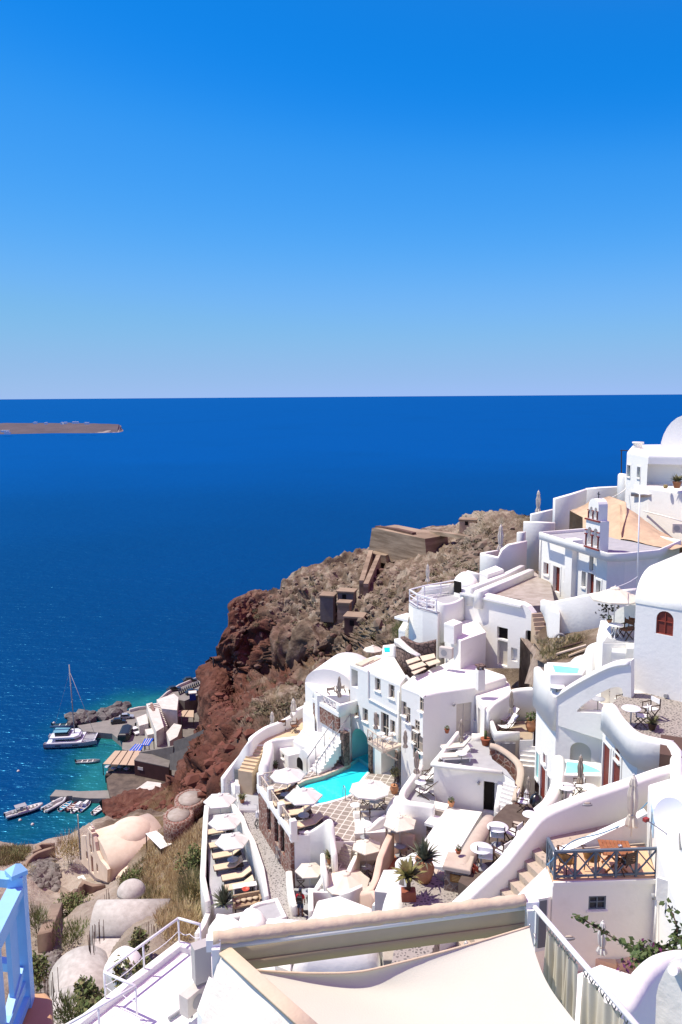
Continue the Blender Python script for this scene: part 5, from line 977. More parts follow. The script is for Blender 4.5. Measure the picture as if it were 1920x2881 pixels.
terrace('court_floor', [(822, 2500), (870, 2490), (905, 2480), (960, 2480), (1010, 2510), (950, 2530), (880, 2560), (830, 2560)], -30.2, -33, GREYFLOOR)
wallthing('lane_wall', 'white wall along the pebble lane behind the walking man', [(814, 2450, 'D', 49.2), (818, 2500, 'D', 47.8), (824, 2530, 'D', 46.8), (832, 2548, 'D', 46.2)], .4, -31.5, r=.1)
wallthing('court_wall', 'white right-angled wall round the big parasol court', [(876, 2562, 'D', 44.5), (874, 2503, 'D', 46.5), (945, 2506, 'D', 46), (962, 2513, 'D', 45.5), (985, 2505, 'D', 45.3), (1020, 2490, 'D', 45.3)], .3, -31, r=.06)
wallthing('court_wall', 'white diagonal wall between two cream parasols', [(908, 2470, 'D', 46.8), (890, 2500, 'D', 46.3)], .3, -31, r=.06)
house('white_wide_roof', 'very wide white roof between the lane and the awning', [(832, 2625), (848, 2590), (878, 2570), (893, 2528), (955, 2514), (1050, 2550), (1055, 2600), (980, 2640)], -25.8, -31, .3, cat='roof')
wallthing('door_frame_wall', 'white square door surround below the pebble lane', [(752, 2590, 'D', 41.5), (845, 2594, 'D', 41)], .4, -27.6, r=.03)
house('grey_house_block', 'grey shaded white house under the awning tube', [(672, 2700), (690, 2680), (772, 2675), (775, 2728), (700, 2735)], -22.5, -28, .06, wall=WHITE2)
house('grey_yard_block', 'low white block with small yard under the awning tube', [(775, 2712), (780, 2680), (822, 2676), (818, 2730)], -23.3, -28, .06)
obj('white_vault', pillow_mb([(822, 2738), (862, 2672), (920, 2640), (1040, 2640), (1070, 2700), (1040, 2745)], -21.2, 1.2, -26), WHITE, None, 'broad white vault with pale arch band seen below the awning', 'roof')
wallthing('arch_band', 'pale grey raised arch band across the broad white vault', [(852, 2740, 'D', 30.2), (868, 2710, 'D', 30.6), (890, 2680, 'D', 30.9), (905, 2665, 'D', 31.2)], .5, -23, sm=3)
house('tan_flat_roof', 'tan flat roof with dark edge below the awning', [(1080, 2700), (1075, 2645), (1200, 2640), (1210, 2690), (1180, 2700)], -20.6, -24, .05, roof=EARTHROOF, cat='roof')
# ---------------------------------------------------------------- round red stone terraces
for (cx, cy, dd_, rr0, h, lab) in ((503, 2292, 84, 1.25, 2.2, 'lower round red stone terrace above the dry slope'), (536, 2246, 87, 1.35, 1.6, 'upper round red stone terrace with white boulder')):
    c = PD(cx, cy, dd_); r_ = root('round_terrace', c-V(0, 0, h), lab, 'terrace')
    obj('stone_wall', MB().lathe([(rr0*1.02, -h), (rr0, 0), (rr0-.25, .08), (rr0-.3, -.02), (.02, 0)], 28, c, sx=1.25, sy=1.6), STONER, r_)
    obj('paved_top', MB().lathe([(rr0-.34, .0), (rr0-.34, .06), (0, .07)], 24, c, sx=1.25, sy=1.6), EARTHROOF, r_)
# ---------------------------------------------------------------- beige chapel below
zb0 = -56.5
A, B = PD(225, 2345, 95), PD(302, 2440, 87.5); d, n, rz = face(A, B)
rk_ = root('beige_chapel', P(290, 2470, zb0), 'peach coloured chapel with round vault and bell gable above the harbour', 'chapel')
L = (B-A).xy.length; base = lambda x, y: onplane(x, y, A, B)
outl = [(228, 2352), (243, 2352), (246, 2340), (250, 2330), (262, 2350), (268, 2370), (272, 2395), (283, 2420), (297, 2437), (303, 2447), (302, 2482), (270, 2470), (228, 2425)]
w = obj('front_wall', plate_mb(outl, A, B, .35), CREAM, rk_)
openings(rk_, w, A, B, [('hole', 257, 2388, .5, 1.0, 0, DARK), ('hole', 245, 2407, .55, 1.0, 0, DARK), ('door', 260, 2432, .75, 2.1, 0, REDWOOD), ('hole', 274, 2442, .55, 1.0, 0, DARK)], .2)
AA = A+d*.8; zs = -51.6
obj('nave', vault_mb(V((A+d*1.2-n*.4).x, (A+d*1.2-n*.4).y, zs), V((B-d*.3-n*.4).x, (B-d*.3-n*.4).y, zs), 7.0, 2.2, zb0), CREAM, rk_)
c = A+d*L*.55-n*4.4; obj('dome', MB().lathe([(2.75*math.cos(t*math.pi/20), 1.9*math.sin(t*math.pi/20)) for t in range(11)], 28, V(c.x, c.y, -50.6)), CREAM, rk_)
obj('dome_base', MB().lathe([(2.78, -5), (2.78, .02), (2.6, .05)], 28, V(c.x, c.y, -50.6)), CREAM, rk_)
c2 = B-n*3.2-d*.4
obj('buttress_arch', vault_mb(V(*(B-n*.6+d*.1).xy, -53.2), V(*(B-n*5.6+d*.1).xy, -53.2), -1.6, 1.9, zb0), CREAM, rk_)
obj('apse', pillow_mb(None, -54.6, 1.1, zb0-1, plan=[(B-n*1.0+d*1.7).xy, (B-n*4.6+d*1.9).xy, (B-n*4.6-d*.2).xy, (B-n*1.0-d*.2).xy]), CREAM, rk_)
g = base(256, 2345); gz = -50.6
mb = MB()
for s in (-.55, .55): mb.box(g+d*s-n*.15+V(0, 0, gz+.1-g.z+.5), (.3, .5, 1.9), rz)
mb.box(g-n*.15+V(0, 0, gz+1.35-g.z+.2), (1.5, .52, .35), rz); mb.box(g-n*.15+V(0, 0, gz+1.85-g.z), (.8, .45, .4), rz); obj('bell_gable', mb, CREAM, rk_)
obj('bell', MB().lathe([(.2, 0), (.15, .15), (.03, .3)], 8, g-n*.15+V(0, 0, gz+.9-g.z)), BLACK, rk_)
mb = MB(); t0 = g-n*.15+V(0, 0, gz+2.0-g.z); mb.beam(t0, t0+V(0, 0, .6), .08, .08); mb.beam(t0+V(0, 0, .4)-d*.2, t0+V(0, 0, .4)+d*.2, .08, .08); obj('cross', mb, WHITE2, rk_)
bn_ = root('masonry_bench', P(243, 2440, zb0), 'whitewashed masonry bench outside the peach chapel', 'bench'); obj('seat', MB().box(A+d*2.3+n*.5+V(0, 0, zb0+.25-A.z), (2.8, .7, .55), rz), WHITE2, bn_)
pm = root('lattice_mast', P(228, 2418, zb0), 'thin black and white lattice mast beside the peach chapel', 'mast')
p0 = PD(228, 2418, 93); p1 = PD(219, 2292, 93); mb = MB(); mb.tube([p0, p1], .07, 6); obj('mast_tube', mb, WMETAL, pm)
mb = MB(); [mb.tube([p0+(p1-p0)*(k/40), p0+(p1-p0)*((k+.5)/40)], .1, 6) for k in range(40)]; obj('dark_bands', mb, BLACK, pm)
# slatted pergola behind the chapel
pq_ = root('slat_pergola', PD(440, 2400, 85), 'weathered white slatted pergola next to the peach chapel', 'pergola')
q = [PD(412, 2345, 88), PD(438, 2338, 89), PD(483, 2375, 82), PD(455, 2388, 81)]
for k in range(7): t = k/6; obj('slat', MB().beam(q[0]+(q[1]-q[0])*t, q[3]+(q[2]-q[3])*t, .16, .05), WHITE2, pq_)
for p in q: obj('post', MB().beam(p-V(0, 0, 2.2), p, .1, .1, up=(0, 1, 0)), DWOOD, pq_)
# ring wall with heaped stones, retaining walls below
EARTHW = mat('earth_plaster', (.30, .22, .155), (.23, .165, .115), .8, .95, .4, 4)
ring = [(152, 2382), (112, 2395), (88, 2410), (72, 2432), (68, 2460), (78, 2485), (100, 2505), (130, 2518), (158, 2524), (176, 2496)]
wallthing('ring_wall', 'curved earth plaster wall enclosing heaped stones', [(x, y, -55.9) for x, y in ring], .5, -60.5, EARTHW, sm=3, r=.15)
wallthing('edge_wall', 'low zigzag earth wall on the edge above the water', [(92, 2394, -55.8), (112, 2386, -55.7), (105, 2378, -55.6), (118, 2372, -55.6), (153, 2373, -55.6)], .4, -58, EARTHW, r=.1)
wallthing('ruin_wall', 'roofless low earth wall in front of the peach chapel', [(225, 2495, 'D', 83), (235, 2480, 'D', 85), (262, 2490, 'D', 84), (295, 2488, 'D', 85)], .4, -58, EARTHW, r=.05)
wallthing('path_wall', 'long pale stone path wall sloping below the ring wall', [(160, 2540, 'D', 78), (150, 2565, 'D', 73), (135, 2600, 'D', 67), (125, 2625, 'D', 63)], 1.1, -56, EARTHW, r=.1)
wallthing('path_wall', 'short earth wall descending from the ring wall corner', [(176, 2498, 'D', 85), (200, 2515, 'D', 80), (214, 2500, 'D', 82)], .5, -60, EARTHW, r=.1)
# ---------------------------------------------------------------- unfinished grey vaults
CEM = mat('bare_cement', (.52, .485, .43), (.40, .365, .32), 2.2, .95, .3, 9)
def long_vault(name, label, a, b, r, zb, m=CEM):            # barrel lying from a to b (crown line), rounded over both flanks
    d = b-a; d.z = 0; L_ = d.length; d.normalize(); nn = Vector((-d.y, d.x, 0)); seg = 16; mb = MB()
    prof = [(-r, zb-a.z)]+[(-r*math.cos(math.pi*k/seg), -r*.95+r*.95*math.sin(math.pi*k/seg)) for k in range(seg+1)]+[(r, zb-a.z)]
    vs = [a+nn*s+V(0, 0, z) for s, z in prof]; k = len(vs); vs += [v+d*L_ for v in vs]
    mb.add(vs, [(i, i+1, k+i+1, k+i) for i in range(k-1)], True); mb.add(vs, [tuple(range(k)), tuple(range(2*k-1, k-1, -1))])
    return obj(name, mb, m, None, label, 'vault')
long_vault('cement_vault', 'large bare cement barrel vault with rusty rods at its corners', P(268, 2543, -35.9), P(475, 2540, -35.9), 1.55, -43)
c = P(350, 2540, -36.4); obj('cement_dome', MB().lathe([(1.05*math.cos(t*math.pi/16), .85*math.sin(t*math.pi/16)) for t in range(9)], 24, c+V(.1, 1.6, -.2)), CEM, None, 'small bare cement dome behind the large barrel vault', 'dome')
house('cement_roof', 'flat bare cement roof between the two barrel vaults', [(262, 2640), (470, 2638), (440, 2690), (340, 2730), (262, 2700)], -37.3, -42, .05, wall=CEM, roof=CEM, cat='roof')
long_vault('cement_vault', 'sloping bare cement vault with rods beside the stone heap', P(222, 2664, -36.3), P(255, 2800, -36.3), 2.0, -43)
long_vault('cement_vault', 'lowest cement vault half hidden by green bushes', PD(180, 2778, 48), PD(220, 2880, 45), 1.3, -41)
obj('white_dome', pillow_mb([(290, 2745), (310, 2715), (345, 2695), (378, 2698), (405, 2715), (400, 2750), (350, 2775)], -27.5, 1.1, -33), WHITE, None, 'white dome behind the railed roof terrace', 'dome')
RUST = mat('rusty_rebar', (.09, .05, .035), None, rough=.9)
kk = 0
for x0, y0, x1, y1, Dv, nn_, lab in ((258, 2640, 292, 2638, 51, 9, 'rusty rods at the near corner of the large cement vault'), (416, 2638, 450, 2640, 49, 9, 'rusty rods at the far corner of the large cement vault'), (244, 2668, 270, 2668, 48.5, 8, 'rusty rods on the flat cement roof edge'), (130, 2805, 160, 2782, 43, 8, 'rusty rods on the sloping cement vault'), (300, 2540, 312, 2536, 61, 4, 'rusty rods left of the small cement dome'), (382, 2538, 412, 2538, 60, 7, 'rusty rods right of the small cement dome')):
    r_ = root('rebar_cluster', PD(x0, y0, Dv), lab, 'rebar', 'rusty reinforcement rods'); rng = random.Random(kk); kk += 1
    for k in range(nn_):
        p = PD(x0+(x1-x0)*k/(nn_-1), y0+(y1-y0)*k/(nn_-1), Dv)+V(rng.uniform(-.1, .1), rng.uniform(-.2, .2), -.3)
        obj('rod', MB().tube([p, p+V(rng.uniform(-.05, .05), 0, rng.uniform(1.0, 1.5))], .018, 5), RUST, r_)
# ---------------------------------------------------------------- foreground: awning, shade sail, curtains, roof terrace, blue railing
CANV = mat('awning_canvas', (.62, .50, .36), (.55, .44, .31), 2.5, .9, .15, 20)
VAL = mat('valance_canvas', (.66, .53, .36), (.60, .48, .33), 2, .9)
SIDEM = mat('side_canvas', (.84, .78, .68), (.80, .74, .64), 3, .9, .2, 20)
SAILM = mat('sail_canvas', (.555, .545, .455), (.53, .52, .435), .8, .9, .1, 60)
ra_ = root('awning', PD(1040, 2590, 9.3), 'rolled cream awning on a white bar spanning above the shade sail', 'awning')
a, b = P(600, 2640, -6.0), P(1477, 2532, -6.0); rng = random.Random(4)
ps, rs = [], []
for k in range(61):
    t = k/60; ps.append(a+(b-a)*t); rs.append(.072+.006*math.sin(k*2.1)+.004*math.sin(k*5.3))
obj('roller', MB().tube(ps, rs, 14), CANV, ra_)
c, e = P(622, 2661, -6.12), P(1487, 2549, -6.12); obj('front_bar', MB().tube([c, e], .04, 12), WMETAL, ra_)
dn = (e-c).normalized()
mb = MB(); mb.ribbon([c+V(0, .01, -.03), e+V(0, .01, -.03)], .012, c.z-.3, .002); obj('valance', mb, VAL, ra_)
mb = MB(); mb.ribbon([c+V(0, -.004, -.22), e+V(0, -.004, -.22)], .012, c.z-.34, .002); obj('valance_border', mb, mat('valance_dark', (.50, .385, .25), None, rough=.9), ra_)
obj('end_bracket', MB().box(P(602, 2652, -6.05), (.16, .12, .14), .1), WMETAL, ra_); obj('end_bracket', MB().box(P(1494, 2542, -6.05), (.16, .14, .12), .1), WMETAL, ra_)
for x, y, D_, lab in ((608, 2665, 8.9, 'grey-white steel post holding the end of the awning beside the air conditioner'), (1492, 2556, 9.55, 'white steel post with hooks holding the awning beside the striped curtains')):
    r_ = root('awning_post', PD(x, y, D_)-V(0, 0, 4), lab, 'post'); p = PD(x, y, D_)
    obj('post', MB().box(p-V(0, 0, 2), (.09, .09, 4), .1), WMETAL, r_); obj('hook', MB().tube([p+V(.03, -.1, -.25), p+V(.05, -.16, -.32), p+V(.04, -.12, -.4)], .012, 6), STEEL, r_)
# shade sail, sagging
te = spline([(688, 2727, 0), (800, 2736, 0), (900, 2739, 0), (1010, 2735, 0), (1120, 2711, 0), (1300, 2664, 0), (1490, 2608, 0)], 5)
le = spline([(688, 2727, 0), (715, 2752, 0), (770, 2791, 0), (855, 2866, 0), (960, 3000, 0)], 5); re_ = spline([(1490, 2608, 0), (1506, 2680, 0), (1540, 2765, 0), (1598, 2848, 0), (1720, 3000, 0)], 5)
nu, nv = 30, 20; T = pline([(p.x, p.y) for p in te], nu); Lf = pline([(p.x, p.y) for p in le], nv); Rt = pline([(p.x, p.y) for p in re_], nv); vs = []
for j in range(nv):
    for i in range(nu):
        u, v = i/(nu-1), j/(nv-1); bo = np.array((960+760*u, 3000.0))
        q = (1-v)*T[i]+v*bo+(1-u)*Lf[j]+u*Rt[j]-((1-u)*(1-v)*T[0]+u*(1-v)*T[-1]+(1-u)*v*np.array((960., 3000.))+u*v*np.array((1720., 3000.)))
        vs.append(P(q[0], q[1], -6.35+.22*u-.12*v-.25*math.sin(math.pi*u)*math.sin(math.pi*min(1, v*.8+.15))))
m2 = len(vs); mb = MB(); f1 = [(j*nu+i, j*nu+i+1, (j+1)*nu+i+1, (j+1)*nu+i) for j in range(nv-1) for i in range(nu-1)]
mb.add(vs, f1, True); mb.add([v-V(0, 0, .012) for v in vs], [f[::-1] for f in f1], True)
rs_ = root('shade_sail', vs[nu//2], 'big cream triangular shade sail stretched below the awning', 'shade sail'); obj('canvas', mb, SAILM, rs_, fix=False)
obj('hem', MB().tube([v+V(0, 0, .004) for v in vs[:nu]], .012, 6), CANV, rs_); obj('corner_hook', MB().tube([vs[nu-1], P(1492, 2600, -6.1)], .012, 6), STEEL, rs_)
# hanging side canvas on the left
rc_ = root('side_canvas', PD(700, 2800, 8), 'cream canvas sheet with stitched hem hanging below the awning end', 'canvas sheet')
mb = MB(); n_ = 30; vs = []
for k in range(n_):
    t = k/(n_-1); p = P(622+290*t, 2678+255*t, -6.1); w_ = .03*math.sin(t*9)+.02*math.sin(t*23)
    for j in range(8): vs.append(p+V(w_*(j/7)**.5-.015*math.sin(j*1.3+t*14)-.1*j, -.1*j, -.36*j))
mb.add(vs, [(k*8+j, k*8+j+1, (k+1)*8+j+1, (k+1)*8+j) for k in range(n_-1) for j in range(7)], True); o = obj('sheet', mb, SIDEM, rc_, fix=False)
mb = MB(); mb.ribbon([P(634+250*t, 2672+225*t, -6.08) for t in (0, .33, .66, 1)], .16, -6.11, .01); obj('hem', mb, CANV, rc_)
# pole with gathered curtains on the right
rp_ = root('curtain_pole', P(1640, 2700, -6.05), 'white slanting pole carrying the two striped curtains', 'pole'); a, b = P(1500, 2546, -6.05), P(1830, 2930, -6.05)
obj('tube', MB().tube([a, b], .032, 10), WMETAL, rp_)
def curtain(x0, y0, x1, y1, lab, seed, drop=1.5):
    p, q = P(x0, y0, -6.1), P(x1, y1, -6.1); r_ = root('curtain', (p+q)/2, lab, 'curtain', None); n_ = 90; vs = []; rng = random.Random(seed); d_ = (q-p).normalized(); s_ = V(d_.y, -d_.x, 0)
    ph = rng.random()*6
    for k in range(n_):
        t = k/(n_-1); w_ = .045*math.sin(t*46+ph+1.2*math.sin(t*9)); 
        for j in range(9): vs.append(p+(q-p)*t+s_*(w_*(.35+.65*j/8)+.02*math.sin(t*17+j*.4))+V(0, 0, -.05-(drop/8)*j))
    mb = MB(); mb.add(vs, [(k*9+j, k*9+j+1, (k+1)*9+j+1, (k+1)*9+j) for k in range(n_-1) for j in range(8)], True); obj('cloth', mb, mat('curtain_canvas', (.62, .56, .46), (.56, .50, .40), 4, .9), r_, fix=False)
    for k in range(9): c_ = p+(q-p)*((k+.5)/9); obj('ring', MB().tube([c_+V(0, 0, -.06)+V(.0, .0, 0), c_+s_*.035+V(0, 0, .02), c_+V(0, 0, .075), c_-s_*.035+V(0, 0, .02), c_+V(0, 0, -.06)], .008, 5), STEEL, r_)
curtain(1542, 2607, 1622, 2702, 'gathered cream curtain with vertical folds next to the sail corner', 1)
curtain(1643, 2727, 1790, 2898, 'gathered cream curtain lower down the slanting pole', 2)
# white roof terrace with railing, air conditioners
zr = -20.0
terrace('roof_terrace', [(502, 2656), (560, 2672), (640, 2692), (670, 3010), (150, 3010), (297, 2815)], zr, -27, WHITE, None, .05)
wallthing('roof_kerb', 'low white kerb under the railing of the white roof terrace', [(560, 2668, -19.75), (505, 2652, -19.75), (300, 2810, -19.75), (200, 2888, -19.75)], .3, -24, r=.06)
rw_ = root('roof_railing', P(505, 2655, zr), 'white tubular railing round the white roof terrace', 'railing')
def tube_rail(rt, pts, h, m, r=.028, mids=(.5,), step=1.6):
    pts = [Vector(p) for p in pts]
    for i in range(len(pts)-1):
        a, b = pts[i], pts[i+1]; obj('handrail', MB().tube([a+V(0, 0, h), b+V(0, 0, h)], r*1.35, 8), m, rt)
        for q in mids: obj('wire', MB().tube([a+V(0, 0, h*q)+(b-a)*t-V(0, 0, .1*math.sin(math.pi*t*2 % math.pi)) for t in [k/10 for k in range(11)]], r*.4, 5), m, rt)
        k = max(1, round((b-a).length/step))
        for j in range(k+(i == len(pts)-2)): p = a+(b-a)*j/k; obj('post', MB().tube([p, p+V(0, 0, h)], r, 8), m, rt)
tube_rail(rw_, [P(566, 2672, -19.8), P(505, 2654, -19.8), P(298, 2812, -19.8), P(386, 2853, -19.8), P(170, 2980, -19.8)], 1.0, WMETAL, .035)
def aircon(x, y, D_, rz, lab, size=(.85, .32, .6)):
    p = PD(x, y, D_); r_ = root('air_conditioner', p, lab, 'air conditioner', None, rz); sx, sy, sz = size
    body = MB().prism([(-sx/2, -sy/2), (sx/2, -sy/2), (sx/2, sy/2), (-sx/2, sy/2)], sz+.06, .06, .02); obj('casing', body, mat('aircon_casing', (.56, .52, .46), (.50, .46, .41), 3, .6), r_, local=True)
    g = MB(); g.add([V(-.1+.23*math.cos(k*math.pi/8), -sy/2-.012, .06+sz/2+.23*math.sin(k*math.pi/8)) for k in range(16)], [tuple(range(15, -1, -1))]); obj('fan_grille', g, GREYP, r_, local=True)
    ft = MB(); [ft.box((s*sx*.35, 0, .03), (.08, sy*1.1, .06)) for s in (-1, 1)]; obj('feet', ft, GREYP, r_, local=True)
    return r_
aircon(552, 2836, 26.0, .95, 'beige air conditioner standing on the white roof terrace', (1.05, .4, .7))
aircon(1256, 1852, 56.5, -.5, 'cream air conditioner on the wall top beside the reed panels', (.95, .4, .75))
aircon(1907, 1500, 63, -.3, 'tan air conditioner by the ridge house wall', (.8, .35, .7))
obj('meter_box', MB().box(PD(567, 2705, 26), (.55, .4, 1.25), .5), mat('meter_box_grey', (.42, .40, .37), None, rough=.6), None, 'tall grey box beneath the awning post on the roof terrace', 'box')
obj('white_block', MB().prism([PD(554, 2825, 24).xy, PD(600, 2850, 23).xy, PD(640, 2800, 25).xy, PD(590, 2790, 25.5).xy], -18.2, -22, .04), WHITE, None, 'smooth white block beside the awning post at the roof edge', 'block')
obj('floor_pipe', MB().tube([P(475, 2866, -19.9), P(518, 2836, -19.9), P(528, 2822, -19.9)], .06), GREYP, None, 'grey pipe lying on the white roof terrace', 'pipe')
# yard, curved parapet and shaded pier at the right corner
terrace('white_yard', [(1560, 2790), (1620, 2740), (1690, 2712), (1790, 2745), (1800, 2990), (1560, 2990)], -10.6, -17, WHITE)
terrace('blue_shadow_yard', [(1500, 2760), (1640, 2740), (1700, 2990), (1480, 2990)], -16, -20, WHITE)
wallthing('corner_parapet', 'thick white parapet curving up beside the bougainvillea', [(1700, 2835, 'D', 10.3), (1738, 2818, 'D', 10.5), (1766, 2797, 'D', 10.6), (1800, 2743, 'D', 10.9), (1835, 2706, 'D', 11.2), (1870, 2686, 'D', 11.4), (1930, 2677, 'D', 11.7), (1990, 2690, 'D', 12)], .3, -13, sm=4)
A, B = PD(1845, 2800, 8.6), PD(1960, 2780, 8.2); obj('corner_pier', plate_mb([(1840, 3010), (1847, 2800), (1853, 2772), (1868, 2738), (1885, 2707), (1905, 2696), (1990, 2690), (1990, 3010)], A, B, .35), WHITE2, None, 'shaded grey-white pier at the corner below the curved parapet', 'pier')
obj('beam_end', MB().tube([PD(1893, 2730, 8.1), PD(1918, 2718, 8.9)], .05, 12), WHITE2, None, 'round white beam end sticking out of the shaded pier', 'beam')
# bougainvillea
def leaves(mb, pts, n, spread, size, seed, mi=(0,)):
    rng = random.Random(seed); pts = [Vector(p) for p in pts]
    for k in range(n):
        t = rng.random()*(len(pts)-1.001); i = int(t); c = pts[i]+(pts[i+1]-pts[i])*(t-i)+V(rng.gauss(0, spread), rng.gauss(0, spread), rng.gauss(0, spread))
        a = Vector((rng.gauss(0, 1), rng.gauss(0, 1), rng.gauss(0, .6))).normalized(); b = a.cross(Vector((rng.gauss(0, 1), rng.gauss(0, 1), rng.gauss(0, 1)))).normalized(); s = size*rng.uniform(.6, 1.25)
        mb.add([c-a*s*.6, c+b*s*.42, c+a*s*.75, c-b*s*.42], [(0, 1, 2, 3)], False, mi[rng.randrange(len(mi))])
    return mb
rb_ = root('bougainvillea', PD(1850, 2715, 12.2), 'bougainvillea shoots with green leaves and purple tips beside the corner parapet', 'plant')
PURP = mat('purple_bract', (.16, .03, .12), (.10, .02, .07), 8, .7)
s1 = spline([PD(1856, 2712, 12.2), PD(1790, 2670, 12.6), PD(1720, 2635, 13), PD(1660, 2598, 13.3), PD(1622, 2574, 13.4)], 8); s2 = spline([PD(1856, 2712, 12.2), PD(1900, 2660, 12), PD(1905, 2610, 12), PD(1888, 2560, 12.2), PD(1880, 2547, 12.2)], 6); s3 = spline([PD(1860, 2712, 12.2), PD(1800, 2700, 12.3), PD(1755, 2718, 12.2)], 6); s4 = spline([PD(1790, 2672, 12.4), PD(1850, 2672, 12.2), PD(1925, 2678, 12)], 6); s5 = spline([PD(1930, 2640, 11.8), PD(1895, 2645, 12), PD(1870, 2670, 12.2)], 5)
for s in (s1, s2, s3, s4, s5): obj('stem', MB().tube(s, .012, 5), DWOOD, rb_)
for s, n_, sp_, sd in ((s1, 90, .04, 1), (s2, 55, .05, 2), (s4, 120, .07, 4), (s5, 30, .04, 6)): obj('foliage', leaves(MB(), s, n_, sp_, .085, sd), LEAF, rb_, fix=False)
obj('foliage', leaves(MB(), [PD(1795, 2690, 12.2), PD(1815, 2700, 12.2), PD(1835, 2690, 12.2)], 110, .1, .085, 5), LEAF, rb_, fix=False)
obj('bracts', leaves(MB(), s3, 60, .05, .07, 3), PURP, rb_, fix=False); obj('bracts', leaves(MB(), s4[:8], 30, .05, .07, 8), PURP, rb_, fix=False)
# blue railing and its plinth
BLUE = mat('sky_blue_paint', (.30, .58, .84), (.27, .53, .79), 5, .45, .05, 30, spec=.4)
p0 = PD(48, 2476, 5.2); zt0 = p0.z
rbr = root('blue_railing', p0-V(0, 0, .9), 'sky blue wooden railing with corner post in the near corner', 'railing')
pw = .098; q_ = PD(-70, 2700, 4.45); q_.z = zt0-.1; db_ = (q_-p0); db_.z = 0; db_.normalize(); rzb = math.atan2(db_.y, db_.x)
mb = MB(); mb.box(p0-V(0, 0, .43), (pw, pw, .94), .15); mb.lathe([(.075, .04), (.075, .07), (.0, .115)], 4, p0, smooth=False); obj('corner_post', mb, BLUE, rbr)
obj('top_rail', MB().beam(p0+V(-.03, 0, -.0), p0+V(-1.4, .25, -.02), .085, .06), BLUE, rbr); obj('top_rail', MB().beam(p0+V(0, 0, -.05), p0+db_*1.8+V(0, 0, -.05), .1, .055), BLUE, rbr)
obj('under_rail', MB().beam(p0+V(0, 0, -.15), p0+db_*1.8+V(0, 0, -.15), .05, .05), BLUE, rbr)
obj('bottom_rail', MB().beam(p0+V(0, 0, -.72), p0+db_*1.8+V(0, 0, -.72), .06, .06), BLUE, rbr); obj('bottom_rail', MB().beam(p0+V(0, 0, -.83), p0+db_*1.8+V(0, 0, -.83), .09, .05), BLUE, rbr)
obj('bottom_rail', MB().beam(p0+V(0, 0, -.62), p0+V(-1.4, .25, -.62), .06, .06), BLUE, rbr)
for k in range(4): obj('baluster', MB().box(p0+db_*(.17+k*.30)+V(0, 0, -.46), (.14, .03, .62), rzb), BLUE, rbr)
for k in range(3): obj('baluster', MB().box(p0+V(-.3-.3*k, .06+.055*k, -.33), (.1, .03, .58), -.18), BLUE, rbr)
obj('cross_brace', MB().beam(p0+db_*.05+V(0, 0, -.6), p0+db_*.75+V(0, 0, -.88), .05, .05), BLUE, rbr)
PLN = mat('apricot_plaster', (.50, .30, .16), (.45, .26, .14), 2, .9, .2, 8)
mb = MB().prism([(p0+V(.1, .09, 0)-db_*.02).xy, (p0+V(.16, .05, 0)).xy, (p0+V(.30, -.1, 0)+db_*.3).xy, (p0+V(.3, -.1, 0)+db_*2.4).xy, (p0+V(-.2, 0, 0)+db_*2.4).xy, (p0+V(-.12, .1, 0)).xy], zt0-.89, zt0-3, .03); obj('plinth', mb, PLN, None, 'apricot plaster plinth under the sky blue railing', 'plinth')
# ---------------------------------------------------------------- furniture prototypes (each thing with its parts, then copied)
def make_parasol(fab, sides=8, name='parasol'):
    r = root(name, (0, 0, 0), 'parasol', 'parasol'); n = sides; vs = []; Rr = 1.0; rows = ((1, 0), (.72, .12), (.4, .27), (.12, .40))
    for rr_, z in rows:
        for k in range(n*2):
            a = math.pi*k/n; q = rr_*(1 if k % 2 == 0 else math.cos(math.pi/n)*.985); vs.append((q*math.cos(a), q*math.sin(a), z-.012*(k % 2)*rr_))
    m = 2*n; mb = MB(); f = [(i*m+k, i*m+(k+1) % m, (i+1)*m+(k+1) % m, (i+1)*m+k) for i in range(3) for k in range(m)]
    mb.add(vs, f); mb.add([(x*.995, y*.995, z-.015) for x, y, z in vs], [q[::-1] for q in f])
    mb.add(vs[:m]+[(x, y, z-.07) for x, y, z in vs[:m]], [(k, m+k, m+(k+1) % m, (k+1) % m) for k in range(m)])
    obj('canopy', mb, fab, r, local=True, fix=False)
    cp = MB(); cp.lathe([(.2, .375), (.17, .42), (.03, .475)], n, (0, 0, 0), smooth=False); obj('vent_cap', cp, fab, r, local=True)
    ri = MB()
    obj('finial', MB().lathe([(.03, .46), (.035, .5), (.0, .53)], 8), POLE, r, local=True)
    for k in range(4):
        a = math.pi/4+k*math.pi/2; obj('rib', MB().tube([(.95*math.cos(a), .95*math.sin(a), -.01), (.05*math.cos(a), .05*math.sin(a), .36)], .009, 4), POLE, r, local=True)
    obj('pole', MB().tube([(0, 0, -1), (0, 0, .42)], .022, 8), POLE, r, local=True)
    return r
PAR_W, PAR_C = make_parasol(CANVASW, 6), make_parasol(FABRIC, 6); PAR_8 = make_parasol(CANVASW, 8); PAR_8C = make_parasol(FABRIC, 8)
used = set()
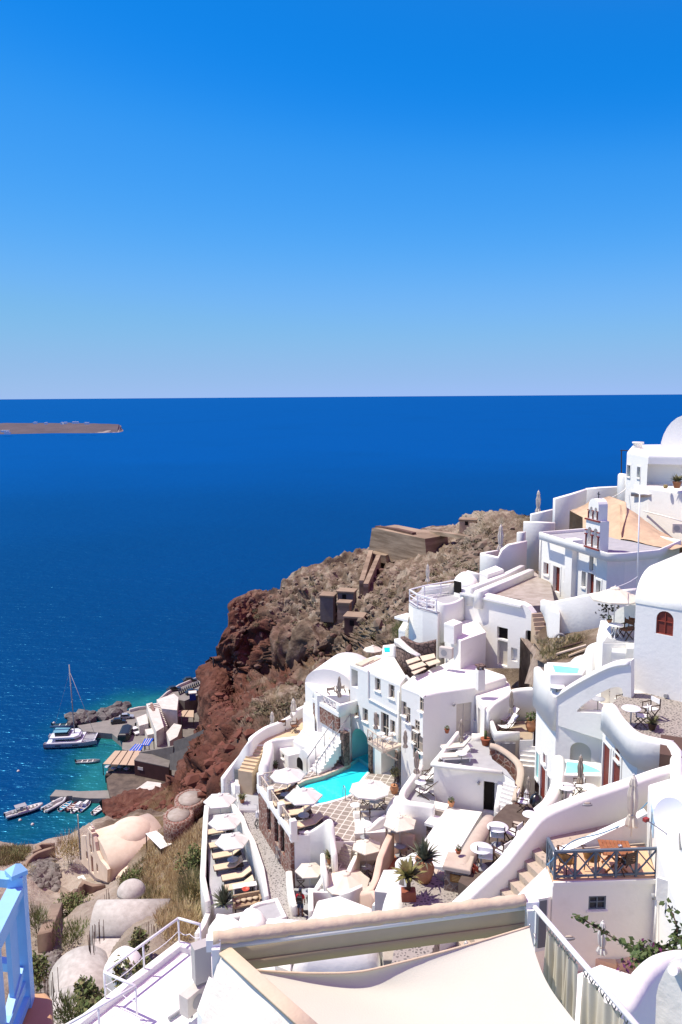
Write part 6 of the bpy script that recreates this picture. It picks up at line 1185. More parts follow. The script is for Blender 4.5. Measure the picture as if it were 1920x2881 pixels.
def parasol(proto, x, y, D_, Rr, zf, label, rz=.3, tilt=0, hfac=.95, group='open parasols'):
    top = PD(x, y, D_); o = proto if proto.name not in used else dup(proto)
    used.add(proto.name); hc = Rr*hfac
    o.location = (top.x, top.y, top.z-.47*hc); o.rotation_euler = (0, 0, rz); o.scale = (Rr, Rr, hc); tag(o, label, 'parasol', group)
    for ch in o.children:
        if ch.name.startswith('pole'):
            ch.data = ch.data.copy(); hb = (top.z-.47*hc-zf)/hc
            for v in ch.data.vertices:
                if v.co.z < -.5: v.co.z = -hb
    b = MB().lathe([(.3/Rr, 0), (.3/Rr, .05/hc), (.05/Rr, .09/hc), (.05/Rr, .3/hc)], 14, (0, 0, -(top.z-.47*hc-zf)/hc)); obj('base', b, GREYP, o, local=True)
    return o
parasol(PAR_W, 619, 2232, 58.6, 1.22, -31.5, 'white parasol standing at the far head of the sunbed terrace', .15)
parasol(PAR_W, 634, 2291, 56.0, 1.2, -31.5, 'middle white parasol of the three over the sunbed terrace', .2)
parasol(PAR_W, 653, 2345, 53.6, 1.17, -31.5, 'white parasol over a small round table between the sunbeds', .25)
parasol(PAR_8, 809, 2161, 53.2, 1.16, -26.7, 'white parasol by the lattice railing at the head of the pool', .1)
parasol(PAR_W, 855, 2217, 50.2, 1.19, -26.7, 'white parasol above the loungers at the tip of the pool', .1)
parasol(PAR_8, 1041, 2195, 51.0, 1.34, -26.7, 'large white parasol over tan chairs on the tiled deck', .2)
parasol(PAR_C, 1126, 2294, 46.6, 1.02, -26.7, 'cream parasol over the terracotta terrace', .3)
parasol(PAR_C, 1032, 2362, 48.2, .94, -28.9, 'cream parasol between the broad grey steps and the terracotta terrace wall', .4)
parasol(PAR_C, 871, 2431, 48.2, .88, -30.2, 'small cream parasol behind the walking man', .1)
parasol(PAR_8C, 974, 2452, 46.6, 1.42, -30.2, 'large cream parasol in the walled court below the steps', .2)
parasol(PAR_8C, 1732, 1650, 45, 1.41, -13.5, 'large cream parasol over the director chairs against the tall house', .3)
parasol(PAR_8C, 1050, 1815, 78, .98, -27.2, 'lone cream parasol on the hillside beside the hotel roof', .1)
def make_closed(fab):
    r = root('folded_parasol', (0, 0, 0), 'folded parasol', 'parasol'); n = 16; vs = []; prof = [(.02, 1.0), (.055, .95), (.075, .82), (.06, .80), (.10, .6), (.085, .35), (.06, .22), (.095, .14), (.12, .04), (.10, 0)]
    for i, (q, z) in enumerate(prof):
        for k in range(n): a = 2*math.pi*k/n; w_ = q*(1.0+.28*math.cos(k*math.pi)*(1 if i > 1 else .3)); vs.append((w_*math.cos(a), w_*math.sin(a), z))
    mb = MB(); mb.add(vs, [(i*n+k, (i+1)*n+k, (i+1)*n+(k+1) % n, i*n+(k+1) % n) for i in range(len(prof)-1) for k in range(n)]+[tuple(range(n))]); obj('canopy', mb, fab, r, local=True, fix=False)
    obj('strap', MB().lathe([(.072, .2), (.08, .225), (.072, .25)], 10), BEIGEWOOD, r, local=True)
    obj('finial', MB().lathe([(.02, 1.0), (.025, 1.02), (0, 1.04)], 8), POLE, r, local=True)
    obj('pole', MB().tube([(0, 0, -1), (0, 0, 1.0)], .013, 8), POLE, r, local=True); return r
CL = {'c': make_closed(FABRIC), 't': make_closed(TAUPE), 'w': make_closed(CANVASW)}
def closed(kind, x, yt, yb, D_, zf, label, fat=1.0):
    t = PD(x, yt, D_); b = PD(x, yb, D_); Lf = (t.z-b.z)*1.03; p = CL[kind]; o = p if p.name not in used else dup(p); used.add(p.name)
    o.location = (t.x, t.y, t.z-Lf); o.scale = (Lf*fat*1.15, Lf*fat*1.15, Lf); o.rotation_euler = (0, 0, x*.7); tag(o, label, 'parasol', 'folded parasols')
    for ch in o.children:
        if ch.name.startswith('pole'):
            ch.data = ch.data.copy()
            for v in ch.data.vertices:
                if v.co.z < -.5: v.co.z = -(t.z-Lf-zf)/Lf
for a in (('c', 1516, 1381, 1441, 83, -12.6, 'tall folded cream parasol silhouetted against the sea on the highest step wall', .85), ('c', 1410, 1477, 1548, 73.5, -15.5, 'folded cream parasol above the round-shouldered white wall', .8), ('c', 1204, 1588, 1636, 66.5, -16.3, 'folded cream parasol behind the railed high sun terrace', .8),
          ('c', 826, 1967, 2022, 66, -26.6, 'folded cream parasol behind the brown chairs of the sand terrace', 1.1), ('c', 820, 2004, 2030, 65, -26.6, 'short folded cream parasol half hidden on the sand terrace', 1.3), ('c', 766, 2003, 2040, 66, -26.6, 'folded cream parasol outside the sand terrace parapet', 1.2),
          ('t', 955, 1903, 1962, 60, -22.9, 'folded grey parasol on the red stone balcony block', .7), ('t', 1058, 2004, 2052, 55.6, -23.6, 'folded taupe parasol on the beige balcony over the pool', .9), ('t', 1141, 2055, 2105, 52.4, -25.2, 'folded taupe parasol on the lower beige balcony', .9),
          ('t', 1173, 2113, 2178, 49.6, -24.4, 'folded taupe parasol beside the round parapet of the deck chairs', .9), ('t', 1299, 2025, 2086, 50.6, -22.3, 'folded taupe parasol on the grey lounger terrace', .9), ('t', 1440, 1944, 2008, 51.2, -21.4, 'thin folded taupe parasol between the two patio deck chairs', .7),
          ('t', 1635, 2126, 2208, 39.6, -19.6, 'folded taupe parasol in front of the lower plunge pool', .75), ('t', 1488, 2186, 2240, 43, -23.5, 'folded taupe parasol in the corner below the red doors', .9), ('w', 1482, 2222, 2300, 38, -19.6, 'folded white and grey parasol beside the black bin bag', .85),
          ('c', 1784, 2182, 2332, 28.6, -16.2, 'tall folded cream parasol on the balcony with the slatted table', .75), ('w', 1697, 2592, 2690, 25.2, -19.6, 'folded pale parasol in the pink court below the small window', .9), ('c', 1312, 2648, 2690, 25.5, -20.2, 'top of a folded cream parasol behind the edge of the shade sail', 1.5)): closed(*a)
# ---- tables
def make_table(top, leg, name='round_table', r=.38, h=.72, kind='ped'):
    t = root(name, (0, 0, 0), 'table', 'table'); obj('tabletop', MB().lathe([(r*.97, h-.035), (r, h-.02), (r*.98, h), (0, h)], 24), top, t, local=True)
    if kind == 'ped': obj('pedestal', MB().tube([(0, 0, .03), (0, 0, h-.03)], .03, 8), leg, t, local=True); obj('base', MB().lathe([(.24, 0), (.24, .02), (.05, .05)], 14), leg, t, local=True)
    else:
        for k in range(3):
            a = k*2.1; obj('leg', MB().tube(spline([(r*.75*math.cos(a), r*.75*math.sin(a), h-.04), (.12*math.cos(a), .12*math.sin(a), h*.5), (.34*math.cos(a), .34*math.sin(a), 0)], 5), .018, 6), leg, t, local=True)
    return t
TW = mat('white_tabletop', (.82, .82, .82), None, rough=.5); TG = mat('grey_tabletop', (.36, .38, .42), None, rough=.5)
T_W, T_G, T_O = make_table(TW, GREYP), make_table(TG, GREYP), make_table(TW, WMETAL, kind='ornate')
def put(proto, x, y, zf, label, rz=0, sc=1.0, cat=None, group=None, D_=None):
    q = P(x, y, zf); o = proto if proto.name not in used else dup(proto); used.add(proto.name)
    o.location = q; o.rotation_euler = (0, 0, rz); o.scale = (sc, sc, sc); tag(o, label, cat, group); return o
def at_top(x, y, zf, h, dx=0):                             # floor pixel for a thing whose top (h above the floor zf) is seen at x, y
    q = P(x, y, zf+h); q.z = zf; return q
def table(proto, x, y, zf, label, sc=1.0, rz=0):
    q = at_top(x, y, zf, .72*sc); o = proto if proto.name not in used else dup(proto); used.add(proto.name); o.location = q; o.scale = (sc,)*3; o.rotation_euler = (0, 0, rz); tag(o, label, 'table', 'round tables'); return o
table(T_G, 656, 2417, -31.45, 'small grey round table between the sunbeds under a white parasol', 1.0)
table(T_G, 855, 2292, -26.7, 'grey round table between loungers at the tip of the pool', .95); table(T_G, 804, 2233, -26.7, 'grey round table half hidden by the parasol near the lattice railing', .9)
table(T_G, 1055, 2252, -26.7, 'grey round table between the tan deck chairs under the large white parasol', 1.0); table(T_W, 1001, 2264, -26.7, 'white round table beside the pool ladder', .9)
table(T_G, 1126, 2378, -26.7, 'blue-grey round table on the terracotta terrace', 1.0); table(T_G, 1032, 2438, -28.9, 'grey round table in the court beside the broad steps', .85); table(T_G, 866, 2508, -30.2, 'blue-grey round table in front of the walking man', .9)
table(T_W, 1184, 2200, -24.4, 'white round table among the deck chairs behind the round parapet', .95); table(T_W, 1299, 2118, -22.3, 'white round table between the two loungers on the grey terrace', .95)
table(T_W, 1567, 1929, -16.4, 'white round table below the upper plunge pool', 1.15); table(T_W, 1594, 2212, -19.6, 'white round table in the court of the lower plunge pool', 1.15); table(T_W, 1660, 2214, -19.6, 'white round table beside the folded parasol of the plunge pool court', 1.0)
table(T_W, 1777, 1992, -15.2, 'white round table on the pebble terrace by the thick coping', 1.15); table(T_O, 1733, 1757, -13.45, 'blue-white round table with curled white legs by the director chairs', 1.1)
table(T_W, 1492, 2290, -18.3, 'small white round table farthest up the dining terrace', .85); table(T_W, 1401, 2326, -18.3, 'large white round table in the middle of the dining terrace', 1.15); table(T_W, 1355, 2385, -18.3, 'large white round table at the near end of the dining terrace', 1.15)
table(T_W, 1073, 2063, -23.6, 'white round table on the beige balcony over the pool', .75); table(T_W, 1156, 2122, -25.4, 'white round table on the lower beige balcony', .75); table(T_W, 1027, 2318, -26.6, 'white built-in round table inside the swooping wall', 1.2)
table(T_G, 812, 2022, -26.6, 'glass round table between the brown chairs on the sand terrace', .9)
T_IN = table(T_G, 1683, 1965, -17.0, 'dark round table seen through the arched opening of the sloping wall', 1.0)
# ---- chairs
def make_director(fab, wood, name='director_chair'):
    r = root(name, (0, 0, 0), 'chair', 'chair')             # faces +x
    obj('seat', MB().box((0, 0, .45), (.44, .5, .03)), fab, r, local=True); obj('backrest', MB().box((-.24, 0, .78), (.03, .52, .2)), fab, r, local=True)
    for s in (-1, 1):
        obj('leg', MB().beam((-.24, s*.27, 0), (.22, s*.27, .46), .035, .035), wood, r, local=True); obj('leg', MB().beam((.24, s*.27, 0), (-.2, s*.27, .46), .034, .034), wood, r, local=True)
        obj('armrest', MB().box((-.01, s*.28, .65), (.5, .05, .03)), wood, r, local=True); obj('back_post', MB().beam((-.24, s*.27, .44), (-.26, s*.27, .92), .035, .035), wood, r, local=True); obj('front_post', MB().beam((.2, s*.27, .44), (.2, s*.27, .65), .03, .03), wood, r, local=True)
    return r
WC = mat('white_seat_canvas', (.80, .78, .74), None, rough=.9); GC = mat('grey_seat_canvas', (.40, .38, .35), None, rough=.9)
CH_W, CH_T, CH_B = make_director(WC, DWOOD), make_director(TAUPE, DWOOD, 'canvas_chair'), make_director(mat('brown_canvas', (.17, .07, .03), None, rough=.8), DWOOD, 'brown_chair')
CH_P = make_director(WC, WMETAL, 'white_chair')
def chair(proto, x, y, zf, rz, label, sc=1.0, group='terrace chairs'): return put(proto, x, y, zf, label, rz, sc, 'chair', group)
for a in ((CH_W, 1367, 2440, -18.3, 1.3, 'director chair with grey back at the near end of the dining terrace', 1.12), (CH_W, 1412, 2425, -18.3, 2.3, 'director chair turned sideways beside the near dining table', 1.05), (CH_W, 1398, 2380, -18.3, 1.4, 'director chair with white seat at the middle dining table', 1.12), (CH_W, 1445, 2372, -18.3, 2.4, 'director chair against the winding wall at the middle dining table', 1.05), (CH_W, 1473, 2280, -18.3, -.4, 'director chair at the farthest dining table', 1.0),
          (CH_B, 1758, 1797, -13.5, 3.6, 'dark wooden director chair nearest the ornate table', 1.2), (CH_B, 1777, 1794, -13.5, 3.9, 'dark wooden director chair against the tall house wall', 1.2),
          (CH_W, 1830, 2020, -15.2, 3.5, 'white canvas chair behind the potted plant on the pebble terrace', 1.1), (CH_W, 1803, 2040, -15.2, 2.8, 'white canvas chair close to the thick coping of the pebble terrace', 1.1),
          (CH_W, 1596, 2250, -19.6, 1.5, 'director chair with its back to the winding wall in the plunge pool court', 1.0), (CH_W, 1628, 2232, -19.6, 3.0, 'director chair beside the folded parasol in the plunge pool court', 1.0), (CH_W, 1598, 1935, -16.4, 3.3, 'chair beside the white table below the upper plunge pool', 1.05), (CH_W, 1735, 1985, -17.0, 3.4, 'chair seen through the arched opening beside the post', 1.1),
          (CH_B, 792, 2055, -26.6, 1.9, 'brown wooden chair at the sand terrace parapet', 1.1), (CH_B, 828, 2058, -26.6, 3.4, 'brown wooden chair beside the folded parasol of the sand terrace', 1.1),
          (CH_T, 935, 1972, -22.9, -1.2, 'tan canvas chair on the red stone balcony block next to the vault', 1.1), (CH_T, 960, 1968, -22.9, -1.4, 'tan canvas chair beside the grey parasol on the red stone balcony block', 1.1),
          (CH_T, 1028, 2272, -26.7, .3, 'tan deck chair with grey back near the pool ladder', 1.2), (CH_T, 1072, 2270, -26.7, 2.9, 'tan deck chair on the far side of the deck table', 1.25),
          (CH_T, 1048, 2425, -28.9, -2.2, 'dark backed chair at the court table by the terracotta wall', 1.0), (CH_T, 1052, 2475, -28.9, 2.3, 'taupe chair with its back to the large parasol', 1.0),
          (CH_B, 1150, 2395, -26.7, -2.0, 'slatted chair at the head of the terracotta terrace', 1.0), (CH_T, 1145, 2425, -26.7, 2.2, 'tan chair in the corner of the terracotta terrace', 1.0),
          (CH_T, 848, 2490, -30.2, 0.0, 'tan chair in the shade of the small cream parasol', 1.0), (CH_T, 868, 2480, -30.2, -1.6, 'second tan chair behind the small cream parasol', 1.0), (CH_T, 1028, 2312, -26.6, -1.5, 'grey backed chair in the alcove of the swooping wall', 1.1),
          (CH_P, 1095, 2090, -23.6, 2.6, 'white chair on the beige balcony over the pool', .8), (CH_P, 1160, 2150, -25.4, 2.4, 'white chair on the lower beige balcony', .9), (CH_P, 1196, 1705, -16.15, .5, 'white slatted chair by the railing of the high sun terrace', 1.0), (CH_P, 1216, 1706, -16.15, 2.4, 'white slatted chair in the middle of the high sun terrace', 1.0)): chair(*a)
# ---- deck chairs (low, leaning back)
def make_deckchair():
    r = root('deck_chair', (0, 0, 0), 'deck chair', 'chair')
    mb = MB(); s = spline([(.55, 0, .36), (.15, 0, .27), (-.2, 0, .38), (-.62, 0, .95)], 5); vs = [(p.x, y, p.z) for p in s for y in (-.27, .27)]
    mb.add(vs+[(x, y, z-.02) for x, y, z in vs], [(2*i, 2*i+2, 2*i+3, 2*i+1) for i in range(len(s)-1)]+[(2*i+1+2*len(s), 2*i+3+2*len(s), 2*i+2+2*len(s), 2*i+2*len(s)) for i in range(len(s)-1)], True); obj('canvas_seat', mb, WC, r, local=True)
    for k in (-1, 1):
        obj('leg', MB().beam((.58, k*.3, .36), (-.45, k*.3, 0), .035, .04), DWOOD, r, local=True); obj('leg', MB().beam((.4, k*.3, 0), (-.64, k*.3, .97), .034, .04), DWOOD, r, local=True); obj('armrest', MB().box((-.02, k*.31, .55), (.55, .05, .03)), DWOOD, r, local=True); obj('arm_post', MB().beam((.22, k*.31, .15), (.22, k*.31, .55), .03, .03), DWOOD, r, local=True)
    return r
DC = make_deckchair()
for x, y, z, a, l in ((1432, 2036, -21.4, 3.6, 'white deck chair at the back of the tan patio'), (1428, 2055, -21.4, 3.5, 'white deck chair at the open side of the tan patio'), (1203, 2198, -24.4, 3.4, 'white deck chair behind the round table of the deck chair terrace'), (1198, 2240, -24.4, 2.5, 'white deck chair in front of the round table of the deck chair terrace')): put(DC, x, y, z, l, a, 1.05, 'deck chair', 'white deck chairs')
# ---- sunbeds
def make_sunbed(fab, frame, name='sunbed', back=.55):
    r = root(name, (0, 0, 0), 'sunbed', 'sunbed')           # head towards +x
    obj('mattress', MB().box((-.3, 0, .36), (1.3, .62, .07)), fab, r, local=True)
    q = Matrix.Rotation(-back, 3, 'Y'); c = Vector((.35, 0, .36)); obj('backrest', MB().box(c+q @ Vector((.33, 0, 0)), (.68, .62, .07), M=q), fab, r, local=True)
    f = MB(); 
    obj('frame', MB().box((0, 0, .29), (1.95, .58, .05)), frame, r, local=True)
    for sx in (-1, 1):
        for sy in (-1, 1): obj('leg', MB().box((sx*.8, sy*.25, .135), (.06, .06, .27)), frame, r, local=True)
    obj('back_strut', MB().beam((.6, .2, .3), (.82, .2, .66), .03, .03), frame, r, local=True)
    return r
SB = make_sunbed(mat('beige_mattress', (.66, .52, .36), (.61, .48, .33), 5, .9), DWOOD, 'sunbed'); SB2 = make_sunbed(mat('pale_mattress', (.60, .56, .48), None, rough=.9), WMETAL, 'lounger', .8)
for x, y, a, l in ((603, 2350, .3, 'beige sunbed half under the middle parasol'), (617, 2386, .32, 'beige sunbed just below the middle parasol'), (627, 2416, .32, 'beige sunbed with raised back by the small round table'), (632, 2449, .3, 'beige sunbed on the near side of the small round table'), (655, 2478, .3, 'beige flat sunbed second from the console with the red bowl'), (662, 2506, .3, 'beige flat sunbed next to the console with the red bowl')):
    q = P(x+ (0), y, -31.45); put(SB, x+12, y, -31.45, l, a, 1.02, 'sunbed', 'sunbeds on the lounger terrace')
for x, y, a, l in ((835, 2300, .25, 'tan lounger with grey back behind the grey table at the pool tip'), (868, 2330, .45, 'grey backed lounger beside the swooping parapet'), (795, 2240, .35, 'tan lounger with a sunbather near the lattice railing'), (812, 2270, .3, 'tan lounger in the parasol shade between the sunbather and the grey table')): put(SB, x, y, -26.7, l, a, 1.02, 'sunbed', 'loungers on the pool deck')
for x, y, a, l in ((1285, 2113, .25, 'white lounger behind the round table on the grey terrace'), (1283, 2140, .1, 'white lounger along the front parapet of the grey terrace')): put(SB2, x, y, -22.25, l, a, 1.02, 'sunbed', 'loungers on the grey terrace')
# ---- console, sofa, bowl
r_ = root('console', P(690, 2520, -31.5), 'long white console table at the near end of the lounger terrace', 'table', None, .25); obj('top', MB().box((0, 0, .72), (1.5, .45, .06)), WHITE2, r_, local=True)
for s in (-1, 1): obj('side_panel', MB().box((s*.7, 0, .345), (.06, .42, .69)), WHITE2, r_, local=True)
obj('red_bowl', MB().lathe([(.1, 0), (.2, .06), (.25, .14), (.22, .14), (.12, .06), (0, .05)], 18, P(692, 2506, -31.5+.75)), mat('red_glaze', (.45, .06, .03), None, rough=.4, spec=.5), None, 'shallow red bowl standing on the white console', 'bowl')
r_ = root('wicker_sofa', P(696, 2556, -31.5), 'beige wicker sofa with cushions at the near end of the lounger terrace', 'sofa', None, .28); WK = mat('wicker', (.40, .29, .18), (.30, .21, .13), 14, .8)
obj('seat', MB().box((0, 0, .36), (1.7, .6, .12)), WK, r_, local=True); obj('backrest', MB().box((0, .3, .6), (1.7, .12, .5)), WK, r_, local=True)
for s in (-1, 1): obj('armrest', MB().box((s*.82, 0, .5), (.12, .62, .4)), WK, r_, local=True)
for k in range(4): obj('cushion', MB().lathe([(.0, -.06), (.2, -.05), (.23, 0), (.2, .05), (0, .06)], 4, (-.55+.37*k, .12, .56), sx=1), mat('sand_cushion', (.52, .42, .29), None, rough=.9), r_, local=True)
for k in range(4): obj('leg', MB().box((.75*(-1 if k % 2 else 1), .2*(-1 if k > 1 else 1), .15), (.07, .07, .3)), DWOOD, r_, local=True)
# ---- balcony furniture: slatted teak table, bucket chairs, slatted chair
q = at_top(1733, 2386, -16.15, .74); r_ = root('slatted_table', q, 'reddish slatted teak table on the orange balcony', 'table', None, -.12)
for k in range(8): obj('slat', MB().box((-.46+.131*k, 0, .74), (.115, .95, .03)), TEAK, r_, local=True)
for s in (-1, 1):
    obj('apron', MB().box((0, s*.36, .70), (.95, .05, .05)), TEAK, r_, local=True)
    obj('leg', MB().beam((s*.38, -.3, 0), (-s*.3, -.3+.02*s, .7), .05, .06), TEAK, r_, local=True); obj('leg', MB().beam((s*.38, .3, 0), (-s*.3, .3+.02*s, .7), .05, .06), TEAK, r_, local=True)
obj('ashtray', MB().lathe([(.06, 0), (.075, .05), (.07, .07), (.05, .05), (0, .03)], 14, P(1745, 2383, -16.15+.765)), STEEL, None, 'round steel ashtray on the slatted teak table', 'ashtray')
def bucket(x, y, rz, lab):
    r_ = root('bucket_chair', P(x, y, -16.15), lab, 'chair', 'bucket chairs on the balcony', rz); OR = mat('ochre_shell', (.42, .20, .06), (.36, .16, .05), 6, .6); mb = MB(); n = 12; vs = []
    for z, q, o in ((.44, .26, 0), (.62, .32, .02), (.84, .34, .05)):
        for k in range(n+1): a = math.pi*.55+math.pi*.9*k/n*1.0; vs.append((q*math.cos(a)-.0, q*1.0*math.sin(a), z-(.0 if 2 < k < n-2 else .12*(z-.44))))
    m = n+1; f = [(i*m+k, i*m+k+1, (i+1)*m+k+1, (i+1)*m+k) for i in range(2) for k in range(n)]; mb.add(vs, f, True); mb.add([(x_*.94, y_*.94, z) for x_, y_, z in vs], [t[::-1] for t in f], True); obj('shell', mb, OR, r_, local=True, fix=False)
    obj('seat', MB().lathe([(.27, .40), (.28, .45), (0, .46)], 16), OR, r_, local=True)
    obj('arm_rim', MB().tube(spline([(.2, -.3, .66), (-.1, -.36, .8), (-.36, 0, .86), (-.1, .36, .8), (.2, .3, .66)], 5), .018, 6), DWOOD, r_, local=True)
    for k in range(4): a = math.pi/4+k*math.pi/2; obj('leg', MB().tube([(.2*math.cos(a), .2*math.sin(a), .42), (.27*math.cos(a), .27*math.sin(a), 0)], .018, 6), DWOOD, r_, local=True)
bucket(1594, 2452, .5, 'ochre bucket chair in the corner of the orange balcony'); bucket(1665, 2446, .9, 'ochre bucket chair next to the slatted teak table')
r_ = root('slatted_chair', P(1760, 2455, -16.15), 'dark slatted wooden chair in front of the teak table', 'chair', None, 1.9)
for k in range(5): obj('seat_slat', MB().box((-.18+.09*k, 0, .43), (.07, .42, .02)), DWOOD, r_, local=True); obj('back_slat', MB().box((-.26-.03*k/5, 0, .52+.085*k), (.02, .4, .06)), DWOOD, r_, local=True)
for s in (-1, 1): obj('leg', MB().beam((-.22, s*.2, 0), (.2, s*.2, .44), .035, .03), DWOOD, r_, local=True); obj('leg', MB().beam((.22, s*.2, 0), (-.3, s*.2, .95), .034, .03), DWOOD, r_, local=True)
# ---- lower balcony on the hotel's other face
bz2 = -25.45
A_, B_ = P(1130, 1928, -19.3), P(1191, 1957, -19.3); d_, n_, _ = face(A_, B_)
b3 = root('balcony', P(1150, 2160, bz2), 'beige wooden balcony with crossed railings lower on the hotel corner', 'balcony'); bb = [P(1123, 2140, bz2), P(1147, 2172, bz2), P(1183, 2156, bz2)]
obj('floor_slab', MB().prism([bb[0].xy, bb[1].xy, bb[2].xy, (bb[2]-n_*.5).xy, (bb[0]-n_*1.1).xy], bz2, bz2-.16, .02), BEIGEWOOD, b3); railing(b3, bb, .9, BEIGEWOOD, panels=[2, 1]); obj('bracket', MB().beam(bb[1]-V(0, 0, .16), bb[1]-n_*1.2-V(0, 0, 1.2), .1, .1), BEIGEWOOD, b3)
# ---- pots and plants
def spiky(r, c, n, L, seed, m=LEAFO, up=1.0, wid=.05, name='foliage'):
    rng = random.Random(seed); mb = MB(); c = Vector(c)
    for k in range(n):
        a = rng.random()*6.283; t = rng.uniform(.15, 1.0)*up; d = Vector((math.cos(a)*(1.1-t*.6), math.sin(a)*(1.1-t*.6), t)).normalized(); s = Vector((-math.sin(a), math.cos(a), 0))*wid*rng.uniform(.6, 1.2); l = L*rng.uniform(.6, 1.1); e = c+d*l+V(0, 0, -.15*l*(1-t)); mdl = c+d*l*.5+V(0, 0, .06*l)
        mb.add([c-s*.5, c+s*.5, mdl+s, e, mdl-s], [(0, 1, 2, 4), (4, 2, 3)], False)
    return obj(name, mb, m, r, local=True, fix=False)
def leafball(r, c, rad, n, seed, m=LEAF, size=.06, sz=1.0, name='foliage'):
    rng = random.Random(seed); mb = MB(); c = Vector(c)
    for k in range(n):
        p = Vector((rng.gauss(0, 1), rng.gauss(0, 1), rng.gauss(0, 1))).normalized()*rad*rng.uniform(.45, 1.05); p.z *= sz; a = Vector((rng.gauss(0, 1), rng.gauss(0, 1), rng.gauss(0, 1))).normalized(); b = a.cross(Vector((rng.gauss(0, 1), rng.gauss(0, 1), rng.gauss(0, 1)))).normalized(); s = size*rng.uniform(.6, 1.3)
        mb.add([c+p-a*s, c+p+b*s*.5, c+p+a*s, c+p-b*s*.5], [(0, 1, 2, 3)])
    return obj(name, mb, m, r, local=True, fix=False)
def pot(x, y, zf, label, kind='urn', m=POT, r=.28, h=.5, plant='ball', seed=0, D_=None):
    q = P(x, y, zf) if D_ is None else PD(x, y, D_); o = root('potted_plant', q, label, 'potted plant', 'potted plants')
    prof = {'urn': [(r*.62, 0), (r*.95, h*.45), (r, h*.62), (r*.72, h*.92), (r*.86, h), (r*.74, h), (0, h*.9)], 'cone': [(r*.65, 0), (r, h*.85), (r*1.08, h*.86), (r*1.08, h), (r*.95, h), (0, h*.9)], 'box': None}[kind]
    if prof: obj('pot', MB().lathe(prof, 20), m, o, local=True); obj('soil', MB().lathe([(r*.72, h*.93), (0, h*.94)], 14), DARK, o, local=True)
    else: obj('pot', MB().prism([(-r, -r*.7), (r, -r*.7), (r, r*.7), (-r, r*.7)], h, 0, .02), m, o, local=True)
    if plant == 'ball': leafball(o, (0, 0, h+r*.7), r*1.0, 120, seed, size=.07*r/.28)
    elif plant == 'spiky': spiky(o, (0, 0, h*.95), 70, r*2.6, seed, LEAFO, .9, .055*r/.28)
    elif plant == 'rosemary': spiky(o, (0, 0, h*.9), 150, r*2.2, seed, mat('grey_green_leaf', (.10, .115, .07), (.16, .17, .11), 6, .8), 1.6, .03*r/.28)
    elif plant == 'cactus': obj('stem', MB().lathe([(.08, h*.9), (.1, h*1.4), (.08, h*2.1), (.0, h*2.2)], 10), LEAF, o, local=True)
    elif plant == 'tree': obj('stem', MB().tube([(0, 0, h*.8), (.03, 0, h*2.2)], .03, 6), DWOOD, o, local=True); leafball(o, (.03, 0, h*2.6), r*1.2, 220, seed, LEAFO, .08)
    return o
pot(1193, 2478, -19.1, 'huge terracotta urn with grey green rosemary on the pebble yard', 'urn', POT, .42, .95, 'rosemary', 1)
o = pot(1150, 2530, -19.1, 'square red terracotta planter holding a spiky palm-like plant', 'box', POTR, .27, .4, 'x', 2); obj('stem', MB().lathe([(.09, .4), (.07, 1.0), (.0, 1.1)], 8), DWOOD, o, local=True); spiky(o, (0, 0, .9), 75, .78, 5, mat('yellow_green_leaf', (.17, .16, .05), (.24, .21, .08), 6, .6), 1.0, .09)
pot(1494, 2056, -21.4, 'peach terracotta urn with clipped bush at the patio wall', 'urn', POT, .36, .72, 'ball', 3); pot(1366, 2096, -22.3, 'red clay pot with dark cactus at the corner of the curved stone wall', 'cone', POTR, .3, .45, 'cactus', 4); pot(1270, 2268, -24.4, 'small terracotta pot on the plaster bench below the wall', 'cone', POT, .2, .28, 'ball', 5)
pot(929, 2428, -27.9, 'tan pot with bushy plant beside the broad grey steps', 'cone', POT, .24, .38, 'spiky', 6); pot(1110, 2232, -26.7, 'terracotta pot with olive sapling by the stone pier', 'urn', POT, .3, .6, 'tree', 7); pot(682, 2258, -29.5, 'small pot with upright shrub on the grey gate court', 'cone', POT, .2, .35, 'spiky', 8)
pot(945, 2146, -26.7, 'pale pot under the pool stairs', 'urn', TANP, .3, .5, 'ball', 9); pot(776, 2162, -27.6, 'dark little potted plant beside the white cube room', 'cone', DWOOD, .2, .3, 'ball', 10); pot(1835, 2052, -15.2, 'bushy dark plant between chairs on the pebble terrace', 'cone', DWOOD, .2, .3, 'spiky', 11)
pot(1905, 1373, 0, 'terracotta pot with spiky plant on the ridge house ledge', 'cone', POT, .35, .55, 'spiky', 12, D_=67); pot(1873, 1374, 0, 'small yellow pot on the ridge house ledge', 'urn', mat('yellow_pot', (.5, .38, .15), None, rough=.8), .2, .3, 'x', 13, D_=68)
pot(632, 2562, -31.5, 'planter of rosemary in the near corner of the lounger terrace', 'box', WHITE2, .55, .45, 'rosemary', 14); pot(1258, 2062, -21.5, 'small potted plant in the niche of the terrace parapet', 'cone', POTR, .16, .25, 'ball', 15); pot(1715, 1752, 0, 'leafy green plant above the slanted pillar', 'cone', POT, .15, .2, 'ball', 16, D_=45); pot(1290, 2401, -17.9, 'red flowering plant on the tan stub wall', 'cone', POTR, .12, .15, 'ball', 17)
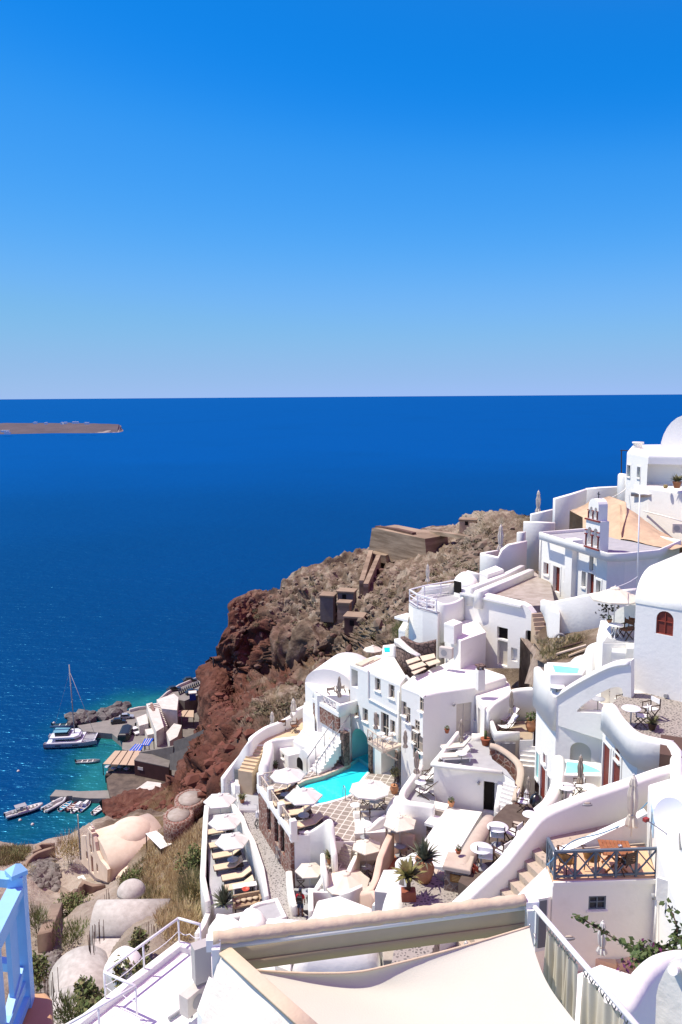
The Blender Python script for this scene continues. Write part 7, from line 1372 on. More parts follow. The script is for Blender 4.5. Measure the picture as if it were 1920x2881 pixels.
# ---- odds and ends
def bag(x, y, D_, lab):
    mb = MB(); rng = random.Random(3); prof = [(.02, 0), (.28, .05), (.36, .25), (.3, .5), (.12, .66), (.05, .7), (.1, .78), (0, .76)]; n = 14
    vs = [((q*(1+.18*rng.uniform(-1, 1)))*math.cos(2*math.pi*k/n), (q*(1+.18*rng.uniform(-1, 1)))*math.sin(2*math.pi*k/n), z+.03*rng.uniform(-1, 1)) for q, z in prof for k in range(n)]
    c = PD(x, y, D_); mb.add([c+Vector(v) for v in vs], [(i*n+k, i*n+(k+1) % n, (i+1)*n+(k+1) % n, (i+1)*n+k) for i in range(len(prof)-1) for k in range(n)], True); obj('bin_bag', mb, mat('bin_bag_plastic', (.012, .012, .013), None, rough=.25, spec=.6), None, lab, 'bag')
bag(1508, 2272, 38.3, 'shiny black bin bag beside the red door')
r_ = root('satellite_dish', PD(1888, 2300, 24.5), 'white satellite dish on the wall of the large right-hand house', 'satellite dish'); dv = Vector((-.62, -.62, .48)).normalized(); xq = dv.cross(V(0, 0, 1)).normalized(); yq = xq.cross(dv); mb = MB(); vs = []
for i in range(6):
    q = i/5
    for k in range(28): a = 2*math.pi*k/28; vs.append(PD(1890, 2298, 24.4)+xq*.5*q*math.cos(a)+yq*.56*q*math.sin(a)+dv*(.13*q*q))
f = [(i*28+k, i*28+(k+1) % 28, (i+1)*28+(k+1) % 28, (i+1)*28+k) for i in range(5) for k in range(28)]; mb.add(vs, f, True); mb.add([v-dv*.015 for v in vs], [t[::-1] for t in f], True)
obj('reflector', mb, mat('dish_grey', (.74, .75, .77), None, rough=.5), r_, fix=False); c0 = PD(1890, 2298, 24.4); l1 = PD(1878, 2347, 24.2); l2 = PD(1818, 2306, 23.7)
obj('feed_arm', MB().tube([l1, l2], .02, 6), STEEL, r_); obj('receiver', MB().box(l2, (.16, .12, .1), .5), mat('red_plastic', (.30, .04, .03), None, rough=.4), r_); obj('mast', MB().tube([c0-dv*.1, PD(1912, 2330, 25), PD(1914, 2390, 25.4)], .03, 8), STEEL, r_)
obj('rope', MB().tube(spline([P(1540, 2434, -15.2), PD(1610, 2368, 28.6), PD(1700, 2342, 29), PD(1770, 2308, 29.6), PD(1822, 2258, 30.6)], 6), .02, 6), mat('blue_rope', (.10, .25, .38), None, rough=.8), None, 'blue rope slung from the balcony railing to the dish house wall', 'rope')
obj('sagging_rope', MB().tube(spline([PD(1700, 1402, 76), PD(1720, 1400, 75.5), PD(1745, 1388, 75), PD(1762, 1374, 75.5)], 6), .05, 6), WHITE2, None, 'white rope sagging along the boundary wall by the ridge house', 'rope')
r_ = root('lamp_pole', PD(1794, 1640, 50), 'tall thin white pole rising in front of the ridge house', 'pole'); obj('shaft', MB().tube([PD(1793, 1668, 50), PD(1801, 1366, 50)], [.05, .035], 8), WMETAL, r_); obj('top_cap', MB().tube([PD(1801, 1366, 50), PD(1801.5, 1340, 50)], .02, 6), GREYP, r_)
obj('cable', MB().tube(spline([PD(1795, 1622, 48), PD(1770, 1638, 46), PD(1735, 1652, 43)], 5), .02, 5), WMETAL, None, 'white cable slung from the pole to the large cream parasol', 'cable')
r_ = root('pool_ladder', P(990, 2245, -26.7), 'bent steel pool ladder at the pool rim', 'ladder')
for k in (0, 1): q = P(972+26*k, 2252-3*k, -26.7); obj('handrail', MB().tube(spline([q, q+V(0, .05, .75), q+V(-.1, .4, .85), q+V(-.15, .75, .3), q+V(-.15, .8, -.8)], 5), .03, 7), STEEL, r_)
for x, y, D_, lab in ((1653, 2266, 30.9, 'oval bulkhead lamp on the winding wall'), (1601, 2642, 25.6, 'oval bulkhead lamp low on the balcony house wall')):
    r_ = root('bulkhead_lamp', PD(x, y, D_), lab, 'lamp', 'oval bulkhead lamps'); c = PD(x, y, D_-.1); obj('housing', MB().lathe([(.16, 0), (.15, .05), (.1, .08)], 16, c, sx=1.25, sy=.5), GREYP, r_); obj('lens', MB().lathe([(.12, .08), (.08, .11), (0, .12)], 14, c, sx=1.2, sy=.45), TAUPE, r_)
obj('wall_vent_pipe', MB().tube([PD(1838, 2515, 26.1), PD(1840, 2530, 26.1)], .06, 10), GREYP, None, 'short grey pipe stub high on the balcony house corner', 'pipe')
pn = root('wall_painting', PD(1845, 2320, 27), 'blue and white painted panel with small figure on the dish house wall', 'painting'); A_, B_ = PD(1822, 2262, 31), PD(1851, 2470, 26.4); d_, n_, rz_ = face(A_, B_); c = onplane(1838, 2308, A_, B_)
obj('panel', MB().box(c+n_*.02, (1.0, .03, .8), rz_), mat('painted_blue', (.25, .50, .68), (.62, .75, .82), 2.5, .8), pn); obj('figure', MB().box(c+n_*.04+V(0, 0, .12), (.18, .02, .3), rz_), mat('painted_figure', (.45, .28, .18), (.1, .1, .12), 6, .8), pn)
# menu boards, hotel sign posts, lane trolley
r_ = root('menu_board', P(1330, 2502, -19.1), 'dark red folding board beside the stone pillar', 'board', None, .5)
for s in (-1, 1): obj('panel', MB().box((s*.09, 0, .5), (.04, .42, 1.0)), REDWOOD, r_, local=True)
r_ = root('lane_trolley', P(790, 2420, -29.7), 'metal trolley with bottles parked by the stone wall in the lane', 'trolley', None, .4)
obj('frame', MB().box((0, 0, .85), (.6, .5, .04)), STEEL, r_, local=True); obj('shelf', MB().box((0, 0, .3), (.6, .5, .03)), STEEL, r_, local=True)
for k in range(4): obj('leg', MB().beam((.27*(1 if k % 2 else -1), .22*(1 if k > 1 else -1), 0), (.27*(1 if k % 2 else -1), .22*(1 if k > 1 else -1), 1.1), .03, .03, up=(0, 1, 0)), STEEL, r_, local=True)
r_ = root('bicycle_rack', P(728, 2318, -29.7), 'thin metal stand with black wheels by the stone house front', 'cart', None, 1.2)
for k in (-1, 1): obj('wheel', MB().tube([(k*.3+.22*math.cos(a*math.pi/6), 0, .24+.22*math.sin(a*math.pi/6)) for a in range(13)], .04, 6), BLACK, r_, local=True)
obj('frame', MB().tube([(-.3, 0, .24), (-.1, 0, .8), (.3, 0, .24)], .025, 6), STEEL, r_, local=True); obj('handle', MB().tube([(-.1, 0, .8), (-.15, 0, 1.5), (-.15, .2, 1.5)], .025, 6), STEEL, r_, local=True); obj('basket', MB().box((.1, 0, .7), (.4, .35, .4)), WMETAL, r_, local=True)
# ---------------------------------------------------------------- far island
def strip(name, top, bot, dz, m, amp=2.0, seed=5):          # low island: shore points on the sea, top edge dz above and set back
    n = 60; T, Bm = pline(top, n), pline(bot, n); g = []
    for k in range(n):
        b = P(Bm[k][0], Bm[k][1], SEA-.3); t = PD(T[k][0], T[k][1], b.length*1.02); t2 = PD(T[k][0], T[k][1]+1.0, b.length*1.12); g.append([b, b*.35+t*.65, t, t2, V(t2.x*1.1, t2.y*1.1, SEA-1)])
    a = np.array([[list(p) for p in r] for r in g]).transpose(1, 0, 2); q = a.reshape(-1, 3); q[:, 2] += (fbm(q*.02, 3, seed)*amp*(q[:, 2] > SEA+2)); q[:, 1] += fbm(q*.015, 3, seed+2)*amp*6*(q[:, 2] > SEA+.5)
    mb = MB(); i = (np.arange(4)[:, None]*n+np.arange(n-1)[None]).ravel(); mb.add(q, np.stack([i, i+1, i+n+1, i+n], 1).tolist(), True); o = obj(name, mb, m, None, fix=False); o['kind'] = 'structure'; return o
strip('island', [(-40, 1191), (100, 1190), (200, 1190), (290, 1192), (335, 1194)], [(-40, 1223), (60, 1221), (150, 1219), (250, 1219), (330, 1217)], 28, mat('far_scrub', (.105, .082, .085), (.08, .062, .066), .02, .95))  # mauve tint of distant haze is mixed into the scrub colour
strip('island_cliff', [(195, 1209), (225, 1199), (260, 1195), (335, 1195), (341, 1200), (347, 1210)], [(195, 1219), (225, 1219), (260, 1219), (300, 1218), (335, 1217), (352, 1214)], 22, mat('far_cliff', (.09, .07, .075), (.30, .26, .22), .05, .95, contrast=(.42, .6)), 3.0, 9)
strip('island_shore', [(-40, 1221), (120, 1218.3), (250, 1218), (367, 1210.5)], [(-40, 1223), (120, 1220.5), (250, 1219.7), (367, 1212.5)], 1, mat('surf_sand', (.50, .45, .38), (.62, .58, .52), .05, .95), .3)
for x, y, w_, l in ((100, 1189, 9, 'tiny pale house at the seaward end of the far island ridge'), (130, 1190, 7, 'tiny white hut alone on the far island ridge'), (175, 1190, 6, 'smallest white hut on the far island ridge'), (185, 1189, 8, 'white hut beside the smallest one on the far island'), (213, 1188, 16, 'widest white building on the far island'), (245, 1190, 12, 'white house nearest the island cliff'), (15, 1212, 22, 'pale harbour sheds on the far island shore'), (22, 1218, 16, 'white shed by the water on the far island')):
    c = PD(x, y+1.5, 2150); s = 2150/2250; h_ = root('island_house', c-V(0, 0, 3), l, 'house', 'houses on the far island'); obj('wall', MB().box(c, (w_*s, 8, 5)), WHITE2, h_); obj('roof', MB().box(c+V(0, 0, 2.8), (w_*s*1.04, 8.4, .6)), WHITE2, h_)
# ---------------------------------------------------------------- harbour below the red cliff
zq = -98.2
QUAY = mat('quay_concrete', (.24, .225, .20), (.19, .18, .16), .4, .9); CONC = mat('weathered_concrete', (.14, .125, .11), (.19, .17, .15), .5, .95, .3, 3)
terrace('quay', [(219, 2041), (285, 2030), (350, 2002), (411, 1990), (440, 1985), (480, 2060), (470, 2110), (365, 2113), (344, 2108), (345, 2088), (316, 2064), (282, 2061), (235, 2057)], zq, -104, QUAY)
terrace('quay_yard', [(478, 2000), (560, 1960), (585, 2080), (580, 2200), (470, 2190), (470, 2110), (484, 2060)], -98.9, -104, MATS['weathered_concrete'])
terrace('jetty', [(141, 2240), (157, 2222), (222, 2226), (316, 2223), (345, 2225), (350, 2252), (325, 2246), (250, 2246), (205, 2242), (204, 2239), (190, 2239), (188, 2241)], -98.7, -103, QUAY)
terrace('harbour_bank', [(300, 2190), (330, 2165), (380, 2150), (480, 2190), (540, 2180), (520, 2260), (420, 2260), (340, 2265), (310, 2240)], -97.4, -104, mat('dark_shore_rock', (.07, .055, .045), (.14, .11, .085), .5, .95, .6, 2))
terrace('upper_road', [(448, 1966), (500, 1930), (566, 1900), (570, 1950), (520, 1972), (500, 1968), (492, 1954)], -94.5, -104, QUAY)
# rocks
def rock_mb(seed, r=1.0, c=(0, 0, 0), mb=None, flat=.7):
    rng = random.Random(seed); t = (1+5**.5)/2; vs = [(-1, t, 0), (1, t, 0), (-1, -t, 0), (1, -t, 0), (0, -1, t), (0, 1, t), (0, -1, -t), (0, 1, -t), (t, 0, -1), (t, 0, 1), (-t, 0, -1), (-t, 0, 1)]
    fs = [(0, 11, 5), (0, 5, 1), (0, 1, 7), (0, 7, 10), (0, 10, 11), (1, 5, 9), (5, 11, 4), (11, 10, 2), (10, 7, 6), (7, 1, 8), (3, 9, 4), (3, 4, 2), (3, 2, 6), (3, 6, 8), (3, 8, 9), (4, 9, 5), (2, 4, 11), (6, 2, 10), (8, 6, 7), (9, 8, 1)]
    q = Matrix.Rotation(rng.random()*6.28, 3, 'Z') @ Matrix.Rotation(rng.random()*3, 3, 'X'); sx, sy, sz = rng.uniform(.7, 1.3), rng.uniform(.7, 1.3), flat*rng.uniform(.7, 1.2)
    return (mb or MB()).add([Vector(c)+Vector(((w := q @ (Vector(v)*r*.52*rng.uniform(.75, 1.2))).x*sx, w.y*sy, w.z*sz)) for v in vs], fs)
BOUL = mat('dark_boulder', (.075, .07, .065), (.19, .175, .16), .8, .95, .4, 4)
bo = [obj('boulder', rock_mb(k, 1.7), BOUL, None, local=True) for k in range(5)]; rng = random.Random(8); cnt = 0
while cnt < 72:
    x = rng.uniform(194, 352); t = (x-194)/158; y = rng.uniform(2012-24*t, 2040-34*t) if x < 330 else rng.uniform(1986, 2002); o = bo[cnt] if cnt < 5 else dup(bo[cnt % 5])
    o.location = P(x, y, zq-.5+rng.uniform(-.6, 1.3)); o.rotation_euler = (0, 0, rng.random()*6); s = rng.uniform(.7, 1.35); o.scale = (s, s, s); tag(o, 'dark boulder heaped in the breakwater beside the quay', 'boulder', 'breakwater boulders'); cnt += 1
# houses and walls
BROWN = mat('brown_render', (.075, .032, .028), (.06, .026, .022), 1, .9); HW = mat('harbour_white', (.62, .58, .52), (.52, .48, .42), .6, .9)
r_, w_, _ = house('tavern_house', 'dark red-brown harbour house with grey flat roof', [(378, 2138), (475, 2158), (482, 2128), (395, 2118)], -93.2, -99, .05, wall=BROWN, roof=CONC); A, B = P(378, 2138, -93.2), P(475, 2158, -93.2); d, n, rz = face(A, B)
obj('plinth', MB().box((A+B)/2+n*.2-V(0, 0, 5.0), ((B-A).length, .6, 1.3), rz), CONC, r_); obj('signboard', MB().box(onplane(396, 2162, A, B)+n*.08, (1.6, .1, .8), rz), HW, r_)
for pts, D1, D2, l in (([(392, 2117), (440, 2109), (488, 2100), (486, 2140), (392, 2136)], 214, 206, 'grey concrete retaining wall directly behind the red-brown harbour house'), ([(489, 2086), (530, 2072), (575, 2052), (566, 2092), (540, 2104), (487, 2118)], 206, 196, 'upper grey retaining wall running into the red cliff'), ([(478, 2122), (515, 2108), (545, 2098), (532, 2170), (478, 2166)], 203, 192, 'lower grey retaining wall beside the red cliff foot')):
    obj('retaining_wall', plate_mb(pts, PD(pts[0][0], pts[0][1], D1), PD(pts[2][0], pts[2][1], D2), 1.0), CONC, None, l, 'wall')
house('white_harbour_house', 'white stepped harbour house with outside stair', [(412, 1980), (428, 1976), (447, 1992), (462, 2045), (440, 2058), (425, 2020)], -93.5, -99, .1, wall=HW); house('white_terrace_house', 'broad white harbour terrace under the upper road', [(441, 1968), (490, 1951), (503, 1962), (499, 1998), (456, 1993)], -93.0, -99, .1, wall=HW)
house('small_white_house', 'small white flat-roofed shed beside parked scooters', [(384, 2019), (412, 2008), (418, 2035), (392, 2042)], -95.2, -99, .05, wall=HW); house('small_white_house', 'low white shed beside the stacked goods on the quay', [(408, 2052), (432, 2048), (440, 2062), (415, 2068)], -96.2, -99, .05, wall=HW); house('small_white_house', 'white house with sloping walls below the beige harbour canopy', [(468, 2060), (490, 2035), (512, 2040), (500, 2072), (478, 2085)], -95, -100, .05, wall=HW)
obj('harbour_stairs', stairs_mb(P(432, 1977, -92.5), P(457, 2044, -96.5), 14, 3.2, -99), HW, None, 'long harbour stair with a red side wall', 'stairs'); wallthing('red_stair_wall', 'red stone wall sloping beside the long harbour stair', [(427, 1979, -92.0), (436, 2008, -94), (450, 2046, -96.5)], .8, -99, mat('pinkish_stone', (.17, .10, .08), (.24, .16, .13), .8, .9), r=.1)
wallthing('road_parapet', 'white parapet along the seaward edge of the upper harbour road', [(448, 1966, -93.6), (470, 1946, -93.6), (505, 1925, -93.6), (562, 1901, -93.6)], .6, -98, HW); wallthing('quay_parapet', 'low pale wall at the root of the breakwater', [(365, 1994, -97.2), (390, 1988, -97.2), (413, 1986, -97.2)], .6, -99, HW)
def canopy(name, l, px, z, m, ribs, drop=3.2, rm=None):
    q = [P(x, y, z) for x, y in px]; r_ = root(name, q[0]-V(0, 0, drop), l, 'canopy'); obj('cloth', MB().prism([p.xy for p in q], z, z-.15, .02), m, r_)
    for k in range(1, ribs+1): t = k/(ribs+1); obj('rib', MB().beam(q[0]+(q[3]-q[0])*t+V(0, 0, .06), q[1]+(q[2]-q[1])*t+V(0, 0, .06), .18, .1), rm or DWOOD, r_)
    for p in q: obj('post', MB().beam(p-V(0, 0, drop), p, .18, .18, up=(0, 1, 0)), DWOOD, r_)
canopy('tavern_canopy', 'beige waterside canopy over the dark tavern tables', [(290, 2149), (324, 2112), (397, 2112), (380, 2153)], -94.9, mat('beige_awning', (.48, .36, .25), (.44, .33, .23), 1, .9), 3)
BA = mat('blue_awning', (.012, .085, .50), None, rough=.8); canopy('blue_canopy', 'bright blue striped canopy on the quay, larger of the two', [(398, 2097), (408, 2078), (433, 2077), (420, 2097)], -95, BA, 3, 3.2, HW); canopy('blue_canopy', 'smaller bright blue striped canopy next to the tavern canopy', [(362, 2113), (382, 2093), (407, 2093), (395, 2114)], -95.2, BA, 3, 3.0, HW)
canopy('beige_canopy', 'beige canopy below the broad white harbour terrace', [(466, 2012), (500, 1998), (546, 1998), (545, 2018)], -95.2, MATS['beige_awning'], 2); obj('white_canopy', MB().prism([P(368, 2240, -95).xy, P(415, 2206, -95).xy, P(455, 2211, -95).xy, P(452, 2226, -95).xy], -94.2, -94.5, .05), HW, None, 'large white tilted boat cover on the rocks by the jetty', 'boat cover')
for k, (x, y) in enumerate(((305, 2172), (322, 2176), (340, 2172), (358, 2177))): put(T_G, x, y, -98.0, ['tavern table nearest the water', 'second tavern table from the water', 'tavern table by the canopy post', 'tavern table nearest the red-brown house'][k], 0, 2.2, 'table', 'tavern tables'); 
terrace('tavern_floor', [(296, 2182), (312, 2150), (385, 2150), (376, 2188)], -98.0, -103, mat('dark_timber', (.06, .04, .03), None, rough=.9))
# cars and scooters
def make_car(col, name='parked_car'):
    r = root(name, (0, 0, 0), 'car', 'car'); m = mat('car_paint_'+name, col, None, rough=.25, spec=.6)
    def ext(pr, w, mm, nm, sh=0):
        k = len(pr); vs = [(x, -w, z) for x, z in pr]+[(x, w, z) for x, z in pr]; return obj(nm, MB().add(vs, [tuple(range(k)), tuple(range(2*k-1, k-1, -1))]+[(i, k+i, k+(i+1) % k, (i+1) % k) for i in range(k)]), mm, r, local=True)
    ext([(-2.1, .3), (2.1, .3), (2.15, .65), (1.2, .85), (-1.9, .92), (-2.15, .7)], .86, m, 'body'); ext([(-1.7, .9), (1.05, .86), (.45, 1.38), (-1.2, 1.42)], .74, GLASS, 'window'); ext([(-1.2, 1.42), (.42, 1.38), (.3, 1.46), (-1.1, 1.48)], .7, m, 'roof')
    for sx in (-1.3, 1.3):
        for sy in (-.8, .8): obj('wheel', MB().tube([(sx, sy-.1, .32), (sx, sy+.1, .32)], .32, 10), BLACK, r, local=True)
    return r
CARD, CARW = make_car((.02, .021, .024), 'dark_car'), make_car((.7, .7, .7), 'white_car'); CARS = make_car((.30, .32, .34), 'silver_car')
for p, x, y, z, a, l in ((CARD, 334, 2034, zq, .25, 'dark car parked beside the breakwater, nearer the water'), (CARS, 356, 2021, zq, .2, 'dark grey car with pale roof parked next to the breakwater'), (CARW, 381, 2062, zq, -.9, 'small white car on the quay'), (CARD, 490, 1943, -94.5, .5, 'dark car at the lower end of the upper harbour road'), (CARD, 534, 1917, -94.5, .35, 'long dark car against the white road parapet'), (CARD, 541, 1951, -94.5, .6, 'dark car between the scooters and the blue kiosk')): put(p, x, y, z, l, a, 1.05, 'car', 'cars parked at the harbour')
def make_scooter():
    r = root('scooter', (0, 0, 0), 'scooter', 'scooter'); obj('body', MB().box((0, 0, .55), (1.3, .3, .4)).box((-.3, 0, .8), (.6, .28, .15)), BLACK, r, local=True); obj('handlebar', MB().beam((.55, -.3, 1.05), (.55, .3, 1.05), .06, .06).beam((.5, 0, .6), (.56, 0, 1.05), .08, .08), STEEL, r, local=True)
    for s in (-.6, .6): obj('wheel', MB().tube([(s, -.06, .27), (s, .06, .27)], .27, 9), BLACK, r, local=True)
    return r
SCO = make_scooter()
for k in range(11): put(SCO, 505+5.4*k, 1953-2.6*k, -94.5, 'dark scooter in the row parked along the upper harbour road', 1.9, 1.25, 'scooter', 'scooters in a row')
for k in range(6): put(SCO, 386+6*k, 2042+3.5*k, zq, 'scooter parked by the white sheds on the quay', 1.2+k, 1.3, 'scooter', 'scooters by the sheds')
r_ = root('blue_kiosk', P(543, 1968, -94.5), 'blue and white kiosk on the upper harbour road', 'kiosk'); c = P(543, 1968, -94.5); obj('booth', MB().box(c+V(0, 0, 1.1), (2, 1.8, 2.2), .2), mat('kiosk_blue', (.02, .04, .22), None, rough=.6), r_); obj('roof', MB().box(c+V(0, 0, 2.35), (2.5, 2.3, .3), .2), HW, r_)
c = P(352, 2072, zq); r_ = root('covered_boat', c, 'boat under black cover standing on the quay', 'boat'); mb = MB(); mb.prism([(c+V(*q, 0)).xy for q in ((-1.6, 3), (0, 4.2), (1.6, 3), (2.2, -3), (1.4, -4), (-1.0, -4))], zq+2.4, zq+.5, .8, 4); obj('cover', mb, BLACK, r_); obj('cradle', MB().box(c+V(0, 0, .25), (1.6, 5, .5)), STEEL, r_)
obj('street_lamp', MB().tube([P(514, 2072, -97), P(514, 2072, -97)+V(0, 0, 7)], .1, 6), BLACK, None, 'thin dark lamp post in front of the beige harbour canopy', 'lamp post'); obj('cliff_pipe', MB().tube([PD(602, 1884, 231), PD(606, 1930, 222), PD(614, 1985, 211), PD(621, 2030, 196)], .35, 6), mat('rust_brown', (.05, .03, .022), None, rough=.9), None, 'dark pipe running straight down the red spur', 'pipe')
obj('net_pole', MB().tube([PD(603, 1890, 229), PD(600, 1850, 229)], .18, 6), BLACK, None, 'dark pole on the shoulder of the red spur', 'pole')
# ---------------------------------------------------------------- boats
def hull_mb(L, w, h, bow=1.0, n=12, tr=.75):                # open hull along +x, keel at z = 0, sheer h
    secs = []
    for i in range(n+1):
        t = i/n; x = -L/2+L*t; b = w/2*(tr+(1-tr)*min(1, t*2.5))*(1-max(0, (t-.55)/.45)**2.2); sh = h*(1+.25*bow*max(0, (t-.5)*2)**2); secs.append([(x, -b, sh), (x, -b*.9, sh*.45), (x, 0, 0 if t < .8 else h*.5*(t-.8)/.2), (x, b*.9, sh*.45), (x, b, sh)])
    mb = MB(); vs = [p for s in secs for p in s]; mb.add(vs, [(i*5+j, i*5+j+1, (i+1)*5+j+1, (i+1)*5+j) for i in range(n) for j in range(4)]+[(0, 1, 2, 3, 4)], True); ins = [[(x, y*.82, z-.02*h if k in (0, 4) else h*.55) for k, (x, y, z) in enumerate(s)] for s in secs]; vi = [p for s in ins for p in s]
    mb.add(vi, [(i*5+j+1, i*5+j, (i+1)*5+j, (i+1)*5+j+1) for i in range(n) for j in range(4)], False, 1); o = len(vi)
    mb.add([p for s in secs for p in (s[0], s[4])]+[p for s in ins for p in (s[0], s[4])], [(2*i, 2*i+2, 2*(n+1)+2*i+2, 2*(n+1)+2*i) for i in range(n)]+[(2*i+1, 2*(n+1)+2*i+1, 2*(n+1)+2*i+3, 2*i+3) for i in range(n)]); return mb
def boat(px, py, rz, L, w, col, inn, label, kind='open', name='moored_boat', z=None):
    r = root(name, P(px, py, SEA-.15), label, 'boat', 'small boats in the harbour', rz); mh = mat('hull_%.2f_%.2f' % (col[0], col[2]), col, None, rough=.4); mi = mat('inside_%.2f_%.2f' % (inn[0], inn[2]), inn, None, rough=.7); h = .34*w
    if kind == 'rib':
        obj('hull', hull_mb(L*.95, w*.75, h, 1), [mh, mi], r, local=True, fix=False); obj('tube', MB().tube(spline([(-L/2, -w*.42, h), (L*.2, -w*.42, h), (L*.42, -w*.2, h*1.25), (L*.5, 0, h*1.35), (L*.42, w*.2, h*1.25), (L*.2, w*.42, h), (-L/2, w*.42, h)], 4), w*.13, 8), mh, r, local=True)
        obj('console', MB().box((-L*.05, 0, h+.5), (.7, .6, .9)), HW, r, local=True); [obj('seat', MB().box((-L*.2-.8*k, 0, h+.25), (.5, w*.5, .45)), GREYP, r, local=True) for k in range(2)]
        if L > 7: obj('sun_top', MB().box((-L*.08, 0, 2.3), (2.6, w*.75, .08)), GREYP, r, local=True); [obj('top_post', MB().beam((-L*.08+a*1.1, b*w*.3, h), (-L*.08+a*1.1, b*w*.3, 2.3), .05, .05, up=(0, 1, 0)), STEEL, r, local=True) for a in (-1, 1) for b in (-1, 1)]; [obj('bench', MB().box((L*.1+.9*k, 0, h+.25), (.4, w*.45, .4)), HW, r, local=True) for k in range(4)]
    else: obj('hull', hull_mb(L, w, h*1.1, 1), [mh, mi], r, local=True, fix=False); [obj('thwart', MB().box((-L*.25+L*.22*k, 0, h*.95), (.3, w*.72, .06)), HW, r, local=True) for k in range(3)]
    obj('outboard_motor', MB().box((-L/2-.15, 0, h+.35), (.35, .3, .6)).box((-L/2-.15, 0, h-.2), (.14, .1, .8)), BLACK, r, local=True)
    if kind == 'cuddy': obj('cabin', MB().prism([(-.3, -w*.3), (L*.3, -w*.2), (L*.3, w*.2), (-.3, w*.3)], h*1.1+.7, h, .1), mh, r, local=True)
WB = (.62, .62, .6)
boat(68, 2289, .62, 8.6, 2.5, (.40, .41, .42), (.55, .53, .5), 'long grey inflatable tour boat with sun top outside the jetty', 'rib'); boat(155, 2271, 1.05, 6.6, 2.4, (.50, .51, .50), (.45, .44, .42), 'grey inflatable boat moored at the tip of the jetty', 'rib'); boat(185, 2272, 1.2, 4.5, 1.7, WB, (.05, .35, .5), 'white rowing boat with turquoise inside at the jetty'); boat(203, 2274, 1.25, 4.3, 1.7, (.10, .07, .12), (.28, .13, .1), 'dark blue and red wooden boat at the jetty'); boat(220, 2276, 1.3, 4.5, 1.8, (.66, .66, .65), (.6, .6, .58), 'all white motorboat at the jetty', 'cuddy'); boat(240, 2273, 1.35, 4.9, 1.8, WB, (.03, .08, .3), 'white boat with blue canvas inside at the jetty', 'cuddy'); boat(281, 2281, 1.2, 5.1, 1.9, (.68, .68, .67), (.5, .49, .47), 'larger white boat nearest the red rocks'); boat(297, 2271, 2.0, 4.1, 1.7, (.6, .6, .6), (.5, .5, .5), 'small white boat tucked against the rocks', 'rib'); boat(249, 2147, .1, 6.6, 1.9, (.45, .45, .43), (.2, .2, .2), 'grey open boat anchored off the tavern canopy', 'open')
boat(190, 2044, .05, 9, 2.0, (.02, .08, .11), (.05, .1, .12), 'slim dark teal boat behind the catamaran stern', 'open')
# catamaran
cc = P(206, 2092, SEA-.2); r_ = root('sailing_catamaran', cc, 'large white sailing catamaran with tall mast moored at the quay', 'boat', None, .10); YW = mat('yacht_white', (.66, .67, .68), None, rough=.3, spec=.5); YG = mat('yacht_grey', (.30, .32, .36), None, rough=.3)
for s in (-1, 1): obj('hull', hull_mb(15, 2.0, 1.75, .6), [YG if s < 0 else YW, YW], r_, local=True, fix=False).location = (0, s*2.9, 0); obj('hull_window', MB().box((1.5, s*2.9+s*.93, 1.15), (1.6, .08, .28)).box((-3.4, s*2.9+s*.95, 1.15), (1.6, .08, .28)), GLASS, r_, local=True)
obj('deck', MB().prism([(-6.6, -3.6), (3.2, -3.6), (3.2, 3.6), (-6.6, 3.6)], 1.95, 1.3, .1), YW, r_, local=True); obj('trampoline', MB().box((5, 0, 1.6), (3.6, 4.6, .06)), GREYP, r_, local=True); obj('crossbeam', MB().beam((6.6, -3, 1.75), (6.6, 3, 1.75), .25, .25), YW, r_, local=True)
obj('cabin', MB().prism([(-5, -2.9), (1.2, -2.9), (2.6, -1.5), (2.6, 1.5), (1.2, 2.9), (-5, 2.9)], 3.0, 1.9, .3), YW, r_, local=True); obj('window_band', MB().prism([(-4.2, -2.95), (1.22, -2.96), (2.66, -1.5), (2.66, 1.5), (1.22, 2.96), (-4.2, 2.95)], 2.62, 2.15, .02), GLASS, r_, local=True); obj('cabin_roof', MB().prism([(-5.8, -3.1), (1.0, -3.1), (2.2, -1.8), (2.2, 1.8), (1.0, 3.1), (-5.8, 3.1)], 3.35, 2.95, .12), YW, r_, local=True)
obj('flybridge', MB().prism([(-4.5, -2.0), (-.6, -2.0), (-.6, 2.0), (-4.5, 2.0)], 4.3, 3.3, .15), GLASS, r_, local=True); obj('flybridge_top', MB().prism([(-5, -2.2), (-1.0, -2.2), (-.6, 2.2), (-5, 2.2)], 4.55, 4.42, .05), mat('boat_blue_top', (.12, .30, .38), None, rough=.6), r_, local=True); obj('mast', MB().tube([(.6, 0, 3), (.2, 0, 24)], .16, 8), GREYP, r_, local=True); obj('spreader', MB().beam((.4, -1.2, 13), (.4, 1.2, 13), .08, .06).beam((.3, -1.1, 18), (.3, 1.1, 18), .08, .06), GREYP, r_, local=True)
obj('boom', MB().tube([(.4, 0, 5.2), (-6.2, 0, 5.5)], .28, 8), mat('boom_cover', (.02, .05, .12), None, rough=.8), r_, local=True); obj('forestay', MB().tube([(6.6, 0, 1.8), (.2, 0, 22)], .06, 5), HW, r_, local=True); obj('backstay', MB().tube([(-6.4, 2.6, 1.8), (.2, 0, 22)], .025, 4), STEEL, r_, local=True)
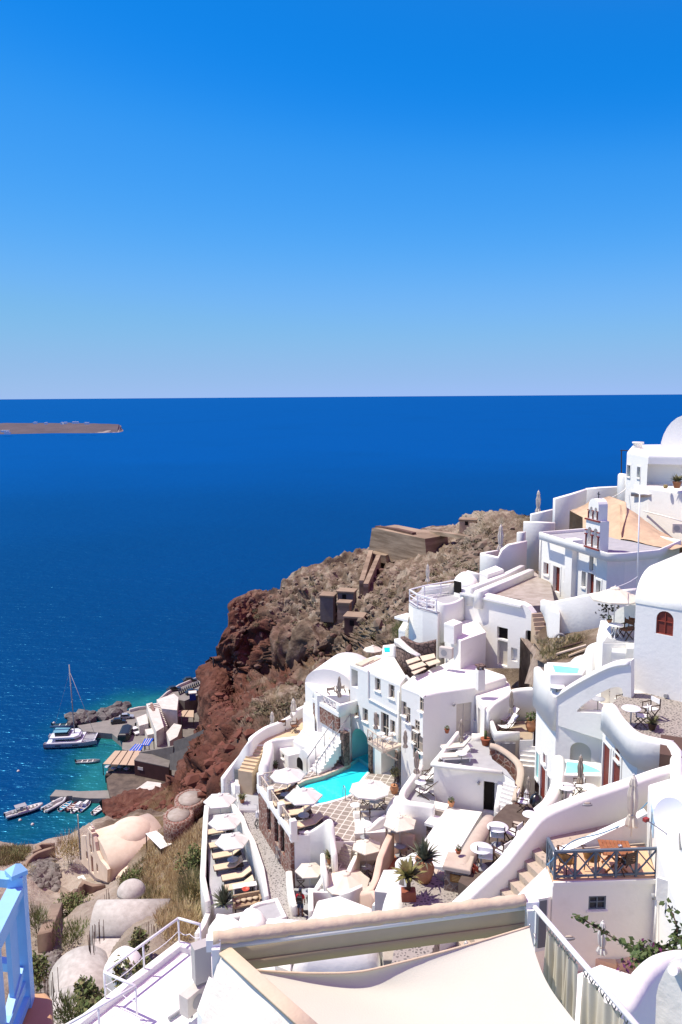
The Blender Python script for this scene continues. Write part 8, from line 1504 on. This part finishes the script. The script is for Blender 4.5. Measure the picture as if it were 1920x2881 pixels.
for k, (x, y) in enumerate(((92, 2320), (57, 2308), (262, 2288), (170, 2283), (203, 2287), (52, 2170), (152, 2034))): obj('mooring_buoy', MB().lathe([(0, -.3), (.35, -.15), (.4, .1), (.2, .35), (0, .4)], 10, P(x, y, SEA)), HW, None, ['white buoy floating farthest from the shore, off the jetty boats', 'white buoy close to the long tour boat', 'white buoy between the jetty and the larger white boat', 'white buoy beside the grey inflatable', 'white buoy behind the dark blue boat', 'lone white buoy out in the deep water', 'white buoy off the breakwater tip'][k], 'buoy', 'mooring buoys')
# ---------------------------------------------------------------- fort ruin and huts on the headland
FORT = mat('fort_masonry', (.36, .275, .19), (.20, .145, .095), .35, .95, .5, 1.2, stretch=(.25, .25, 2.2), contrast=(.4, .6)); FORTD = mat('dark_masonry', (.10, .055, .042), (.15, .09, .065), .5, .95, .5, 2)
def block(name, label, px, D1, D2, th, m, cat='ruin', parent=None): 
    a = PD(px[0][0], px[0][1], D1); i = max(range(len(px)), key=lambda k: px[k][0]); return obj(name, plate_mb(px, a, PD(px[i][0], px[0][1], D2), th), m, parent, label if not parent else None, cat if not parent else None)
rf_ = root('fort_ruin', PD(1120, 1570, 236), 'big sloping stone bastion of the ruined fort on the headland', 'ruin')
block('bastion', '', [(1047, 1486), (1058, 1487), (1120, 1500), (1196, 1516), (1203, 1600), (1140, 1593), (1036, 1562)], 231, 214, 9, FORT, parent=rf_); block('top_parapet', '', [(1056, 1480), (1110, 1487), (1160, 1499), (1160, 1511), (1056, 1488)], 233, 220, 1.5, FORTD, parent=rf_); block('lower_buttress', '', [(1036, 1556), (1085, 1563), (1088, 1586), (1034, 1576)], 228, 225, 5, FORT, parent=rf_)
block('terrace_wall', 'dark red terrace wall below the fort bastion', [(1056, 1601), (1120, 1609), (1200, 1619), (1198, 1632), (1058, 1624)], 213, 192, 2, FORTD, 'wall'); block('path_wall', 'long low wall bordering the fort path towards the tan ruin', [(1158, 1490), (1240, 1497), (1305, 1508), (1306, 1516), (1240, 1508), (1160, 1500)], 238, 205, 2, FORT, 'wall')
for k, (a, b, l) in enumerate((((1044, 1567, 228), (1018, 1655, 196), 'steep stone ramp wall falling from the fort, on its seaward side'), ((1066, 1580, 224), (1030, 1665, 192), 'second stone ramp wall falling from the fort'))): obj('ramp_wall', MB().beam(PD(*a), PD(*b), 1.2, 4.0), FORT, None, l, 'wall')
def hut(label, px, D_, w, dpt, h, m, win=False, name='stone_hut', rz=-.25):
    c = PD(*px, D_); r_ = root(name, c-V(0, 0, 1), label, 'hut', None); obj('wall', MB().box(c+V(0, 0, h/2-1), (w, dpt, h+2), rz), m, r_); obj('roof', MB().box(c+V(0, 0, h+.15), (w+.5, dpt+.5, .35), rz), FORT, r_); q = Matrix.Rotation(rz, 3, 'Z')
    if win: obj('window', MB().box(c+q @ V(-.3, -dpt/2-.02, h*.55), (.9, .1, 1.1), rz), DARK, r_)
hut('flat-roofed concrete hut with one square window on the headland', (977, 1688), 192, 3.9, 3.2, 2.2, CONC, True); hut('square pale pier of masonry below the concrete hut', (970, 1728), 186, 2.8, 2.5, 2.8, FORT); hut('pale plastered cube ruin left of the concrete hut', (925, 1722), 192, 3.2, 3.5, 4.2, CONC); hut('red brick ruin with dark doorway under the concrete hut', (1000, 1764), 166, 3.8, 3.5, 2.4, FORTD, True); hut('tan domed ruin at the far end of the fort path', (1318, 1478), 226, 4.6, 4, 1.6, TANROCK, True)
# ---------------------------------------------------------------- rubble, scrub and grass
def inside(px, py, poly):
    c = False; n = len(poly)
    for i in range(n):
        x1, y1 = poly[i]; x2, y2 = poly[i-1]
        if (y1 > py) != (y2 > py) and px < (x2-x1)*(py-y1)/(y2-y1)+x1: c = not c
    return c
def on_land(land, poly, n, seed):                           # random spots of a land sheet that are seen inside an outline
    pts = land.reshape(-1, 3); ci = pts @ np.array(CM); X = 960+F*ci[:, 0]/-ci[:, 2]; Y = 1440.5-F*ci[:, 1]/-ci[:, 2]; lo = np.array(poly).min(0); hi = np.array(poly).max(0)
    ok = [i for i in np.where((X > lo[0]) & (X < hi[0]) & (Y > lo[1]) & (Y < hi[1]))[0] if inside(X[i], Y[i], poly)]; rng = random.Random(seed); return [Vector(pts[rng.choice(ok)]) for _ in range(n)] if ok else []
RUB = mat('pale_rubble', (.24, .185, .135), (.12, .085, .06), .6, .95); RUBR = mat('red_rubble', (.17, .065, .042), (.10, .036, .024), .6, .95); RUBG = mat('grey_rubble', (.23, .205, .18), (.11, .095, .08), 1.5, .95)
def rubble(name, land, poly, n, r0, r1, m, seed):
    mb = MB(); rng = random.Random(seed)
    for k, p in enumerate(on_land(land, poly, n, seed)): rock_mb(seed*999+k, rng.uniform(r0, r1)*(rng.random()**2+.4), p, mb, .8)
    o = obj(name, mb, m, None, fix=False); o['kind'] = 'stuff'
rubble('rubble', HEAD, [(860, 1615), (1040, 1560), (1210, 1600), (1300, 1500), (1450, 1480), (1350, 1640), (1150, 1740), (1000, 1790), (840, 1760), (720, 1700)], 1700, .2, 1.1, RUB, 1); rubble('rubble', HEAD, [(660, 1690), (760, 1680), (880, 1780), (1050, 1800), (1000, 1870), (800, 1950), (660, 1980), (640, 1850)], 450, .25, 1.0, FORTD, 2); rubble('rubble', HEAD, [(600, 1900), (660, 1990), (740, 2040), (640, 2150), (560, 2260), (320, 2305), (330, 2285), (490, 2245), (580, 2120), (590, 1990)], 800, .2, 1.0, RUBR, 3)
rubble('stone_heap', SLOPE, [(85, 2425), (125, 2405), (150, 2420), (168, 2480), (165, 2510), (120, 2500), (85, 2470)], 420, .35, .6, RUBG, 4); rubble('stone_heap', SLOPE, [(85, 2720), (130, 2690), (175, 2670), (150, 2740), (125, 2830), (90, 2800)], 520, .22, .42, RUBG, 5)
DRY = mat('dry_grass', (.46, .35, .18), (.56, .45, .25), 1.5, .9); OLIVE = mat('olive_scrub', (.15, .145, .06), (.23, .205, .095), 1.5, .9); GREEN = mat('green_scrub', (.075, .11, .03), (.14, .165, .055), 1.5, .85)
SCR = mat('brown_scrub', (.155, .12, .065), (.22, .175, .10), 1.5, .9); SCG = mat('dark_scrub', (.085, .085, .04), (.12, .115, .055), 1.5, .9)
def blades(mb, p, n, L, spread, rng, w=.02, mi=0):
    for k in range(n):
        a = rng.random()*6.283; q = p+V(math.cos(a), math.sin(a), 0)*spread*rng.random()**.6; l = L*rng.uniform(.5, 1.2); d = V(rng.gauss(0, .45), rng.gauss(0, .45), 1).normalized(); s = V(-math.sin(a), math.cos(a), 0)*w
        mb.add([q-s, q+s, q+d*l], [(0, 1, 2)], False, mi)
def grass(name, land, poly, n, L, seed, m, per=10, spread=.35, w=.03):
    mb = MB(); rng = random.Random(seed)
    for p in on_land(land, poly, n, seed): blades(mb, p-V(0, 0, .05), per, L, spread, rng, w, 0 if rng.random() < .75 else 1)
    o = obj(name, mb, m, None, fix=False); o['kind'] = 'stuff'
grass('dry_grass', SLOPE, [(465, 2340), (520, 2330), (570, 2330), (572, 2480), (560, 2620), (480, 2660), (450, 2600), (430, 2520), (400, 2470), (420, 2400)], 2200, .75, 1, [DRY, DRY, OLIVE], 11, .4, .03); grass('dry_grass', SLOPE, [(330, 2480), (420, 2400), (450, 2560), (380, 2540)], 500, .6, 2, [OLIVE, DRY], 10, .4, .03)
grass('dry_grass', HEAD, [(690, 1985), (780, 1950), (860, 1960), (880, 1900), (1020, 1850), (1130, 1800), (1060, 1780), (1150, 1740), (1180, 1760), (1080, 1900), (900, 2000), (760, 2060), (680, 2040)], 1200, .8, 3, [SCR, SCG], 8, .9, .04); grass('dry_grass', SLOPE, [(-10, 2390), (90, 2388), (60, 2425), (-10, 2440)], 500, .9, 4, [OLIVE, DRY], 10, .5, .03)
def scrubs(name, land, poly, n, seed, m, r0, r1):
    mb = MB(); rng = random.Random(seed)
    for p in on_land(land, poly, n, seed):
        r = rng.uniform(r0, r1)
        for k in range(110):
            d = V(rng.gauss(0, 1), rng.gauss(0, 1), abs(rng.gauss(0, .7))).normalized()*r*rng.uniform(.3, 1); a = V(rng.gauss(0, 1), rng.gauss(0, 1), rng.gauss(0, 1)).normalized()*r*.15; b = a.cross(V(rng.gauss(0, 1), rng.gauss(0, 1), 1)).normalized()*r*.08; c = p+d; mb.add([c-a, c+b, c+a, c-b], [(0, 1, 2, 3)], False, 0 if rng.random() < .6 else 1)
    o = obj(name, mb, m, None, fix=False); o['kind'] = 'stuff'
scrubs('scrub', HEAD, [(800, 1660), (900, 1600), (1030, 1570), (1060, 1640), (1200, 1610), (1330, 1500), (1420, 1480), (1340, 1640), (1180, 1720), (1060, 1800), (900, 1780), (820, 1740)], 130, 1, [SCR, SCG], .5, 1.4); scrubs('scrub', HEAD, [(700, 1690), (760, 1680), (860, 1750), (830, 1800), (980, 1830), (1060, 1840), (960, 1890), (760, 2030), (690, 2060)], 80, 2, [SCR, SCG], .5, 1.4)
def bush(x, y, D_, rx, rz_, label, m, n=420, seed=0, kind='blade', name='bush'):
    c = PD(x, y, D_); r_ = root(name, c-V(0, 0, rz_*.4), label, 'bush', 'bushes on the slope'); rng = random.Random(seed+int(x)); mb = MB(); r_3 = [(rng.uniform(-.55, .55)*rx, rng.uniform(-.5, .5)*rx, rng.uniform(0, .35)*rz_, rng.uniform(.5, .8)) for _ in range(6)]
    for k in range(n):
        ox, oy, oz, f = r_3[rng.randrange(6)]; d = V(rng.gauss(0, 1), rng.gauss(0, 1), rng.gauss(.15, .8)).normalized(); q = c+V(ox, oy, oz-.3*rz_)+V(d.x*rx*f, d.y*rx*f, d.z*rz_*f)*rng.uniform(.5, 1.0)
        if kind == 'blade': l = rng.uniform(.2, .5)*rz_*.55; e = q+(d*.6+V(0, 0, .7))*l; s = V(-d.y, d.x, .1)*.035*(.5+rx*.3); mb.add([q-s, q+s, e], [(0, 1, 2)], False, 0 if rng.random() < .7 else 1)
        else: a = V(rng.gauss(0, 1), rng.gauss(0, 1), rng.gauss(0, 1)).normalized(); b = a.cross(V(rng.gauss(0, 1), rng.gauss(0, 1), 1)).normalized(); s = rng.uniform(.09, .17); mb.add([q-a*s, q+b*s*.5, q+a*s, q-b*s*.5], [(0, 1, 2, 3)], False, 0 if rng.random() < .7 else 1)
    obj('foliage', mb, m, r_, fix=False); st = MB(); [st.tube([c-V(0, 0, rz_*.8), c+V(ox*.8, oy*.8, oz-.2*rz_)], [.05, .02], 5) for ox, oy, oz, f in r_3[:3]]; obj('stem', st, DWOOD, r_)
bush(195, 2388, 97, 1.9, 3.2, 'big rounded dry bush on the edge beside the lattice mast', [DRY, OLIVE], 1500, 1); bush(205, 2545, 78, 2.0, 1.7, 'green bush beside the pale stone path wall', [GREEN, OLIVE], 1300, 2, 'leaf'); bush(185, 2635, 64, 2.0, 1.5, 'wide dark green bush above the stone heap', [GREEN, OLIVE], 1400, 3); bush(105, 2590, 68, 1.1, 2.2, 'upright green bush behind the blue railing post', [GREEN, OLIVE], 900, 4); bush(108, 2720, 54, .9, 1.8, 'leafy dark shrub beside the blue railing post', [GREEN, OLIVE], 800, 5, 'leaf')
bush(535, 2500, 58, 1.6, 2.6, 'tall olive bush against the lounger terrace wall', [OLIVE, DRY], 1600, 6); bush(545, 2420, 64, 1.2, 2.4, 'green shrub growing up the dry slope', [GREEN, OLIVE], 1000, 7, 'leaf'); bush(500, 2590, 52, 1.7, 1.9, 'dry brown bush above the railed roof', [DRY, OLIVE], 1500, 8); bush(375, 2470, 76, 1.2, 1.3, 'green bush at the foot of the peach chapel', [GREEN, OLIVE], 900, 9, 'leaf'); bush(450, 2540, 62, 1.3, 1.2, 'shadowy bush between slope and cement dome', [OLIVE, GREEN], 900, 10)
bush(395, 2650, 46, .55, 1.5, 'upright silvery shrub in front of the cement roof', [OLIVE, GREEN], 700, 11, 'leaf'); bush(350, 2740, 38, .6, 1.3, 'silvery shrub behind the roof railing', [OLIVE, GREEN], 700, 12, 'leaf'); bush(400, 2722, 36, .5, .9, 'low silvery shrub near the white dome', [OLIVE, GREEN], 500, 13, 'leaf'); bush(248, 2810, 38, .7, 1.6, 'tall leafy shrub in front of the lowest vault', [GREEN, OLIVE], 1100, 14, 'leaf'); bush(190, 2850, 37, 1.2, 1.2, 'spreading green bush at the bottom of the slope', [GREEN, OLIVE], 1500, 15); bush(280, 2860, 33, .8, 1.0, 'leafy bush against the white roof kerb', [GREEN, OLIVE], 900, 16, 'leaf')
bush(30, 2408, 100, 2.6, 1.6, 'green-brown bush on the edge above the sea', [OLIVE, GREEN], 1100, 17); bush(55, 2455, 93, 1.7, .9, 'low grey scrub outside the ring wall', [OLIVE, DRY], 700, 18); bush(1125, 1778, 66, 1.1, 1.6, 'dark palm-like bush beside the stepped white house', [GREEN, OLIVE], 700, 19); bush(640, 2200, 62, .5, .8, 'dry tuft at the end of the sand terrace wall', [DRY, OLIVE], 300, 20)
# weedy garden with timber and rock face below
rockmass('garden_bank', [(1518, 1806), (1550, 1808), (1610, 1790), (1690, 1770)], [(1502, 1852), (1540, 1868), (1610, 1862), (1690, 1830)], [55.4, 54, 53, 52], [53, 51, 50, 49], m=ROCK, amp=.2, seed=21); rockmass('rock_face', [(1500, 1842), (1525, 1852), (1548, 1866)], [(1476, 1925), (1492, 1925), (1520, 1935)], [54.5, 53, 51], [54, 53, 52], m=mat('grey_rock_face', (.33, .27, .215), (.16, .12, .095), 1.2, .95, .7, 4), amp=.3, seed=23)
GB = np.array([list(PD(1522+160*((k*37) % 101)/101, 1802+56*((k*61) % 97)/97+(-18*((k*37) % 101)/101), 52.2-((k*61) % 97)/97*1.5)) for k in range(600)]); grass('weeds', GB, [(1470, 1780), (1700, 1760), (1690, 1850), (1460, 1880)], 240, .4, 9, [OLIVE, DRY], 8, .3, .02)
for k, (a, b, l) in enumerate((((1565, 1840, 51), (1650, 1815, 50.5), 'long weathered plank lying across the weedy garden'), ((1560, 1828, 51.5), (1640, 1806, 51), 'brown timber pile edge in the weedy garden'), ((1600, 1845, 50.6), (1660, 1822, 50), 'short grey plank lying lowest in the weedy garden'))): obj('plank', MB().beam(PD(*a), PD(*b), .22, .08), [TANP, DWOOD, STEPT][k], None, l, 'plank')
obj('tyre', MB().tube([PD(1576, 1796, 52.6)+V(.3*math.cos(a*math.pi/7), 0, .3*math.sin(a*math.pi/7)) for a in range(15)], .09, 8), GREYP, None, 'old grey tyre leaning by the buttress in the weedy garden', 'tyre')
rv_ = root('climbing_plant', PD(1725, 1720, 46), 'dark drooping leafy twigs against the shaded garden wall', 'plant'); obj('foliage', leaves(MB(), [PD(1700, 1705, 48), PD(1712, 1725, 48), PD(1728, 1712, 48)], 60, .3, .2, 3), mat('dark_leaf', (.03, .03, .022), None, rough=.8), rv_, fix=False); obj('stem', MB().tube([PD(1715, 1742, 48), PD(1712, 1715, 48), PD(1705, 1700, 48)], .02, 5), DWOOD, rv_)
# ---------------------------------------------------------------- people
SKIN = mat('tanned_skin', (.22, .105, .065), (.20, .095, .058), 8, .6)
def skin(name, verts, edges, rad, m, parent, sub=2, rootv=0):
    me = bpy.data.meshes.new(name); me.from_pydata(verts, edges, []); me.materials.append(m); o = bpy.data.objects.new(name, me); C.objects.link(o); o.parent = parent
    sk = o.modifiers.new('skin', 'SKIN'); sk.use_smooth_shade = True
    if not me.skin_vertices: bpy.context.view_layer.update()
    if not me.skin_vertices: me.attributes  # the layer comes with the modifier
    for i, r in enumerate(rad):
        sv = me.skin_vertices[0].data[i]; sv.radius = (r, r) if not hasattr(r, '__len__') else r; sv.use_root = i == rootv
    s = o.modifiers.new('sub', 'SUBSURF'); s.levels = sub; s.render_levels = sub
    bpy.context.view_layer.update(); me2 = bpy.data.meshes.new_from_object(o.evaluated_get(bpy.context.evaluated_depsgraph_get())); o.modifiers.clear(); o.data = me2; return o
def person(loc, rz, label, shirt, shorts, cap=True, pack=True, sc=1.0):
    r = root('person', loc, label, 'person', None, rz); r.scale = (sc,)*3   # faces +y, seen from behind
    v = [(0, 0, .93), (0, -.01, 1.15), (0, 0, 1.36), (0, 0, 1.46), (0, .02, 1.56), (0, .03, 1.66),
         (-.18, 0, 1.37), (-.25, -.02, 1.12), (-.24, .05, .9), (-.235, .07, .82), (.18, 0, 1.37), (.25, -.02, 1.12), (.24, .05, .9), (.235, .07, .82),
         (-.1, 0, .86), (-.11, .01, .48), (-.12, -.02, .08), (-.13, .12, .035), (.1, 0, .86), (.115, .03, .48), (.125, 0, .08), (.14, .14, .035)]
    e = [(0, 1), (1, 2), (2, 3), (3, 4), (4, 5), (2, 6), (6, 7), (7, 8), (8, 9), (2, 10), (10, 11), (11, 12), (12, 13), (0, 14), (14, 15), (15, 16), (16, 17), (0, 18), (18, 19), (19, 20), (20, 21)]
    rd = [(.15, .10), (.14, .1), (.15, .09), .055, (.078, .09), (.07, .085), .055, .043, .035, .03, .055, .043, .035, .03, .085, .055, .04, .035, .085, .055, .04, .035]
    b = skin('body', v, e, rd, SKIN, r)
    for s in (-1, 1):
        h = [(s*.235, .07, .82), (s*.235, .08, .76)]; 
        for k in range(4): f = s*.235; skin('finger', [(f-.02+.013*k, .08, .78), (f-.02+.013*k, .092, .73-.004*abs(k-1)), (f-.02+.013*k, .085, .695)], [(0, 1), (1, 2)], [.011, .009, .007], SKIN, b, 1)
    skin('shirt', [(0, 0, .92), (0, -.01, 1.15), (0, 0, 1.37), (0, 0, 1.45), (-.185, 0, 1.365), (-.24, -.02, 1.17), (.185, 0, 1.365), (.24, -.02, 1.17)], [(0, 1), (1, 2), (2, 3), (2, 4), (4, 5), (2, 6), (6, 7)], [(.175, .125), (.165, .12), (.175, .11), .07, .078, .07, .078, .07], shirt, r)
    skin('shorts', [(0, 0, .95), (0, 0, .88), (-.1, 0, .8), (-.112, .01, .52), (.1, 0, .8), (.116, .02, .52)], [(0, 1), (1, 2), (2, 3), (1, 4), (4, 5)], [(.165, .12), (.165, .12), .105, .085, .105, .085], shorts, r)
    obj('hair', MB().lathe([(.088, 1.60), (.094, 1.66), (.075, 1.73), (0, 1.765)], 14, (0, .015, 0), sy=1.1), mat('dark_hair', (.015, .011, .009), None, rough=.8), r, local=True)
    if cap: obj('cap', MB().lathe([(.1, 1.665), (.1, 1.70), (.08, 1.76), (0, 1.785)], 14, (0, .02, 0), sy=1.12).box((0, .15, 1.675), (.15, .12, .015)), mat('navy_cap', (.015, .02, .045), None, rough=.8), r, local=True)
    f = MB(); f.box((0, .118, 1.60), (.025, .03, .035)); [f.box((s*.032, .106, 1.625), (.022, .01, .012)) for s in (-1, 1)]; f.box((0, .104, 1.555), (.045, .012, .01)); obj('face', f, mat('face_detail', (.10, .05, .035), None, rough=.6), b, local=True)
    for s in (-1, 1): obj('shoe', MB().prism([(s*.13-.05, -.07), (s*.13+.05, -.07), (s*.135+.05, .2), (s*.135-.05, .2)], .08, 0, .03), BLACK, r, local=True)
    if pack: p = MB().prism([(-.15, -.29), (.15, -.29), (.15, -.11), (-.15, -.11)], 1.42, .98, .07, 4); o = obj('backpack', p, BLACK, r, local=True); obj('pocket', MB().prism([(-.11, -.33), (.11, -.33), (.11, -.285), (-.11, -.285)], 1.2, 1.02, .03), mat('pack_grey', (.04, .04, .043), None, rough=.7), o, local=True); [obj('strap', MB().tube(spline([(s*.1, -.12, 1.4), (s*.11, .02, 1.46), (s*.12, .13, 1.3), (s*.13, .02, 1.02)], 4), .018, 5), BLACK, o, local=True) for s in (-1, 1)]
    return r
person(P(846, 2578, -29.75), -.15, 'man in red shirt and dark cap with black backpack, standing in the pebble lane', mat('red_cotton', (.42, .012, .025), (.36, .01, .02), 6, .9), mat('navy_shorts', (.03, .045, .09), None, rough=.9), True, True, .97)
# sunbather lying on the lounger near the lattice railing
rs2 = root('person', P(803, 2234, -26.3), 'tanned sunbather lying on the lounger near the lattice railing', 'person', None, .35)
bd = skin('body', [(0, 0, .22), (.28, 0, .25), (.52, 0, .38), (.62, 0, .46), (.74, 0, .54), (.5, -.2, .36), (.3, -.32, .2), (.1, -.3, .17), (.5, .2, .36), (.3, .32, .2), (.1, .3, .17), (-.1, -.1, .2), (-.5, -.12, .3), (-.9, -.1, .17), (-.1, .1, .2), (-.52, .12, .2), (-.92, .1, .17)],
     [(0, 1), (1, 2), (2, 3), (3, 4), (2, 5), (5, 6), (6, 7), (2, 8), (8, 9), (9, 10), (0, 11), (11, 12), (12, 13), (0, 14), (14, 15), (15, 16)], [(.15, .1), (.14, .1), (.15, .1), .05, .095, .055, .042, .034, .055, .042, .034, .085, .055, .04, .085, .055, .04], SKIN, rs2)
skin('swim_shorts', [(.06, 0, .22), (-.06, 0, .21), (-.14, -.1, .2), (-.3, -.11, .24), (-.14, .1, .2), (-.3, .11, .2)], [(0, 1), (1, 2), (2, 3), (1, 4), (4, 5)], [(.165, .11), (.165, .11), .1, .085, .1, .085], mat('swim_cloth', (.05, .02, .02), None, rough=.9), rs2); obj('hair', MB().lathe([(.1, -.02), (.1, .06), (.06, .12), (0, .13)], 12, (.78, 0, .57)), MATS['dark_hair'], rs2, local=True)
